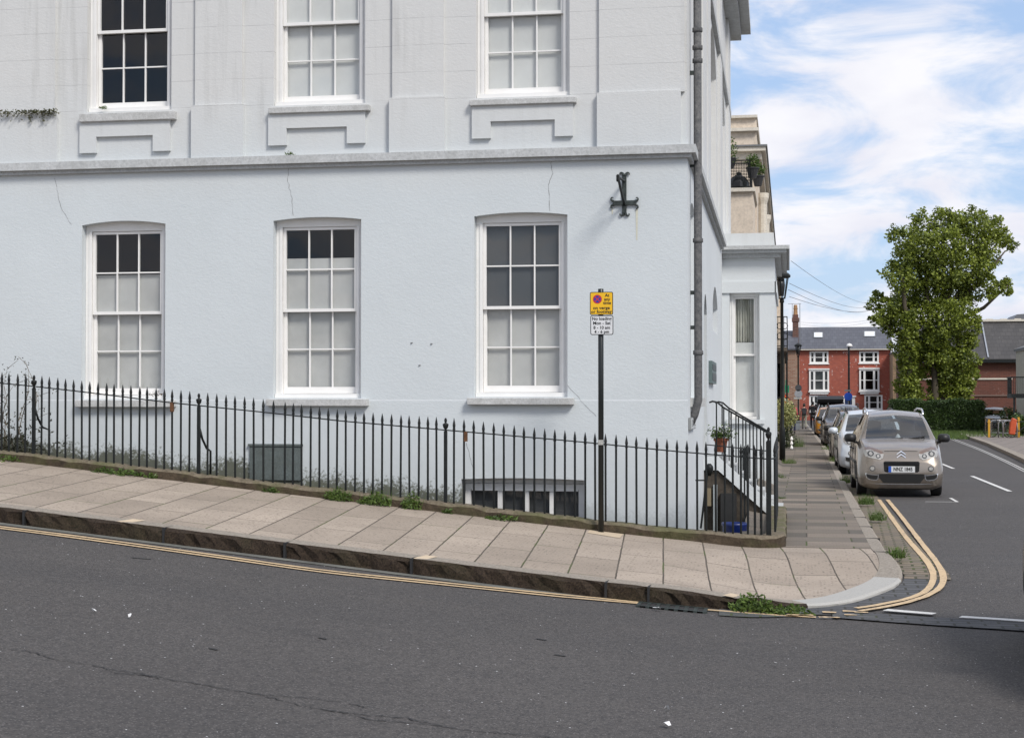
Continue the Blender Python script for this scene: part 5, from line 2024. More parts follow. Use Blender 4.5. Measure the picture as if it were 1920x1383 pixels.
# pots and a sack on the roof balcony
rg = random.Random(12)
for i, (px, py, dy, lb) in enumerate(((1369, 300, 0.8, 'clipped green shrub at the house side of the roof balcony'), (1411, 318, 0.3, 'upper planter with green bush hung on the balcony corner'), (1421, 333, 1.2, 'lower planter with green bush hung on the balcony corner'))):
    c = at_Y(px, py, YL + dy)
    p_ = thing('planter', lb, 'planter', c, 'planters on the roof balcony')
    m = MB()
    m.lathe([(0.10, -0.25), (0.17, 0.02), (0.19, 0.02), (0.19, 0.05)], c, 10)
    m.build('pot', simple('dark_pot', (0.03, 0.03, 0.032), 0.6), p_)
    m = MB()
    for _ in range(260):
        v = Vector((rg.gauss(0, 1), rg.gauss(0, 1), rg.gauss(0, 1))).normalized() * rg.uniform(0.4, 1)
        leaf(m, c + Vector((v.x * 0.22, v.y * 0.22, 0.22 + v.z * (0.22 if i else 0.45))), 0.09, rg)
    m.build('bush', MAT['weed'], p_, fix=False)
c = at_Y(1385, 352, YL + 0.25)
m = MB()
m.lathe([(0.30, 0.0), (0.29, 0.14), (0.2, 0.28), (0.07, 0.36), (0.08, 0.42), (0.0, 0.44)], c, 9)
tag(m.build('black_sack', simple('black_plastic', (0.01, 0.01, 0.011), 0.4, bs=0.6, bscale=8), loc=c), 'black sack slumped behind the balcony railing', 'sack')

# second terrace house with an iron verandah
Y2 = YT + 26.2
X2 = X1 - 0.1
ter2 = thing('verandah_house', 'pale terrace house with black iron verandah over the pavement beyond the lamp post', 'house', (X2, Y2, -1.95))
box_part('wall', CREAM2, ter2, (X2 - 8, Y2, -2.3), (X2, Y2 + 24, at_Y(1450, 470, Y2 + 6).z))
vz0, vz1 = at_Y(1465, 655, Y2).z, at_Y(1465, 600, Y2).z
vx = at_Y(1476, 650, Y2).x
box_part('verandah_slab', simple('verandah_soffit', (0.09, 0.075, 0.06), 0.8), ter2, (X2, Y2 - 3, vz0 - 0.16), (vx, Y2 + 22, vz0))
m = MB()
for z in (vz0 + 0.06, vz0 + 0.35, vz1):
    m.bar((vx, Y2 - 3, z), (vx, Y2 + 22, z), 0.04, 0.04)
    m.bar((X2, Y2 - 3, z), (vx, Y2 - 3, z), 0.04, 0.04)
for k in range(9):
    x = X2 + (vx - X2) * k / 8
    m.bar((x, Y2 - 3, vz0), (x, Y2 - 3, vz1), 0.022, 0.022)
for k in range(5):
    for j in range(2):
        x, z = X2 + (vx - X2) * (k + 0.5) / 5, vz0 + 0.5 + j * 0.45
        r = 0.14
        m.tube([(x + r * math.cos(q * 0.8), Y2 - 3, z + r * math.sin(q * 0.8)) for q in range(9)], 0.018, 4)
for k in range(40):
    y = Y2 - 3 + 25 * k / 40
    m.bar((vx, y, vz0), (vx, y, vz1), 0.02, 0.02)
m.build('verandah_railing', MAT['iron'], ter2)
for k in range(7):
    y = Y2 + 0.6 + k * 3.3
    box_part('verandah_post', MAT['iron'], ter2, (vx - 0.06, y, -2.2), (vx, y + 0.06, vz0 - 0.17))
    f = box_part('window', MAT['white'], ter2, (X2 - 0.02, y + 0.9, vz0 + 0.3), (X2 + 0.05, y + 2.2, vz0 + 2.6))
    box_part('pane', MAT['glass_dark'], f, (X2 + 0.03, y + 1.0, vz0 + 0.4), (X2 + 0.055, y + 2.1, vz0 + 2.5))
    box_part('shopfront', simple('brown_shopfront', (0.12, 0.085, 0.055), 0.6), ter2, (X2 - 0.02, y + 0.4, -1.9), (X2 + 0.08, y + 2.9, vz0 - 0.4))
box_part('shop_bay', simple('dark_timber', (0.10, 0.08, 0.06), 0.6), ter2, (X2 - 0.05, Y2 + 2.0, -2.2), (vx - 0.12, Y2 + 4.5, vz0 - 0.18))
box_part('shop_window', MAT['glass_dark'], ter2, (X2 + 0.1, Y2 + 1.98, -1.2), (vx - 0.25, Y2 + 1.995, vz0 - 0.6))
box_part('upper_bay', CREAM, ter2, (X2 - 0.05, Y2 + 1.2, vz0 + 0.001), (at_Y(1464, 600, Y2 + 1.2).x, Y2 + 5, at_Y(1460, 505, Y2 + 1.2).z))
# green board hanging by the verandah
g0, g1 = at_Y(1468, 722, 88), at_Y(1479.5, 736, 88)
m = MB()
m.box((g0.x, 88, g1.z), (g1.x, 88.06, g0.z))
m.box(((g0.x + g1.x) / 2 - 0.03, 88.0, g0.z), ((g0.x + g1.x) / 2 + 0.03, 88.05, g0.z + 0.3))
tag(m.build('hanging_board', simple('green_board', (0.01, 0.22, 0.11), 0.5), loc=(g0.x, 88, g1.z)), 'small green hanging board under the iron verandah', 'sign')

# red brick house that closes the street
YR = 163.0
rX = lambda px, Y=YR: at_Y(px, 700, Y).x
rZ = lambda py, Y=YR: at_Y(1585, py, Y).z
RED = brick_mat('red_brick', (0.40, 0.092, 0.052), (0.28, 0.062, 0.04), (0.30, 0.14, 0.11), 1.3, 'xz', 0.75)
SLATE = slate_mat('blue_slate', (0.115, 0.12, 0.14), (0.085, 0.088, 0.105), 'xz', 0.42, 0.34, 0.25)
red = thing('red_brick_house', 'three-storey red brick house with white windows and slate roof at the street end', 'house', (rX(1585), YR, -2.2))


def RF(u, z, d):
    return (u, YR + d, z)


wins = []
for (a, b, t, bt) in ((1518, 1553.5, 658, 681), (1611, 1648, 658.5, 680.5), (1517, 1554.5, 693, 733), (1611, 1648.5, 692, 733), (1517, 1550, 740.5, 772), (1620.5, 1654.5, 740, 768)):
    wins.append((rX(a), rX(b), rZ(bt), rZ(t), 0.0))
dr = (rX(1578), rX(1603), -2.3, rZ(744), 0.0)
m = MB()
wall_open(m, rX(1497), rX(1673), -2.4, rZ(655), wins + [dr], RF, 0.15)
m.quad(RF(rX(1497), -2.4, 0), RF(rX(1497), -2.4, 9), RF(rX(1497), rZ(655), 9), RF(rX(1497), rZ(655), 0))
m.quad(RF(rX(1673), -2.4, 0), RF(rX(1673), -2.4, 9), RF(rX(1673), rZ(655), 9), RF(rX(1673), rZ(655), 0))
m.build('wall', RED, red, fix=False)
for i, w in enumerate(wins):
    m = MB()
    u0, u1, z0, z1 = w[:4]
    bayw = i in (2, 3)
    f0 = -0.16 if bayw else 0.01
    frame_rect(m, u0, u1, z0, z1, 0.17, f0, 0.12, RF, 0.17, 0.16)
    for fx in (0.26, 0.74):
        u = u0 + (u1 - u0) * fx
        m.prism([(u - 0.10, z0 + 0.17), (u + 0.10, z0 + 0.17), (u + 0.10, z1 - 0.16), (u - 0.10, z1 - 0.16)], f0 + 0.03, 0.1, RF)
    zm = (z0 + z1) / 2
    m.prism([(u0 + 0.17, zm - 0.035), (u1 - 0.17, zm - 0.035), (u1 - 0.17, zm + 0.035), (u0 + 0.17, zm + 0.035)], f0 + 0.05, 0.09, RF)
    m.prism([(u0 - 0.08, z0 - 0.10), (u1 + 0.08, z0 - 0.10), (u1 + 0.08, z0 - 0.002), (u0 - 0.08, z0 - 0.002)], f0 - 0.12, 0.05, RF)
    if bayw:
        m.prism([(u0 + 0.1, z0 - 0.3), (u1 - 0.1, z0 - 0.3), (u1 - 0.02, z0 - 0.102), (u0 + 0.02, z0 - 0.102)], f0 - 0.04, 0.05, RF)
        m.prism([(u0 - 0.06, z1 + 0.002), (u1 + 0.06, z1 + 0.002), (u1 + 0.02, z1 + 0.14), (u0 - 0.02, z1 + 0.14)], f0 - 0.1, 0.05, RF)
    f = m.build('window', MAT['white'], red)
    WL[f] = WL[red]
    m = MB()
    m.quad(RF(u0 + 0.1, z0 + 0.1, 0.08), RF(u1 - 0.1, z0 + 0.1, 0.08), RF(u1 - 0.1, z1 - 0.1, 0.08), RF(u0 + 0.1, z1 - 0.1, 0.08))
    m.build('pane', MAT['glass_dark'], f, fix=False)
    m = MB()
    cw = {2: (0.05, 0.95), 0: (0.28, 0.3), 3: (0.3, 0.4), 5: (0.3, 0.62), 4: (0.3, 0.6), 1: (0.28, 0.72)}[i]
    m.prism([(u0 + (u1 - u0) * cw[0], z0 + 0.1), (u0 + (u1 - u0) * cw[1], z0 + 0.1), (u0 + (u1 - u0) * cw[1], z1 - 0.1), (u0 + (u1 - u0) * cw[0], z1 - 0.1)], 0.16, 0.18, RF)
    m.build('curtain', simple('curtain_cloth', (0.38, 0.36, 0.33) if i == 2 else (0.12, 0.12, 0.12), 0.9), f)
m = MB()
m.quad(RF(rX(1497), -2.4, 1.2), RF(rX(1673), -2.4, 1.2), RF(rX(1673), rZ(655), 1.2), RF(rX(1497), rZ(655), 1.2))
m.build('interior', MAT['room'], red)
m = MB()
frame_rect(m, dr[0], dr[1], dr[2], dr[3], 0.30, -0.06, 0.1, RF, 0.0, 0.18)
m.prism([(dr[0] - 0.1, dr[3]), (dr[1] + 0.1, dr[3]), (dr[1] + 0.1, dr[3] + 0.12), (dr[0] - 0.1, dr[3] + 0.12)], -0.18, 0.02, RF)
f = m.build('door_frame', MAT['white'], red)
WL[f] = WL[red]
box_part('door', simple('blue_door', (0.01, 0.03, 0.10), 0.4), f, (dr[0] + 0.3, YR + 0.06, dr[2]), (dr[1] - 0.3, YR + 0.1, dr[3] - 0.18))
m = MB()
ez = rZ(655)
m.prism([(0, ez - 0.02), (-0.35, ez - 0.04), (-0.35, ez + 0.08), (4.2, rZ(613, YR + 4.2)), (8.6, ez + 0.05), (8.6, ez - 0.05)], rX(1496), rX(1674), lambda u, z, d: (d, YR + u, z))
rf = m.build('roof', SLATE, red)
WL[rf] = WL[red]
m = MB()
m.box((rX(1496), YR - 0.42, ez - 0.06), (rX(1674), YR - 0.30, ez + 0.04))
m.build('gutter', CREAM2, rf)


def on_roof(px, py, lift=0.05):
    """point on the front roof slope of the red house"""
    zr_ = rZ(613, YR + 4.2)
    a, b = Vector((0, YR - 0.35, ez + 0.08)), Vector((0, YR + 4.2, zr_))
    nr = Vector((0, -(b.z - a.z), b.y - a.y)).normalized()
    a = a + nr * lift
    d = ray(px, py)
    return d * (a.dot(nr) / d.dot(nr))


for (a, b, t, bt) in ((1525, 1543.5, 622.5, 633), (1619, 1642, 620.5, 631)):
    m = MB()
    c = [on_roof(a, bt), on_roof(b, bt), on_roof(b, t), on_roof(a, t)]
    c2_ = [on_roof(a, bt, 0.0), on_roof(b, bt, 0.0), on_roof(b, t, 0.0), on_roof(a, t, 0.0)]
    m.add(c + c2_, [(0, 1, 2, 3), (0, 4, 5, 1), (1, 5, 6, 2), (2, 6, 7, 3), (3, 7, 4, 0)])
    s_ = m.build('skylight', LEADC, rf)
    WL[s_] = WL[red]
    m = MB()
    mid = sum(c, Vector()) / 4
    m.add([mid + (v - mid) * 0.82 + Vector((0, -0.02, 0.02)) for v in c], [(0, 1, 2, 3)])
    m.build('pane', simple('bright_skylight', (0.75, 0.78, 0.8), 0.15, var=0.05), rf)
m = MB()
x = rX(1671)
m.tube([(x, YR - 0.1, ez - 0.1), (x, YR - 0.1, -2.2)], 0.07, 8)
m.build('downpipe', MAT['white'], red)

# brick neighbour on the left with the tall chimney, clad building on the right
YN = 140.0
nX = lambda px: at_Y(px, 700, YN).x
nZ = lambda py: at_Y(1485, py, YN).z
BROWN = brick_mat('brown_brick', (0.25, 0.12, 0.075), (0.34, 0.22, 0.15), (0.30, 0.25, 0.2), 1.6, 'xz', 0.5)
nb_ = thing('chimney_house', 'narrow brick house with slate roof and tall chimney left of the red house', 'house', (nX(1485), YN, -2.15))
m = MB()
m.prism([(nX(1462), -2.3), (nX(1499), -2.3), (nX(1499), nZ(668)), (nX(1494), nZ(662)), (nX(1494), nZ(655)), (nX(1462), nZ(655))], YN, YN + 8, lambda u, z, d: (u, d, z))
m.build('wall', BROWN, nb_)
m = MB()
m.prism([(0, nZ(656)), (-0.3, nZ(656)), (-0.3, nZ(653)), (4, nZ(616)), (8, nZ(655))], nX(1462), nX(1497), lambda u, z, d: (d, YN + u, z))
nr_ = m.build('roof', SLATE, nb_)
WL[nr_] = WL[nb_]
m = MB()
cx0, cx1 = nX(1486.5), nX(1498)
m.box((cx0, YN + 2.4, nZ(664)), (cx1, YN + 3.6, nZ(600)))
m.box((cx0 - 0.06, YN + 2.34, nZ(600)), (cx1 + 0.06, YN + 3.66, nZ(593)))
m.box((cx0 + 0.02, YN + 2.42, nZ(593)), (cx1 - 0.02, YN + 3.58, nZ(587)))
m.build('chimney', brick_mat('chimney_brick', (0.17, 0.065, 0.045), (0.09, 0.05, 0.04), (0.15, 0.12, 0.1), 1.6), nr_)
m = MB()
m.lathe([(0.2, 0), (0.17, 0.5), (0.21, 0.55), (0.18, 0.62), (0.15, 0.9)], ((cx0 + cx1) / 2, YN + 3, nZ(587)), 10)
m.build('chimney_pot', simple('clay_pot', (0.42, 0.24, 0.12), 0.8), nr_)
m = MB()
ax, ay = nX(1500.5), YN + 2.6
m.tube([(ax, ay, nZ(655)), (ax, ay, nZ(566))], 0.03, 5)
m.tube([(nX(1478), ay, nZ(566)), (nX(1503), ay, nZ(566))], 0.018, 4)
for k in range(5):
    xq = nX(1480 + k * 4.5)
    m.tube([(xq, ay - 0.3, nZ(566)), (xq, ay + 0.3, nZ(566))], 0.012, 4)
m.tube([(nX(1486), ay, nZ(566)), (nX(1486), ay, nZ(600))], 0.02, 4)
m.build('aerial', LEADC, nr_)
cl = thing('clad_building', 'brown boarded building squeezed between the red house and the big tree', 'building', (rX(1685), 158, -2.2))
for k in range(26):
    pass
m = MB()
z = -2.3
while z < at_Y(1685, 664, 158).z:
    m.prism([(0, z), (0, z + 0.24), (0.06, z + 0.24), (0.02, z)], at_Y(1674, 700, 158).x, at_Y(1730, 700, 158).x, lambda u, zz_, d: (d, 158 + u, zz_))
    z += 0.25
m.box((at_Y(1674, 700, 158).x, 158.06, -2.3), (at_Y(1730, 700, 158).x, 164, z))
m.build('wall', simple('brown_boards', (0.25, 0.165, 0.10), 0.8, var=0.25, vs=3), cl)
box_part('roof', SLATE, cl, (at_Y(1673, 700, 158).x, 157.8, z), (at_Y(1732, 700, 158).x, 164, z + 0.15))

# brick hall with a stained slate roof on the right
YH = 122.0
hX = lambda px, Y=YH: at_Y(px, 700, Y).x
hZ = lambda py, Y=YH: at_Y(1850, py, Y).z
hall = thing('brick_hall', 'long dark red brick hall with steep stained slate roof behind the bicycle stands', 'building', (hX(1850), YH, -2.1))
DRED = brick_mat('dark_red_brick', (0.15, 0.050, 0.033), (0.105, 0.038, 0.027), (0.15, 0.075, 0.055), 1.5, 'xz', 0.15, (0.5, 0.42, 0.38))
box_part('wall', DRED, hall, (hX(1700), YH, -2.4), (hX(2080), YH + 12, hZ(674)))
box_part('string_course', CREAM2, hall, (hX(1700), YH - 0.08, hZ(711.5)), (hX(1898), YH + 0.05, hZ(708.5)))
box_part('string_course', simple('brown_stone', (0.16, 0.10, 0.08), 0.8), hall, (hX(1700), YH - 0.08, hZ(742.5)), (hX(1898), YH + 0.05, hZ(739.5)))
HSLATE = slate_mat('stained_slate', (0.075, 0.070, 0.068), (0.050, 0.047, 0.047), 'xz', 0.4, 0.3, 0.55)
m = MB()
m.prism([(0, hZ(675)), (-0.4, hZ(676)), (-0.4, hZ(673)), (3.6, hZ(603, YH + 3.6)), (8.6, hZ(603, YH + 3.6)), (12, hZ(674))], hX(1700), hX(2080), lambda u, z, d: (d, YH + u, z))
hr_ = m.build('roof', HSLATE, hall)
WL[hr_] = WL[hall]
m = MB()
m.box((hX(1700), YH - 0.5, hZ(680)), (hX(2080), YH - 0.3, hZ(674)))
m.build('gutter', MAT['iron'], hr_)
m = MB()
zq = hZ(603, YH + 3.6)
m.box((hX(1700), YH + 3.4, zq + 0.001), (hX(2080), YH + 4.0, zq + 0.16))
for k in range(14):
    xx = hX(1700) + (hX(2080) - hX(1700)) * k / 14
    m.box((xx, YH + 3.5, zq + 0.16), (xx + 0.5, YH + 3.8, zq + 0.22))
m.build('ridge', CREAM2, hr_)
a_, b_ = at_Y(1841, 606, YH + 3.3), at_Y(1853, 671, YH - 0.3)
m = MB()
m.bar(b_ + Vector((0, -0.05, 0.05)), a_ + Vector((0, -0.05, 0.05)), 0.10, 0.05)
m.build('flashing', simple('pale_lead', (0.30, 0.32, 0.36), 0.5), hr_)
m = MB()
m.prism([(hX(1894, 130), hZ(604, 130)), (hX(1990, 130), hZ(604, 130)), (hX(1990, 130), hZ(585, 130)), (hX(1904, 130), hZ(591, 130))], 129, 134, lambda u, z, d: (u, d, z))
m.build('roof_lantern', simple('lantern_slate', (0.14, 0.145, 0.155), 0.5), hr_)
# cream house at the right edge with black balcony
YC = 86.0
cX = lambda px, Y=YC: at_Y(px, 700, Y).x
cZ = lambda py, Y=YC: at_Y(1910, py, Y).z
ch = thing('cream_house', 'pale cream house with black railed balcony at the right edge of the view', 'house', (cX(1930), YC, -2.0))
box_part('wall', rough_stone('ivory_render', (0.52, 0.50, 0.42), (0.40, 0.39, 0.33), 1.5, 0.2, 0.5), ch, (at_Y(1905, 700, YC + 9).x, YC, -2.2), (cX(2060), YC + 9, cZ(650)))
m = MB()
m.prism([(at_Y(1902, 700, YC + 9).x, cZ(650)), (cX(2090), cZ(600)), (cX(2090), cZ(594)), (at_Y(1902, 700, YC + 9).x, cZ(645))], YC - 0.2, YC + 9.2, lambda u, z, d: (u, d, z))
m.build('roof', LEADC, ch)
f = box_part('window', MAT['white'], ch, (cX(1955), YC - 0.04, cZ(718)), (cX(1977), YC + 0.02, cZ(682)))
box_part('pane', MAT['glass_dark'], f, (cX(1957), YC - 0.05, cZ(716)), (cX(1975), YC - 0.03, cZ(685)))
m = MB()
m.lathe([(0.07, -0.15), (0.09, 0), (0.0, 0.12)], (at_Y(1905, 700, YC + 9).x - 0.06, YC + 4.5, at_Y(1912, 672, YC + 4.5).z), 8)
m.build('lamp', MAT['white'], ch)
m = MB()
yb = YC - 1.6
ba, bb = at_Y(1896.5, 738, yb), at_Y(1990, 738, yb)
bt_ = at_Y(1897, 707, yb).z
m.box((ba.x, yb, ba.z - 0.22), (bb.x, YC, ba.z))
m.bar((ba.x, yb, bt_), (bb.x, yb, bt_), 0.06, 0.06)
m.bar((ba.x, yb, bt_), (ba.x, YC, bt_), 0.06, 0.06)
for k in range(26):
    xq = ba.x + (bb.x - ba.x) * k / 26
    m.bar((xq, yb, ba.z), (xq, yb, bt_), 0.035, 0.02)
for k in range(9):
    yq = yb + 1.6 * k / 9
    m.bar((ba.x, yq, ba.z), (ba.x, yq, bt_), 0.03, 0.03)
for xq in (ba.x + 0.1, ba.x + 1.4):
    m.box((xq, yb + 0.05, -2.1), (xq + 0.1, yb + 0.15, ba.z - 0.22))
m.build('balcony', MAT['iron'], ch)
# outside steps under the balcony
m = MB()
for k in range(6):
    m.box((ba.x + 0.7, yb - 0.3 - 0.28 * (6 - k), -2.1), (ba.x + 2.2, yb - 0.3 - 0.28 * (5 - k), -2.0 + 0.2 * (k + 1)))
m.build('steps', simple('mossy_steps', (0.12, 0.12, 0.08), 0.9, var=0.4), ch)

# telephone wires from the corner house to the tree side of the street
WIRE = simple('wire', (0.22, 0.22, 0.24), 0.6)
for i, (p0_, p1_, sag, lb) in enumerate((((1483, 489), (1632, 568), 0.5, 'uppermost telephone wire running from the bay cornice to behind the tree'), ((1480, 531), (1640, 572), 0.6, 'second telephone wire from the top, beyond the bay cornice'),
                                        ((1478, 543), (1640, 577), 0.7, 'third telephone wire from the top, just above the lowest'), ((1480, 556), (1640, 578), 0.5, 'lowest telephone wire of the bundle crossing by the near lantern'),
                                        ((1502, 604), (1662, 594), 0.5, 'faint telephone wire just above the red house roof'), ((1502, 608), (1640, 601), 0.6, 'lower faint wire almost touching the red house ridge'))):
    ya = 38 if i < 4 else 139
    a_ = at_Y(p0_[0], p0_[1], ya)
    b_ = at_Y(p1_[0], p1_[1], 112 if i < 4 else 150)
    m = MB()
    pts = []
    for k in range(17):
        t = k / 16
        q = a_.lerp(b_, t)
        q.z -= sag * 4 * t * (1 - t) * 0.6
        pts.append(q)
    m.tube(pts, 0.007 if i < 4 else 0.009, 4)
    tag(m.build('telephone_wire', WIRE, loc=a_), lb, 'wire', 'telephone wires over the side street')

# ------------------------------------------------------------------ street lamps
def street_lamp(px, base_py, top_py, label):
    p = ground(px, base_py, lambda x, y: side_z(y) + 0.1)
    H = at_Y(px, top_py, p.y).z - p.z
    t = thing('street_lamp', label, 'street lamp', p, 'black lantern lamp posts along the pavement')
    hl = 0.82
    m = MB()
    k = H - hl
    m.lathe([(0.085, 0), (0.085, 0.9), (0.075, 0.98), (0.052, 1.05), (0.045, k - 0.12), (0.065, k - 0.1), (0.065, k - 0.04), (0.05, k)], p, 14)
    m.build('post', MAT['iron'], t, smooth_=True)
    m = MB()
    z0 = p.z + k
    m.lathe([(0.10, 0.0), (0.105, 0.03), (0.06, 0.035)], (p.x, p.y, z0), 12)
    m.lathe([(0.205, 0.60), (0.245, 0.62), (0.25, 0.68), (0.19, 0.74), (0.08, 0.79), (0.03, 0.80), (0.03, 0.84), (0.0, 0.86)], (p.x, p.y, z0), 16)
    for q in range(6):
        a = q * math.pi / 3 + 0.35
        m.bar((p.x + 0.10 * math.cos(a), p.y + 0.10 * math.sin(a), z0 + 0.03), (p.x + 0.195 * math.cos(a), p.y + 0.195 * math.sin(a), z0 + 0.61), 0.02, 0.02)
    ln = m.build('lantern', MAT['iron'], t)
    WL[ln] = WL[t]
    m = MB()
    for q in range(6):
        a0, a1 = q * math.pi / 3 + 0.35, (q + 1) * math.pi / 3 + 0.35
        if q in (2, 3):
            continue
        m.quad((p.x + 0.09 * math.cos(a0), p.y + 0.09 * math.sin(a0), z0 + 0.04), (p.x + 0.09 * math.cos(a1), p.y + 0.09 * math.sin(a1), z0 + 0.04),
               (p.x + 0.185 * math.cos(a1), p.y + 0.185 * math.sin(a1), z0 + 0.6), (p.x + 0.185 * math.cos(a0), p.y + 0.185 * math.sin(a0), z0 + 0.6))
    m.build('glazing', MAT['glass'], ln, fix=False)
    m = MB()
    m.lathe([(0.085, 0.08), (0.125, 0.40), (0.10, 0.58)], (p.x - 0.03, p.y - 0.01, z0), 12)
    m.build('reflector', simple('dark_reflector', (0.03, 0.03, 0.033), 0.25), ln, smooth_=True)
    return t, p


street_lamp(1467, 866, 507, 'black lantern lamp post nearest the camera, beside the white bay')
lt, lp = street_lamp(1497, 803, 643, 'distant black lantern lamp post with round street signs, before the red house')
sgn = thing('lamp_signs', 'round and oblong street signs fixed to the distant lantern lamp post', 'sign', (lp.x, lp.y - 0.07, at_Y(1497, 745, lp.y).z))
for py, r, colr in ((727, 0.22, (0.06, 0.06, 0.065)), (738, 0.26, (0.30, 0.31, 0.33))):
    m = MB()
    c = at_Y(1497, py, lp.y - 0.09)
    m.prism([(c.x + r * math.cos(R(q * 20)), c.z + r * math.sin(R(q * 20))) for q in range(18)], 0, 0.02, lambda u, z, d: (u, lp.y - 0.11 + d, z))
    m.build('disc', simple('sign_grey', colr, 0.5), sgn)
m = MB()
c = at_Y(1496, 746, lp.y - 0.09)
m.box((c.x - 0.26, lp.y - 0.11, c.z - 0.06), (c.x + 0.26, lp.y - 0.09, c.z + 0.06))
m.build('plate', simple('sign_pale', (0.4, 0.4, 0.38), 0.5), sgn)
# thin modern lamp column before the red house
p = ground(1592, 798, lambda x, y: side_z(y))
p = at_Y(1592, 790, 135)
p.z = -2.1
ml = thing('column_lamp', 'thin modern lamp column with white head in front of the red house', 'street lamp', p)
m = MB()
zt = at_Y(1592, 650, 135).z
m.lathe([(0.09, 0), (0.08, zt - p.z), (0.0, zt - p.z + 0.02)], p, 8)
m.build('post', MAT['iron'], ml)
m = MB()
m.lathe([(0.06, -0.05), (0.24, 0.02), (0.26, 0.1), (0.16, 0.24), (0.0, 0.3)], (p.x + 0.05, 135, zt), 12)
m.build('head', MAT['white'], ml, smooth_=True)
c = at_Y(1590.5, 743, 131)
m = MB()
r = 0.33
m.prism([(c.x + r * math.cos(R(q * 20)), c.z + r * math.sin(R(q * 20))) for q in range(18)], 0, 0.03, lambda u, z, d: (u, 131 + d, z))
bs_ = thing('round_blue_sign', 'round blue road sign on a short grey post by the roof-box car', 'sign', (c.x, 131, -2.1))
m.build('disc', simple('sign_blue', (0.01, 0.07, 0.42), 0.4), bs_)
m = MB()
m.box((c.x - 0.035, 131.03, -2.1), (c.x + 0.035, 131.09, c.z + 0.2))
m.box((c.x - 0.3, 131.0, c.z + 0.42), (c.x + 0.25, 131.03, c.z + 0.56))
m.build('post', LEADC, bs_)

# orange diamond road-works sign
YO = 76.0
c = at_Y(1466.5, 748, YO)
rs = thing('roadworks_sign', 'orange diamond road sign with a white and black band beyond the near lamp post', 'sign', (c.x, YO, -1.95))
r = 15.5 / 39.5
m = MB()
dm = lambda s_: [(c.x - r * s_, c.z), (c.x, c.z - r * s_ * 0.95), (c.x + r * s_, c.z), (c.x, c.z + r * s_ * 0.95)]
m.prism(dm(1.0), 0, 0.02, lambda u, z, d: (u, YO + d, z))
m.build('frame', MAT['iron'], rs)
m = MB()
m.prism(dm(0.92), -0.008, 0.0, lambda u, z, d: (u, YO + d, z))
m.build('face', simple('sign_orange', (0.72, 0.10, 0.015), 0.5), rs)
m = MB()
m.prism([(c.x - r * 0.72, c.z - 0.09), (c.x + r * 0.72, c.z - 0.09), (c.x + r * 0.72, c.z + 0.02), (c.x - r * 0.72, c.z + 0.02)], -0.012, -0.008, lambda u, z, d: (u, YO + d, z))
m.build('band', MAT['white'], rs)
m = MB()
m.prism([(c.x - r * 0.8, c.z + 0.03), (c.x + r * 0.8, c.z + 0.03), (c.x + r * 0.7, c.z + 0.085), (c.x - r * 0.7, c.z + 0.085)], -0.012, -0.008, lambda u, z, d: (u, YO + d, z))
m.build('band', MAT['iron'], rs)
m = MB()
m.bar((c.x, YO + 0.03, c.z), (c.x, YO + 0.03, -1.9), 0.04, 0.03)
m.bar((c.x, YO + 0.03, -1.85), (c.x + 0.2, YO + 0.4, -1.95), 0.04, 0.03)
m.build('stand', MAT['iron'], rs)

# ------------------------------------------------------------------ greenery
def leaf_cloud(mb, clumps, n_per, size, rg, flat=1.0, shell=0.35):
    for (c, r, w) in clumps:
        for _ in range(int(n_per * w)):
            v = Vector((rg.gauss(0, 1), rg.gauss(0, 1), rg.gauss(0, 1))).normalized()
            rr = r * (shell + (1 - shell) * rg.random() ** 0.6) * rg.choice((1, 1, 1, 1.08))
            p = c + Vector((v.x * rr, v.y * rr, v.z * rr * flat))
            leaf(mb, p, size * rg.uniform(0.65, 1.35), rg, -0.1, wide=0.75)


YTR = 103.0
SC = FPX / (YTR * 0.998)
clump_px = [(1706, 452, 30), (1732, 432, 28), (1765, 424, 28), (1800, 418, 26), (1830, 420, 26), (1858, 428, 24), (1880, 446, 19), (1895, 462, 10),
            (1700, 486, 30), (1735, 470, 34), (1775, 462, 36), (1815, 460, 34), (1850, 468, 28), (1690, 522, 28), (1725, 512, 36), (1770, 506, 40), (1812, 505, 36), (1842, 505, 20),
            (1700, 556, 32), (1740, 552, 38), (1785, 550, 38), (1820, 548, 24), (1855, 532, 15), (1874, 540, 13), (1888, 530, 10), (1858, 552, 11), (1892, 545, 8),
            (1637, 572, 13), (1655, 590, 18), (1668, 612, 18), (1672, 572, 16), (1648, 555, 10), (1640, 598, 9), (1680, 595, 20),
            (1694, 610, 30), (1730, 600, 36), (1772, 598, 38), (1808, 590, 28), (1826, 612, 14), (1690, 652, 20), (1718, 648, 28), (1752, 645, 30), (1790, 640, 36), (1818, 640, 16),
            (1700, 690, 22), (1722, 690, 16), (1758, 682, 20), (1790, 682, 30), (1815, 675, 20), (1703, 725, 22), (1792, 718, 28), (1816, 712, 15), (1826, 700, 8), (1775, 735, 22), (1800, 740, 22), (1708, 748, 18), (1765, 720, 14), (1750, 745, 12), (1712, 735, 18), (1712, 700, 18), (1722, 655, 18), (1700, 765, 18), (1735, 700, 12), (1748, 722, 10), (1780, 760, 18), (1808, 735, 16), (1690, 575, 20), (1706, 745, 20), (1772, 700, 16), (1745, 668, 18)]
tb = at_Y(1755, 800, YTR)
tree = thing('plane_tree', 'tall broad leafy tree with several ivy-clad stems behind the clipped hedge', 'tree', (tb.x, YTR, -2.05))
rg = random.Random(21)
cl_ = []
for (px, py, r) in clump_px:
    dy = rg.uniform(-1.2, 1.2) * (1.0 if py < 640 else 0.5)
    c = at_Y(px, py, YTR + dy)
    cl_.append((c, r / SC, (r / 28) ** 2))
m = MB()
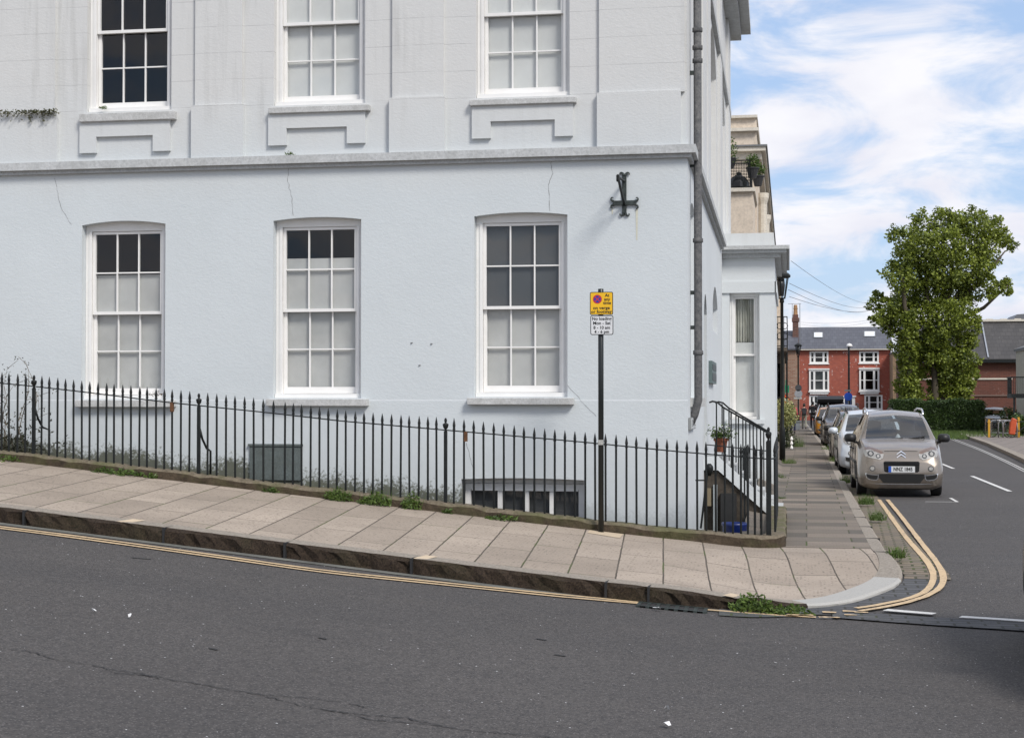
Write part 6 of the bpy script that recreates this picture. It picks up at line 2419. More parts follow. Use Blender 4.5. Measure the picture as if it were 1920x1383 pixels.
for px, py in ((1708, 650), (1707, 672), (1706, 695), (1706, 716), (1707, 738), (1708, 758), (1704, 625), (1702, 600), (1750, 640), (1765, 650), (1752, 665), (1768, 672)):
    cl_.append((at_Y(px, py, YTR - 1.0), 15 / SC, 0.32))
leaf_cloud(m, cl_, 760, 0.175, rg)
for c_, r_, w_ in cl_:
    for q in range(5):
        v_ = Vector((rg.gauss(0, 1), rg.gauss(0, 1), rg.gauss(0.2, 1))).normalized()
        c2c = c_ + v_ * r_ * rg.uniform(0.85, 1.2)
        leaf_cloud(m, [(c2c, r_ * rg.uniform(0.25, 0.45), 1.0)], int(60 * w_) + 20, 0.17, rg, shell=0.1)
m.build('crown', leafmat('plane_leaf', (0.018, 0.042, 0.007), (0.33, 0.39, 0.055), 0.3), tree, fix=False)
m = MB()
stems = [((1708, 800), (1706, 700), (1700, 600), (1690, 500)), ((1748, 805), (1752, 720), (1745, 620), (1735, 480)), ((1768, 805), (1766, 710), (1775, 600), (1790, 450)),
         ((1785, 805), (1795, 690), (1800, 590), (1840, 450))]
for i, s_ in enumerate(stems):
    pts = [at_Y(x, y, YTR + (i - 1.5) * 0.5) for x, y in s_]
    full = []
    for k in range(len(pts) - 1):
        for q in range(4):
            full.append(pts[k].lerp(pts[k + 1], q / 4) + Vector((rg.gauss(0, 0.04), rg.gauss(0, 0.04), 0)))
    full.append(pts[-1])
    m.tube(full, [0.27 - 0.17 * k / (len(full) - 1) for k in range(len(full))], 9)
for (a_, b_) in (((1700, 640), (1645, 575)), ((1800, 560), (1885, 470)), ((1800, 600), (1890, 535)), ((1790, 560), (1860, 440)), ((1740, 560), (1705, 440)), ((1770, 560), (1770, 420))):
    p_, q_ = at_Y(a_[0], a_[1], YTR), at_Y(b_[0], b_[1], YTR + rg.uniform(-0.6, 0.6))
    mid = p_.lerp(q_, 0.5) + Vector((0, 0, -0.3))
    m.tube([p_, mid, q_], [0.17, 0.11, 0.04], 7)
m.build('trunk', rough_stone('plane_bark', (0.11, 0.09, 0.065), (0.045, 0.04, 0.03), 4, 0.8, 0.8), tree, smooth_=True)

# clipped hedge
YHG = 94.0
h0, h1 = at_Y(1673, 812, YHG), at_Y(1847, 800, YHG)
hz = at_Y(1800, 751, YHG).z
m = MB()
x0, x1 = h0.x, h1.x
z0 = -2.05
rg = random.Random(31)
ix0, ix1, iy0, iy1, iz1 = x0 + 0.12, x1 - 0.12, YHG + 0.12, YHG + 2.6, hz - 0.12
m.box((ix0, iy0, z0), (ix1, iy1, iz1))
for _ in range(15000):
    f = rg.random()
    if f < 0.62:
        p_ = Vector((rg.uniform(x0, x1), YHG + rg.gauss(0.08, 0.05), rg.uniform(z0, hz)))
    elif f < 0.88:
        p_ = Vector((rg.uniform(x0, x1), rg.uniform(YHG, YHG + 2.7), hz + rg.gauss(-0.06, 0.05)))
    else:
        p_ = Vector((rg.choice((x0, x1)) + rg.gauss(0, 0.05), rg.uniform(YHG, YHG + 2.7), rg.uniform(z0, hz)))
    k = 0.05 * math.sin(p_.x * 2.1) + 0.04 * math.sin(p_.x * 5.3 + 1)
    p_.z += k
    leaf(m, p_, 0.10 * rg.uniform(0.7, 1.4), rg, 0.3, wide=0.6)
tag(m.build('clipped_hedge', leafmat('hedge_leaf', (0.012, 0.032, 0.006), (0.055, 0.10, 0.016), 0.15), loc=((x0 + x1) / 2, YHG, z0), fix=False), 'dense dark green clipped hedge at the tree foot beyond the parked cars', 'hedge')
# rough grass before the hedge (uncountable)
m = MB()
for _ in range(7000):
    px, py = rg.uniform(1690, 1925), rg.uniform(806, 818)
    p_ = ground(px, py, lambda x, y: -2.0)
    if p_.y < 68 or p_.y > 93.5 and px < 1850:
        p_.y = rg.uniform(80, 93.5)
    t = p_ + Vector((rg.gauss(0, 0.06), rg.gauss(0, 0.06), rg.uniform(0.08, 0.32)))
    m.add([p_ - Vector((0.02, 0, 0)), p_ + Vector((0.02, 0, 0)), t], [(0, 1, 2)])
tag(m.build('verge_grass', MAT['weed'], fix=False), kind='stuff')
# variegated bush behind the near lamp
YBU = 60.0
bc_ = at_Y(1469, 775, YBU)
bush = thing('variegated_bush', 'rounded yellow-green variegated bush in a front garden behind the near lamp post', 'bush', (bc_.x, YBU, -1.94))
rg = random.Random(41)
m = MB()
leaf_cloud(m, [(at_Y(1466, 770, YBU), 0.5, 1.0), (at_Y(1476, 782, YBU), 0.42, 0.8), (at_Y(1462, 790, YBU), 0.42, 0.8), (at_Y(1480, 772, YBU + 0.3), 0.25, 0.4)], 900, 0.075, rg)
m.build('foliage', leafmat('variegated_leaf', (0.10, 0.14, 0.03), (0.48, 0.46, 0.20), 0.2), bush, fix=False)
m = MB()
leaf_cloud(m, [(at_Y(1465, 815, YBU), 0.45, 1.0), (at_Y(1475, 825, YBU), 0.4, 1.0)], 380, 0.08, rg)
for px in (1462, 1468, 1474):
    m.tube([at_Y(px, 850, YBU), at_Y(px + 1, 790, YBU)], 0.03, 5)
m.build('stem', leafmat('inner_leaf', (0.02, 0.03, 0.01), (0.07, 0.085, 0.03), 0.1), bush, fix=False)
# garden railing along the pavement beyond the lamp
gr = thing('garden_railing', 'dark garden railing along the inner edge of the side pavement beyond the near lamp', 'railing', (-0.28, 50, -1.9))
m = MB()
m.lathe([(0.016, 0), (0.016, 1.05), (0.022, 1.1), (0.002, 1.2)], gr.location, 5)
b0_ = m.build('bar', MAT['iron'], gr, loc=gr.location)
for k in range(48):
    y = 49 + k * 0.62
    o_ = b0_ if k == 0 else b0_.copy()
    if k:
        COL.objects.link(o_)
        o_.parent = gr
    o_.location = Vector((-0.28, y, side_z(y) + 0.1)) - gr.location
m = MB()
m.bar((-0.28, 49, side_z(49) + 1.1), (-0.28, 79, side_z(79) + 1.1), 0.03, 0.03)
m.build('rail', MAT['iron'], gr)
m = MB()
m.box((-0.42, 48.7, -2.1), (-0.16, 79, side_z(60) + 0.2))
m.build('plinth', MAT['kerb_pale'], gr)
# white dotted marker post and pale box by the pavement
c = at_Y(1483, 826, 58)
m = MB()
for k in range(3):
    m.lathe([(0.03, 0), (0.06, 0.04), (0.03, 0.12), (0.02, 0.15)], (c.x + 0.02, 58, side_z(58) + 0.12 + k * 0.16), 8)
tag(m.build('garden_marker', MAT['white'], loc=(c.x, 58, side_z(58) + 0.1)), 'small white turned marker post beside the garden railing', 'marker post')
c = at_Y(1493, 800, 100)
m = MB()
m.box((c.x - 0.2, 99.8, -1.93), (c.x + 0.22, 100.1, -1.42))
m.box((c.x - 0.24, 99.75, -1.42), (c.x + 0.26, 100.15, -1.36))
tag(m.build('grey_bin', simple('grey_plastic', (0.25, 0.28, 0.31), 0.5), loc=(c.x, 100, -1.93)), 'low grey bin on the pavement at the foot of the distant lantern lamp post', 'bin')

# ------------------------------------------------------------------ parked cars
def pchip(xs, ys, x):
    xs, ys = np.array(xs, float), np.array(ys, float)
    h = np.diff(xs)
    dl = np.diff(ys) / h
    d = np.zeros_like(ys)
    d[0], d[-1] = dl[0], dl[-1]
    for i in range(1, len(xs) - 1):
        if dl[i - 1] * dl[i] > 0:
            w1, w2 = 2 * h[i] + h[i - 1], h[i] + 2 * h[i - 1]
            d[i] = (w1 + w2) / (w1 / dl[i - 1] + w2 / dl[i])
    i = int(np.clip(np.searchsorted(xs, x) - 1, 0, len(h) - 1))
    t = (x - xs[i]) / h[i]
    return float((2 * t ** 3 - 3 * t ** 2 + 1) * ys[i] + (t ** 3 - 2 * t ** 2 + t) * h[i] * d[i] + (-2 * t ** 3 + 3 * t ** 2) * ys[i + 1] + (t ** 3 - t ** 2) * h[i] * d[i + 1])


def carpaint(name, col, metal=0.5, rough=0.32):
    m, n, l, b = nodes_of(name)
    t = n.new('ShaderNodeTexCoord').outputs['Object']
    f = ramp(n, l, noise(n, l, t, 3, 5, 0.65), 0.35, 0.75, 0, 0.35)
    s = n.new('ShaderNodeSeparateXYZ')
    l.new(t, s.inputs[0])
    road = mth(n, l, 'MULTIPLY', ramp(n, l, s.outputs[2], 0.55, 0.2), ramp(n, l, noise(n, l, t, 7, 4), 0.3, 0.7, 0.2, 0.7))
    c = mixc(n, l, f, col, tuple(v * 0.75 for v in col))
    c = mixc(n, l, road, c, (0.13, 0.115, 0.10))
    l.new(c, b.inputs['Base Color'])
    b.inputs['Metallic'].default_value = metal
    b.inputs['Roughness'].default_value = rough
    b.inputs['Coat Weight'].default_value = 0.7
    b.inputs['Coat Roughness'].default_value = 0.06
    return m


CAR = {}
CAR['black'] = simple('car_black_plastic', (0.012, 0.012, 0.013), 0.5)
CAR['void'] = simple('car_void', (0.006, 0.006, 0.006), 0.8)
CAR['glass'] = glass('car_glass', (0.62, 0.67, 0.68), 1.5, add=0.07)
CAR['lens'] = glass('lamp_lens', (0.93, 0.93, 0.93), 1.5, (0.5, 0.5, 0.5))
CAR['chrome'] = simple('chrome', (0.75, 0.76, 0.78), 0.12, 1.0, 0.03)
CAR['reflect'] = simple('lamp_reflector', (0.46, 0.45, 0.43), 0.4, 0.15, 0.35, 22)
CAR['amber'] = simple('amber_reflector', (0.24, 0.17, 0.14), 0.3, 0.3)
CAR['tyre'] = simple('tyre', (0.014, 0.014, 0.014), 0.8)
CAR['rim'] = simple('alloy_rim', (0.42, 0.42, 0.43), 0.35, 0.7)
CAR['seat'] = simple('seat_cloth', (0.035, 0.036, 0.04), 0.9)
CAR['dash'] = simple('dashboard', (0.045, 0.048, 0.052), 0.6)
CAR['plate'] = simple('plate_white', (0.62, 0.63, 0.63), 0.4, var=0.04)
CAR['blue'] = simple('plate_blue', (0.015, 0.08, 0.42), 0.4)
CAR['ink'] = simple('plate_ink', (0.008, 0.008, 0.008), 0.5)

CL = 4.08
ST = {
    'zt': ([0, .06, .16, .40, .70, .95, 1.25, 1.62, 2.1, 2.9, 3.6, 3.88, 4.02, 4.08], [.66, .76, .875, .965, 1.04, 1.09, 1.30, 1.535, 1.625, 1.63, 1.555, 1.36, 1.0, .80]),
    'w6': ([0, .06, .16, .40, .70, .95, 1.25, 1.62, 2.1, 2.9, 3.6, 3.88, 4.08], [.42, .48, .53, .60, .63, .655, .61, .545, .52, .51, .50, .52, .50]),
    'dz6': ([0, .4, .95, 1.62, 2.1, 4.08], [.012, .022, .020, .040, .045, .03]),
    'w5': ([0, .06, .16, .40, .70, .95, 1.25, 1.62, 2.1, 2.9, 3.6, 3.88, 4.08], [.55, .62, .67, .72, .75, .765, .71, .635, .61, .60, .59, .60, .58]),
    'dz5': ([0, .4, .95, 1.25, 1.62, 2.1, 4.08], [.04, .045, .045, .075, .11, .105, .09]),
    'wb': ([0, .06, .16, .40, .70, .95, 1.6, 3.3, 3.8, 4.08], [.64, .72, .77, .79, .815, .825, .825, .82, .79, .66]),
    'zb': ([0, .06, .16, .40, .70, .95, 1.3, 2.2, 3.7, 4.0, 4.08], [.55, .63, .72, .83, .91, .96, 1.0, 1.04, 1.10, .92, .72]),
    'wm': ([0, .06, .16, .40, .75, 1.2, 3.3, 3.8, 4.08], [.70, .775, .822, .85, .862, .866, .866, .84, .70]),
    'bot': ([0, .1, .5, 3.5, 4.08], [.175, .145, .17, .20, .30]),
}


def make_car(name, label, paint, details=True, plate=None, hood=True):
    root = thing(name, label, 'car', (0, 0, 0), 'cars parked along the kerb')
    G = lambda k, y: pchip(ST[k][0], ST[k][1], y)

    def section(y):
        zt, zb, bot = G('zt', y), G('zb', y), G('bot', y)
        wm, wb = G('wm', y), G('wb', y)
        z6, z5 = zt - G('dz6', y), zt - G('dz5', y)
        return [(0, bot), (wm * 0.75, bot), (wm - 0.03, bot + 0.06), (wm, bot + 0.2), (wm, (zb + bot) / 2 + 0.08), (wb + 0.012, zb - 0.03), (wb, zb), (G('w5', y), max(z5, zb + 0.005)), (G('w6', y), max(z6, zb + 0.01)), (0, zt)]
    YS_ = sorted(set([0, .02, .05, .09, .13, .17, .22, .28, .34, .42, .5, .6, .7, .8, .88, .95, 1.0, 1.06, 1.15, 1.25, 1.35, 1.45, 1.54, 1.60, 1.64, 1.7, 1.8, 1.95, 2.1, 2.16, 2.3, 2.5, 2.7, 2.86, 2.92, 3.1, 3.3, 3.45, 3.5, 3.6, 3.7, 3.8, 3.88, 3.95, 4.0, 4.04, 4.08]))
    sub = [2, 2, 3, 4, 4, 1, 5, 3, 8]
    rings = []
    marks = None
    for y in YS_:
        S = section(y)
        row = []
        idx = [0]
        for i in range(len(S) - 1):
            p1, p2 = S[i], S[i + 1]
            p0 = S[i - 1] if i else (-S[1][0], S[1][1])
            p3 = S[i + 2] if i + 2 < len(S) else (-S[i][0], S[i][1])
            for k in range(sub[i]):
                t = k / sub[i]
                if i in (2, 3, 4, 6, 7, 8):
                    tt = 0.5
                    f = lambda a, b, c, d: 0.5 * (2 * b + (c - a) * t * tt * 2 * 0.5 + (2 * a - 5 * b + 4 * c - d) * t * t * 0.5 + (3 * b - a - 3 * c + d) * t ** 3 * 0.5) if False else b + (c - b) * t + 0.35 * t * (1 - t) * ((b - a) * (1 - t) - (d - c) * t) * 0.6
                    row.append((f(p0[0], p1[0], p2[0], p3[0]), f(p0[1], p1[1], p2[1], p3[1])))
                else:
                    row.append((p1[0] + (p2[0] - p1[0]) * t, p1[1] + (p2[1] - p1[1]) * t))
            idx.append(len(row))
        row.append(S[-1])
        marks = idx
        full = row + [(-x, z) for x, z in reversed(row[1:-1])]
        rings.append([Vector((x, y, z)) for x, z in full])
    nH = len(rings[0])
    nr_ = marks[-1]                                # index of top centre
    body, ws_, swl, swr, rear = MB(), MB(), MB(), MB(), MB()
    allv = [v for r in rings for v in r]
    for b_ in (body, ws_, swl, swr, rear):
        b_.v = [tuple(v) for v in allv]
    allf = []
    for i in range(len(YS_) - 1):
        ym = (YS_[i] + YS_[i + 1]) / 2
        for k in range(nH):
            a, b = i * nH + k, i * nH + (k + 1) % nH
            f = (a, b, b + nH, a + nH)
            allf.append(f)
            kk = k if k < nr_ else nH - 1 - k          # mirrored strip index
            tgt = body
            if marks[8] <= kk < marks[9] and 0.95 < ym < 1.60:
                tgt = ws_
            elif marks[8] <= kk < marks[9] and 3.6 < ym < 3.95:
                tgt = rear
            elif marks[6] <= kk < marks[7] and (1.15 < ym < 2.10 or 2.16 < ym < 2.86 or 2.92 < ym < 3.45):
                tgt = swl if k >= nr_ else swr
            tgt.f.append(f)
            tgt.m.append(0)
    body.f.append(tuple(range(nH - 1, -1, -1)))
    body.m.append(0)
    allf.append(tuple(range(nH - 1, -1, -1)))
    body.f.append(tuple((len(YS_) - 1) * nH + k for k in range(nH)))
    body.m.append(0)
    bo = body.build('body', paint, root, smooth_=True)
    WL[bo] = Vector((0, 0, 0))
    for nm, b_ in (('windscreen', ws_), ('side_glass', swl), ('side_glass', swr), ('rear_window', rear)):
        b_.build(nm, CAR['glass'], root, smooth_=True)
    bvh = BVHTree.FromPolygons([tuple(v) for v in allv], allf)

    def patch(poly, off, mat, nm, parent, axis='y', cuts=3, thick=0.0):
        bm = bmesh.new()
        if axis == 'y':
            vs = [bm.verts.new((x, 0, z)) for x, z in poly]
        else:
            vs = [bm.verts.new((0, y, z)) for y, z in poly]
        f = bm.faces.new(vs)
        bmesh.ops.triangulate(bm, faces=[f])
        bmesh.ops.subdivide_edges(bm, edges=bm.edges[:], cuts=cuts, use_grid_fill=True)
        sgn = 1
        for v in bm.verts:
            if axis == 'y':
                o, d = Vector((v.co.x, -3, v.co.z)), Vector((0, 1, 0))
            else:
                sgn = -1 if axis == '-x' else 1
                o, d = Vector((-3 * sgn, v.co.y, v.co.z)), Vector((sgn, 0, 0))
            h = bvh.ray_cast(o, d)
            if h[0] is None:
                h = bvh.find_nearest(Vector((v.co.x, 0, v.co.z)) if axis == 'y' else Vector((-0.85 * sgn, v.co.y, v.co.z)))
            v.co = h[0] - d * off
        me = bpy.data.meshes.new(nm)
        bmesh.ops.recalc_face_normals(bm, faces=bm.faces)
        bm.to_mesh(me)
        bm.free()
        me.materials.append(mat)
        me.polygons.foreach_set('use_smooth', [True] * len(me.polygons))
        o = bpy.data.objects.new(nm, me)
        COL.objects.link(o)
        o.parent = parent
        WL[o] = Vector((0, 0, 0))
        return o

    def front_y(x, z):
        h = bvh.ray_cast(Vector((x, -3, z)), Vector((0, 1, 0)))
        return h[0].y if h[0] else 0.0
    mir = lambda P: [(-x, z) for x, z in reversed(P)]
    # headlamps: reflector, clear cover, amber corner
    HL = [(-.735, .83), (-.70, .765), (-.63, .745), (-.42, .705), (-.36, .745), (-.345, .80), (-.37, .865), (-.50, .915), (-.62, .945), (-.725, .93)]
    for mm in (False, True):
        P = mir(HL) if mm else HL
        sg = -1 if mm else 1
        hl = patch(P, 0.006, CAR['reflect'], 'headlight', root, cuts=4)
        U = [(-.725, .93), (-.735, .885), (-.60, .895), (-.40, .815), (-.355, .82), (-.37, .865), (-.50, .915), (-.62, .945)]
        patch(mir(U) if mm else U, 0.009, CAR['amber'], 'indicator', hl, cuts=3)
        for cx, cz, r in ((-.60, .82, .065), (-.455, .775, .05)):
            c_ = [(sg * cx + r * math.cos(q * math.pi / 8), cz + r * 0.8 * math.sin(q * math.pi / 8)) for q in range(16)]
            patch(c_, 0.011, CAR['dash'], 'lamp_bowl', hl, cuts=1)
            c_ = [(sg * cx + 0.55 * r * math.cos(q * math.pi / 8), cz + 0.5 * r * math.sin(q * math.pi / 8)) for q in range(16)]
            patch(c_, 0.014, CAR['reflect'], 'bulb', hl, cuts=1)
        patch(P, 0.019, CAR['lens'], 'lens', hl, cuts=4)
    # grille with plate, lower intake, fog lamp pods
    gr_ = patch([(-.355, .66), (-.345, .50), (-.31, .475), (.31, .475), (.345, .50), (.355, .66), (.33, .68), (-.33, .68)], 0.006, CAR['void'], 'grille', root)
    for z in (.655, .63, .505):
        m = MB()
        pts = [Vector((x, front_y(x, z) - 0.012, z)) for x in frange(-.34, .34, .085)]
        m.tube(pts, 0.008, 5)
        m.build('grille_bar', CAR['black'], gr_)
    patch([(-.50, .43), (-.36, .275), (.36, .275), (.50, .43), (.40, .445), (-.40, .445)], 0.006, CAR['void'], 'lower_intake', root, cuts=4)
    patch([(-.66, .262), (-.40, .248), (0, .244), (.40, .248), (.66, .262), (.40, .262), (0, .258), (-.40, .262)], 0.008, CAR['chrome'], 'trim_strip', root)
    for mm in (False, True):
        Q = [(-.715, .455), (-.70, .37), (-.64, .33), (-.50, .315), (-.46, .345), (-.445, .43), (-.50, .425), (-.66, .445)]
        patch(mir(Q) if mm else Q, 0.007, CAR['chrome'], 'fog_surround', root)
        Q = [(-.70, .445), (-.685, .378), (-.63, .345), (-.505, .332), (-.475, .355), (-.465, .415), (-.50, .41), (-.66, .43)]
        patch(mir(Q) if mm else Q, 0.010, CAR['void'], 'fog_pod', root)
        sg = -1 if mm else 1
        Q = [(-.72, .60), (-.70, .49), (-.45, .46), (-.43, .55), (-.46, .60), (-.60, .625)]
        fp_ = patch(mir(Q) if mm else Q, 0.004, simple('shadow_paint', (0.10, 0.082, 0.066), 0.4, 0.4), 'fog_recess', root) if False else root
        c_ = [(-sg * .575 * -1 * -1 + .055 * math.cos(q * math.pi / 8), .545 + .05 * math.sin(q * math.pi / 8)) for q in range(16)]
        patch(c_, 0.008, CAR['dash'], 'fog_lamp', root, cuts=1)
        c_ = [(-sg * .575 + .04 * math.cos(q * math.pi / 8), .545 + .036 * math.sin(q * math.pi / 8)) for q in range(16)]
        patch(c_, 0.012, CAR['reflect'], 'fog_bulb', root, cuts=1)
    # panel gaps: bonnet edge line and bumper seam
    def seam(pts, w=0.006):
        m = MB()
        P_ = []
        for (x, z) in pts:
            P_.append(Vector((x, front_y(x, z) - 0.002, z)))
        m.tube(P_, w, 4)
        m.build('panel_gap', CAR['void'], bo)
    seam([(x / 20 * .66, .868 - .004 * abs(x / 10)) for x in range(-10, 11)], 0.005)
    if plate:
        py_ = front_y(0, .53) - 0.035
        m = MB()
        m.box((-.26, py_, .475), (.26, py_ + 0.012, .587))
        pl_ = m.build('number_plate', CAR['plate'], root, bevel=0.003)
        WL[pl_] = Vector((0, 0, 0))
        m = MB()
        m.box((-.259, py_ - 0.001, .476), (-.205, py_ + 0.002, .586))
        m.build('blue_band', CAR['blue'], pl_)
        text_mesh(plate, 0.098, CAR['ink'], 'lettering', pl_, Matrix.Translation((0.025, py_ - 0.0015, .531)) @ Matrix.Rotation(R(90), 4, 'X'), 0.0032, xs=0.86)
    if details:
        # chevron badge
        for dz in (0.0, 0.058):
            m = MB()
            for s_ in (-1, 1):
                P_ = [(s_ * 0.0, .795 + dz), (s_ * .088, .737 + dz), (s_ * .088, .757 + dz), (s_ * 0.0, .822 + dz)]
                y_ = front_y(0, .78) - 0.016
                m.prism([(x, z) for x, z in P_], 0, 0.012, lambda u, z, d: (u, y_ + d + (z - .78) * 0.55 + abs(u) * 0.05, z))
            m.build('badge', CAR['chrome'], root)
    # side: wheel arches, doors seams, wheels
    for sgn, ax in ((-1, 'x'), (1, '-x')):
        for yw in (.80, 3.33):
            P_ = [(yw + .37 * math.cos(R(a)), .31 + .37 * math.sin(R(a))) for a in range(-20, 201, 20)]
            patch(P_, 0.004, CAR['void'], 'wheel_arch', root, ax, cuts=2)
            w = MB()
            xo = sgn * 0.836
            prof_ = [(.20, -.0), (.235, sgn * .012), (.30, sgn * .008), (.315, -sgn * .02), (.315, -sgn * .18), (.2, -sgn * .2)]
            w.lathe(prof_, (xo, yw, .315), 28, axis='x')
            wh = w.build('wheel', CAR['tyre'], root, smooth_=False)
            WL[wh] = Vector((0, 0, 0))
            w = MB()
            w.lathe([(.0, -sgn * .01), (.05, -sgn * .008), (.06, -sgn * .03), (.205, -sgn * .045), (.205, sgn * .004), (.215, sgn * .004)], (xo, yw, .315), 28, axis='x')
            for q in range(5):
                a = q * 2 * math.pi / 5
                w.bar((xo - sgn * .012, yw + .04 * math.cos(a), .315 + .04 * math.sin(a)), (xo - sgn * .006, yw + .2 * math.cos(a), .315 + .2 * math.sin(a)), .05, .02, up=(1, 0, 0))
            w.build('rim', CAR['rim'], wh)
        for yd in (1.12, 2.13, 3.05):
            m = MB()
            pts = []
            for z in (.35, .5, .65, .8, .95):
                h = bvh.ray_cast(Vector((sgn * 3, yd, z)), Vector((-sgn, 0, 0)))
                if h[0]:
                    pts.append(h[0] + Vector((sgn * .001, 0, 0)))
            m.tube(pts, 0.006, 4)
            m.build('door_gap', CAR['void'], bo)
        for yd in (1.95, 2.85):
            h = bvh.ray_cast(Vector((sgn * 3, yd, .86)), Vector((-sgn, 0, 0)))
            m = MB()
            m.tube([h[0] + Vector((sgn * 0, -.09, 0)), h[0] + Vector((sgn * .03, -.06, .005)), h[0] + Vector((sgn * .03, .06, .005)), h[0] + Vector((0, .09, 0))], 0.014, 6)
            m.build('door_handle', CAR['black'], root)
        h = bvh.ray_cast(Vector((sgn * 3, 2.0, .62)), Vector((-sgn, 0, 0)))
        m = MB()
        m.bar(h[0] + Vector((0, -.85, 0)), h[0] + Vector((0, .95, .02)), .02, .05)
        m.build('rubbing_strip', CAR['black'], root)
        # door mirror
        m = MB()
        mx, my, mz = sgn * .955, 1.20, 1.09
        m.lathe([(0.0, -.085), (.085, -.08), (.115, -.05), (.122, 0), (.112, .055), (.07, .085), (0, .09)], (mx, my, mz), 12, axis='z')
        mv = []
        for (x, y, z) in m.v:
            mv.append((mx + (x - mx) * 1.05, my + (y - my) * (1.2 if y < my else 0.35), mz + (z - mz) * 0.95))
        m.v = mv
        m.tube([(sgn * .80, 1.22, 1.0), (mx - sgn * .06, my, mz - .07)], 0.028, 6)
        mo = m.build('door_mirror', CAR['black'] if paint != CAR.get('white_paint') else paint, root, smooth_=True)
        # roof rail
        m = MB()
        m.tube([(sgn * .575, 1.72, 1.535), (sgn * .585, 1.82, 1.60), (sgn * .58, 2.0, 1.645), (sgn * .57, 2.9, 1.655), (sgn * .565, 3.4, 1.62), (sgn * .56, 3.5, 1.56)], 0.02, 7)
        m.build('roof_rail', CAR['chrome'] if details else CAR['black'], root, smooth_=True)
    # wipers
    def scr_y(x, z):
        return front_y(x, z)
    for (xa, za, xb, zb) in ((.10, 1.07, .55, 1.125), (-.38, 1.065, .10, 1.095)):
        m = MB()
        pts = []
        for k in range(7):
            t = k / 6
            x, z = xa + (xb - xa) * t, za + (zb - za) * t
            pts.append(Vector((x, scr_y(x, max(z, 1.10)) - 0.022, z)))
        m.tube(pts, 0.010, 5)
        m.build('wiper', CAR['black'], root)
    # inside: dashboard, seats, floor
    m = MB()
    m.prism([(1.08, .55), (1.6, .55), (1.6, .92), (1.25, 1.03), (1.08, 1.05)], -.70, .70, lambda u, z, d: (d, u, z))
    m.box((-.72, 1.1, .25), (.72, 3.6, .35))
    it = m.build('interior', CAR['dash'], root)
    WL[it] = Vector((0, 0, 0))
    for sx in (-.36, .36):
        for y0 in (1.95, 2.85):
            m = MB()
            m.prism([(y0, .45), (y0 + .5, .42), (y0 + .66, 1.18), (y0 + .54, 1.2), (y0 + .42, .6), (y0, .58)], sx - .25, sx + .25, lambda u, z, d: (d, u, z))
            m.prism([(y0 + .56, 1.2), (y0 + .66, 1.2), (y0 + .68, 1.40), (y0 + .60, 1.40)], sx - .13, sx + .13, lambda u, z, d: (d, u, z))
            m.build('seat', CAR['seat'], it, bevel=0.03)
    m = MB()
    m.box((-.11, 1.52, 1.40), (.11, 1.56, 1.46))
    m.build('rear_view_mirror', CAR['black'], it)
    m = MB()
    ring = [(.36 + .18 * math.cos(q * math.pi / 8), 1.70 - .08 * math.sin(q * math.pi / 8), .98 + .16 * math.sin(q * math.pi / 8)) for q in range(17)]
    m.tube(ring, .016, 6)
    m.build('steering_wheel', CAR['black'], it)
    m = MB()
    m.lathe([(0.05, 0), (0.06, 0.04), (0.03, 0.10), (0, 0.12)], (0.02, 1.16, 1.05), 7)
    m.build('paper_scrap', MAT['fleck'], it)
    return root


CAR['taupe'] = carpaint('taupe_metallic', (0.30, 0.258, 0.217), 0.7, 0.27)
CAR['white_paint'] = carpaint('white_car_paint', (0.62, 0.66, 0.70), 0.1, 0.3)
CAR['dark'] = carpaint('dark_grey_paint', (0.035, 0.042, 0.045), 0.5, 0.3)
CAR['blackp'] = carpaint('black_car_paint', (0.014, 0.016, 0.022), 0.4, 0.25)
CAR['silver'] = carpaint('silver_blue_paint', (0.30, 0.33, 0.40), 0.7, 0.3)
CAR['orange'] = carpaint('ochre_car_paint', (0.48, 0.21, 0.02), 0.1, 0.35)
CX = at_Y(1689, 860, 31.2).x


def park(o, x, y, rz=0.0, sc=(1, 1, 1), rx=0.0):
    o.location = (x, y, road_z(x, y + 2) + 0.003)
    o.rotation_euler = (rx, 0, rz)
    o.scale = sc


c1 = make_car('parked_car', 'taupe people carrier parked nearest the corner, its front number plate in full view', CAR['taupe'], True, 'NNZ 1845')
park(c1, CX, 31.0, R(0.4), (0.95, 1.0, 1.02))
c2 = make_car('parked_car', 'white car parked directly behind the taupe people carrier', CAR['white_paint'], False)
park(c2, KX + 0.97, 40.5, R(0.3), (1.0, 1.0, 1.0))
c3 = make_car('parked_car', 'dark grey car parked behind the white car, its black mirror showing', CAR['dark'], False)
park(c3, KX + 0.96, 47.5, 0, (0.98, 1.0, 0.96))
c4 = make_car('parked_car', 'black car with silvery roof parked behind the dark grey car', CAR['blackp'], False)
park(c4, KX + 1.05, 63.5, 0, (1.02, 1.1, 1.07))


def recolour(src, label, paint, grp='cars parked along the kerb'):
    c = copy_tree(src)
    c['label'] = label
    c['group'] = grp
    old = [o for o in c.children if o.name.startswith('body')][0]
    old.data = old.data.copy()
    old.data.materials[0] = paint
    return c


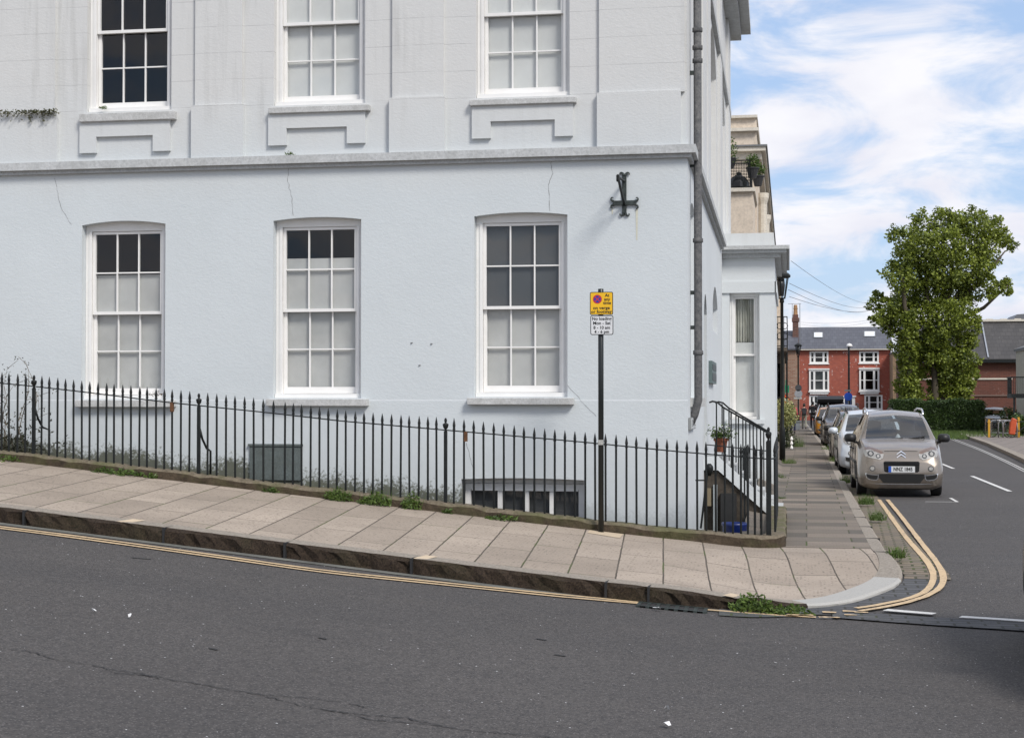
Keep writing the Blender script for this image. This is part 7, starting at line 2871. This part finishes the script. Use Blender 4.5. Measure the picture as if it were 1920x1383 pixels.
c5 = recolour(c4, 'ochre car parked ahead of the black estate with the roof box', CAR['orange'])
park(c5, KX + 1.05, 84, 0, (0.98, 1.0, 0.97))
c6 = recolour(c4, 'black estate carrying a long dark roof box, farthest in the parked row', CAR['blackp'])
park(c6, KX + 1.3, 94, 0, (1.05, 1.15, 1.1))
m = MB()
z0 = road_z(KX + 1.3, 96) + 1.83
m.prism([(95.2, z0), (98.4, z0), (98.2, z0 + 0.28), (95.6, z0 + 0.38), (95.1, z0 + 0.18)], KX + 0.55, KX + 2.05, lambda u, z, d: (d, u, z))
for y in (95.8, 97.6):
    m.box((KX + 0.5, y, z0 - 0.1), (KX + 2.1, y + 0.06, z0))
tag(m.build('roof_box', CAR['black'], loc=(KX + 1.3, 96, z0), bevel=0.06), 'long black roof box strapped on the farthest parked estate', 'roof box')
c7 = recolour(c3, 'dark car parked beyond the right end of the clipped hedge', CAR['dark'], 'cars in the yard')
pc = at_Y(1846, 790, 98)
c7.location = (pc.x + 0.4, 98, -2.05)
c7.rotation_euler = (0, 0, R(-12))
# dark car nosing in at the right edge of the frame
c8 = recolour(c3, 'dark car at the right photo edge, only its bumper corner showing', CAR['blackp'], 'cars on the road')
e1 = ground(1917, 1236, road_z)
c8.location = (2.77, 10.15, road_z(2.7, 12))
c8.rotation_euler = (0, 0, 0)

# ------------------------------------------------------------------ bicycle stands and bicycle
STEEL = simple('galvanised_steel', (0.42, 0.42, 0.42), 0.35, 0.8)
YBK = 79.0
zb_ = side_z(YBK) + 0.12
bk = at_Y(1880, 822, YBK)
rack = thing('cycle_stand', 'three joined steel hoop cycle stands on the far pavement', 'cycle stand', (bk.x, YBK, zb_))
for (pa, pb, dy) in ((1857, 1880, 0.9), (1872, 1896, 0.2), (1881, 1907, -0.3)):
    a_, b_ = at_Y(pa, 800, YBK + dy).x, at_Y(pb, 800, YBK + dy).x
    y = YBK + dy
    m = MB()
    pts = [(a_, y, zb_)]
    for q in range(9):
        t = math.pi * (1 - q / 8)
        pts.append(((a_ + b_) / 2 + (b_ - a_) / 2 * math.copysign(abs(math.cos(t)) ** 0.6, math.cos(t)), y, zb_ + 0.55 + 0.28 * math.sin(t) ** 0.6))
    pts.append((b_, y, zb_))
    m.tube(pts, 0.028, 8)
    m.bar((a_, y, zb_ + 0.22), (b_, y, zb_ + 0.22), 0.035, 0.035)
    m.build('hoop', STEEL, rack, smooth_=True)


def bicycle(name, label, base, rz, frame_col, sc=1.0):
    b = thing(name, label, 'bicycle', (0, 0, 0), 'bicycles at the stands')
    for x in (0.0, 1.05):
        m = MB()
        m.tube([(x + .34 * math.cos(q * math.pi / 12), 0, .34 + .34 * math.sin(q * math.pi / 12)) for q in range(25)], 0.018, 6)
        w = m.build('wheel', CAR['tyre'], b)
        WL[w] = Vector((0, 0, 0))
        m = MB()
        for q in range(10):
            a = q * math.pi / 10
            m.bar((x - .33 * math.cos(a), 0, .34 - .33 * math.sin(a)), (x + .33 * math.cos(a), 0, .34 + .33 * math.sin(a)), .003, .003)
        m.lathe([(.03, -.03), (.03, .03)], (x, 0, .34), 8)
        m.build('spokes', STEEL, w)
    m = MB()
    for p_, q_ in (((0, 0, .34), (.40, 0, .30)), ((.40, 0, .30), (.27, 0, .85)), ((0, 0, .34), (.30, 0, .74)), ((.30, 0, .76), (.84, 0, .80)), ((.40, 0, .30), (.87, 0, .70)), ((.87, 0, .68), (.80, 0, .95)), ((.87, 0, .70), (1.05, 0, .34))):
        m.tube([p_, q_], 0.018, 6)
    m.build('frame', frame_col, b)
    m = MB()
    m.tube([(.80, 0, .93), (.80, 0, .99), (.72, .28, 1.0)], 0.014, 5)
    m.tube([(.80, 0, .99), (.72, -.28, 1.0)], 0.014, 5)
    m.build('handlebar', STEEL, b)
    m = MB()
    m.prism([(.14, .85), (.38, .86), (.38, .91), (.14, .92)], -.06, .06, lambda u, z, d: (u, d, z))
    m.build('saddle', CAR['seat'], b, bevel=0.02)
    b.location = base
    b.rotation_euler = (0, R(0), rz)
    return b


bb_ = at_Y(1858, 815, YBK + 0.5)
bicycle('bicycle', 'dark bicycle leaning at the left end of the steel hoops', (bb_.x, YBK + 0.55, zb_), R(6), CAR['black'])
bb_ = at_Y(1896, 815, YBK - 0.6)
bicycle('bicycle', 'bicycle with an orange child seat at the right end of the steel hoops', (bb_.x, YBK - 0.1, zb_), R(-10), CAR['dark'])
SEATO = simple('orange_seat', (0.48, 0.075, 0.02), 0.6)
c = at_Y(1898, 800, YBK - 0.3)
m = MB()
m.prism([(c.x - 0.18, c.z - 0.35), (c.x + 0.1, c.z - 0.38), (c.x + 0.2, c.z + 0.35), (c.x - 0.02, c.z + 0.45), (c.x - 0.12, c.z + 0.2)], YBK - 0.55, YBK - 0.2, lambda u, z, d: (u, d, z))
tag(m.build('child_seat', SEATO, loc=(c.x, YBK - 0.4, c.z - 0.35), bevel=0.05), 'orange-red child seat mounted on the right-hand bicycle', 'child seat')
YEL = simple('yellow_post', (0.55, 0.29, 0.02), 0.6)
for px, py0, py1, lb in ((1854.5, 786, 806, 'yellow marker post left of the cycle hoops'), (1910, 782, 815, 'yellow marker post right of the orange child seat')):
    a_ = at_Y(px, py0, YBK + 0.2)
    m = MB()
    m.box((a_.x - 0.05, YBK + 0.2, zb_), (a_.x + 0.05, YBK + 0.28, a_.z))
    m.box((a_.x - 0.075, YBK + 0.19, a_.z - 0.15), (a_.x + 0.075, YBK + 0.29, a_.z - 0.1))
    tag(m.build('marker_post', YEL, loc=(a_.x, YBK + 0.2, zb_), bevel=0.01), lb, 'post', 'yellow posts at the cycle stands')
# low rail and shrubs behind the stands
m = MB()
a_, b_ = at_Y(1848, 784, 90), at_Y(1895, 787, 90)
m.bar(a_, b_, 0.06, 0.06)
for k in range(5):
    q = a_.lerp(b_, k / 4)
    m.bar(q, (q.x, q.y, -2.05), 0.05, 0.05)
tag(m.build('garden_rail', simple('weathered_timber', (0.30, 0.22, 0.15), 0.8), loc=(a_.x, 90, -2.05)), 'low weathered timber rail behind the cycle stands', 'rail')
for i, (px, py, r, y, lb) in enumerate(((1892, 778, 0.5, 92, 'dark green shrub by the steps under the black balcony'), (1910, 790, 0.45, 84, 'low shrub at the right edge below the black balcony'), (1680, 800, 0.4, 92, 'small green shrub at the left foot of the clipped hedge'))):
    c = at_Y(px, py, y)
    rg = random.Random(70 + i)
    m = MB()
    leaf_cloud(m, [(c, r, 1.0), (c + Vector((0.3, 0, -0.3)), r, 1.0), (c + Vector((-0.2, 0, -0.5)), r, 1)], 420, 0.11, rg)
    m.tube([c, (c.x, c.y, -2.05)], 0.05, 5)
    tag(m.build('garden_shrub', leafmat('shrub_leaf_%d' % i, (0.02, 0.05, 0.01), (0.08, 0.13, 0.02), 0.15), loc=(c.x, c.y, -2.05), fix=False), lb, 'shrub', 'garden shrubs')

# ------------------------------------------------------------------ people far down the pavement
SKIN = simple('skin', (0.45, 0.27, 0.19), 0.6, var=0.06)


def skin_mesh(nodes, edges, name, mat, parent, root=0, sub=1):
    me = bpy.data.meshes.new(name)
    me.from_pydata([n_[0] for n_ in nodes], edges, [])
    o = bpy.data.objects.new(name, me)
    COL.objects.link(o)
    md = o.modifiers.new('skin', 'SKIN')
    sv = me.skin_vertices[0].data
    for i, n_ in enumerate(nodes):
        r = n_[1]
        sv[i].radius = (r, r) if not isinstance(r, tuple) else r
        sv[i].use_root = i == root
    sb = o.modifiers.new('sub', 'SUBSURF')
    sb.levels = sb.render_levels = sub
    dg = bpy.context.evaluated_depsgraph_get()
    m2 = bpy.data.meshes.new_from_object(o.evaluated_get(dg))
    bpy.data.objects.remove(o)
    r_ = bpy.data.objects.new(name, m2)
    COL.objects.link(r_)
    m2.materials.clear()
    m2.materials.append(mat)
    m2.polygons.foreach_set('use_smooth', [True] * len(m2.polygons))
    r_.parent = parent
    return r_


def person(label, px, base_py, hgt, top_col, leg_col, hair_col, stride=0.28, pack=None, bag=None, seed=0, Y=None, sleeve='long', face=1, hood=False):
    """walking figure seen from behind (face=1: walking away along +Y)"""
    p = ground(px, base_py, lambda x, y: side_z(y) + 0.11)
    if Y:
        q = at_Y(px, base_py, Y)
        p = Vector((q.x, Y, side_z(Y) + 0.11))
    t = thing('person', label, 'person', (0, 0, 0), 'people on the side pavement')
    s = stride
    J = dict(pel=(0, 0, .95), wai=(0, .01, 1.10), che=(0, .01, 1.30), nec=(0, .02, 1.47), hed=(0, .05, 1.60), top=(0, .05, 1.71),
             hl=(-.09, 0, .92), kl=(-.10, s * .45 + .05, .50), al=(-.10, s * .55 - .02, .09), tl=(-.10, s * .55 + .15, .035),
             hr=(.09, 0, .92), kr=(.10, -s * .25 + .03, .50), ar=(.10, -s * .9, .12), tr=(.10, -s * .9 + .14, .035),
             sl=(-.19, .01, 1.40), el=(-.24, -.06, 1.13), wl=(-.24, .05, .90), sr=(.19, .01, 1.40), er=(.24, .0, 1.13), wr=(.24, .12, .91))
    k = ['pel', 'wai', 'che', 'nec', 'hed', 'top', 'hl', 'kl', 'al', 'tl', 'hr', 'kr', 'ar', 'tr', 'sl', 'el', 'wl', 'sr', 'er', 'wr']
    rad = dict(pel=(.15, .11), wai=(.135, .10), che=(.165, .115), nec=.055, hed=(.078, .095), top=(.05, .06), hl=.085, kl=.055, al=.042, tl=.035, hr=.085, kr=.055, ar=.042, tr=.035,
               sl=.058, el=.042, wl=.030, sr=.058, er=.042, wr=.030)
    E = [('pel', 'wai'), ('wai', 'che'), ('che', 'nec'), ('nec', 'hed'), ('hed', 'top'), ('pel', 'hl'), ('hl', 'kl'), ('kl', 'al'), ('al', 'tl'), ('pel', 'hr'), ('hr', 'kr'), ('kr', 'ar'), ('ar', 'tr'),
         ('che', 'sl'), ('sl', 'el'), ('el', 'wl'), ('che', 'sr'), ('sr', 'er'), ('er', 'wr')]
    body = skin_mesh([(J[n_], rad[n_]) for n_ in k], [(k.index(a), k.index(b)) for a, b in E], 'body', SKIN, t)
    # hands with five fingers, ears and nose joined into the one body mesh
    bm = bmesh.new()
    bm.from_mesh(body.data)
    for wn_, sg in (('wl', -1), ('wr', 1)):
        w = Vector(J[wn_])
        m = MB()
        m.tube([w, w + Vector((0, .01, -.045)), w + Vector((0, .015, -.09))], [.026, .034, .03], 8)
        for q in range(4):
            b0 = w + Vector((0, -.022 + q * .017, -.085))
            L = (.06, .07, .075, .06)[q]
            m.tube([b0, b0 + Vector((-sg * .006, .004, -L * .5)), b0 + Vector((-sg * .022, .006, -L * .95))], [.0095, .009, .007], 6)
        b0 = w + Vector((-sg * .01, .03, -.04))
        m.tube([b0, b0 + Vector((-sg * .012, .025, -.03)), b0 + Vector((-sg * .016, .03, -.06))], [.011, .010, .007], 6)
        tmp = bpy.data.meshes.new('tmp')
        tmp.from_pydata(m.v, [], m.f)
        bm.from_mesh(tmp)
        bpy.data.meshes.remove(tmp)
    m = MB()
    hd = Vector(J['hed'])
    m.lathe([(0.0, -.02), (.016, -.01), (.012, .02), (0, .03)], hd + Vector((0, .10, -.005)), 6)
    for sg in (-1, 1):
        m.lathe([(0.0, -.03), (.014, -.01), (.014, .015), (0, .03)], hd + Vector((sg * .08, 0, 0)), 6)
    tmp = bpy.data.meshes.new('tmp')
    tmp.from_pydata(m.v, [], m.f)
    bm.from_mesh(tmp)
    bpy.data.meshes.remove(tmp)
    bm.to_mesh(body.data)
    bm.free()
    body.data.polygons.foreach_set('use_smooth', [True] * len(body.data.polygons))
    # clothes follow the same joints
    g = .012
    kk = ['pel', 'wai', 'che', 'ncl', 'sl', 'el', 'cl', 'sr', 'er', 'cr']
    JJ = dict(J)
    JJ['ncl'] = (0, .02, 1.44)
    f = .45 if sleeve == 'short' else 0.97
    src = ('sl', 'el') if sleeve == 'short' else ('el', 'wl')
    src2 = ('sr', 'er') if sleeve == 'short' else ('er', 'wr')
    JJ['cl'] = tuple(Vector(J[src[0]]).lerp(Vector(J[src[1]]), f))
    JJ['cr'] = tuple(Vector(J[src2[0]]).lerp(Vector(J[src2[1]]), f))
    JJ['pel'] = (0, 0, .90)
    rr = dict(rad)
    for n_ in ('pel', 'wai', 'che'):
        rr[n_] = tuple(v + g + .008 for v in rad[n_])
    for n_ in ('sl', 'el', 'sr', 'er'):
        rr[n_] = rad[n_] + g + .004
    rr['ncl'] = .07
    rr['cl'] = rr['cr'] = .05 if sleeve != 'short' else .062
    if sleeve == 'short':
        kk = ['pel', 'wai', 'che', 'ncl', 'sl', 'cl', 'sr', 'cr']
        EE = [(0, 1), (1, 2), (2, 3), (2, 4), (4, 5), (2, 6), (6, 7)]
    else:
        EE = [(0, 1), (1, 2), (2, 3), (2, 4), (4, 5), (5, 6), (2, 7), (7, 8), (8, 9)]
    skin_mesh([(JJ[n_], rr[n_]) for n_ in kk], EE, 'jacket', simple('cloth_top_%d' % seed, top_col, 0.9, bs=0.2, bscale=30), t)
    kk = ['pel', 'hl', 'kl', 'al', 'hr', 'kr', 'ar']
    JJ['pel'] = (0, 0, .96)
    rr['pel'] = (.15, .115)
    for n_ in ('hl', 'hr'):
        rr[n_] = .098
    for n_ in ('kl', 'kr'):
        rr[n_] = .072
    for n_ in ('al', 'ar'):
        rr[n_] = .058
    skin_mesh([(JJ[n_], rr[n_]) for n_ in kk], [(0, 1), (1, 2), (2, 3), (0, 4), (4, 5), (5, 6)], 'trousers', simple('cloth_leg_%d' % seed, leg_col, 0.9), t)
    m = MB()
    for n_ in ('a', ):
        for sd_ in ('l', 'r'):
            a_, b_ = Vector(J['a' + sd_]), Vector(J['t' + sd_])
            m.tube([a_ + Vector((0, -.06, -.03)), a_ + Vector((0, .0, -.035)), b_], [.045, .052, .038], 8)
    m.build('shoes', CAR['seat'], t, smooth_=True)
    m = MB()
    m.lathe([(.075, -.10), (.088, -.02), (.086, .05), (.06, .11), (.0, .135)], hd + Vector((0, -.018, .005)), 12)
    m.build('hair', simple('hair_%d' % seed, hair_col, 0.7), t, smooth_=True)
    if pack:
        m = MB()
        m.prism([(-.15, .98), (.15, .98), (.16, 1.28), (.12, 1.42), (-.12, 1.42), (-.16, 1.28)], -.30, -.12, lambda u, z, d: (u, d, z))
        m.prism([(-.11, 1.0), (.11, 1.0), (.11, 1.18), (-.11, 1.18)], -.345, -.298, lambda u, z, d: (u, d, z))
    t.scale = (hgt / 1.74,) * 3
    t.location = p
    if pack:
        o = m.build('backpack', pack, loc=(0, 0, 0), bevel=0.03)
        o.location = p
        o.scale = t.scale
        tag(o, 'black backpack worn by %s' % bag, 'backpack', 'backpacks')
    return t


person('walker in a dark red short-sleeved top and pale trousers, left of the pair', 1508, 804, 1.66, (0.20, 0.03, 0.03), (0.25, 0.25, 0.20), (0.03, 0.02, 0.015), 0.34, CAR['seat'], 'the walker in the dark red top', 1, sleeve='short')
person('walker in a dark jacket and black trousers, right of the pair', 1524, 802, 1.78, (0.05, 0.02, 0.022), (0.015, 0.016, 0.02), (0.02, 0.015, 0.012), 0.26, CAR['black'], 'the walker in the dark jacket', 2)
person('person in a pink-red jacket and navy trousers behind the variegated bush', 1486.5, 0 + 808, 1.70, (0.50, 0.06, 0.10), (0.015, 0.018, 0.05), (0.03, 0.02, 0.015), 0.2, None, None, 3, Y=88)
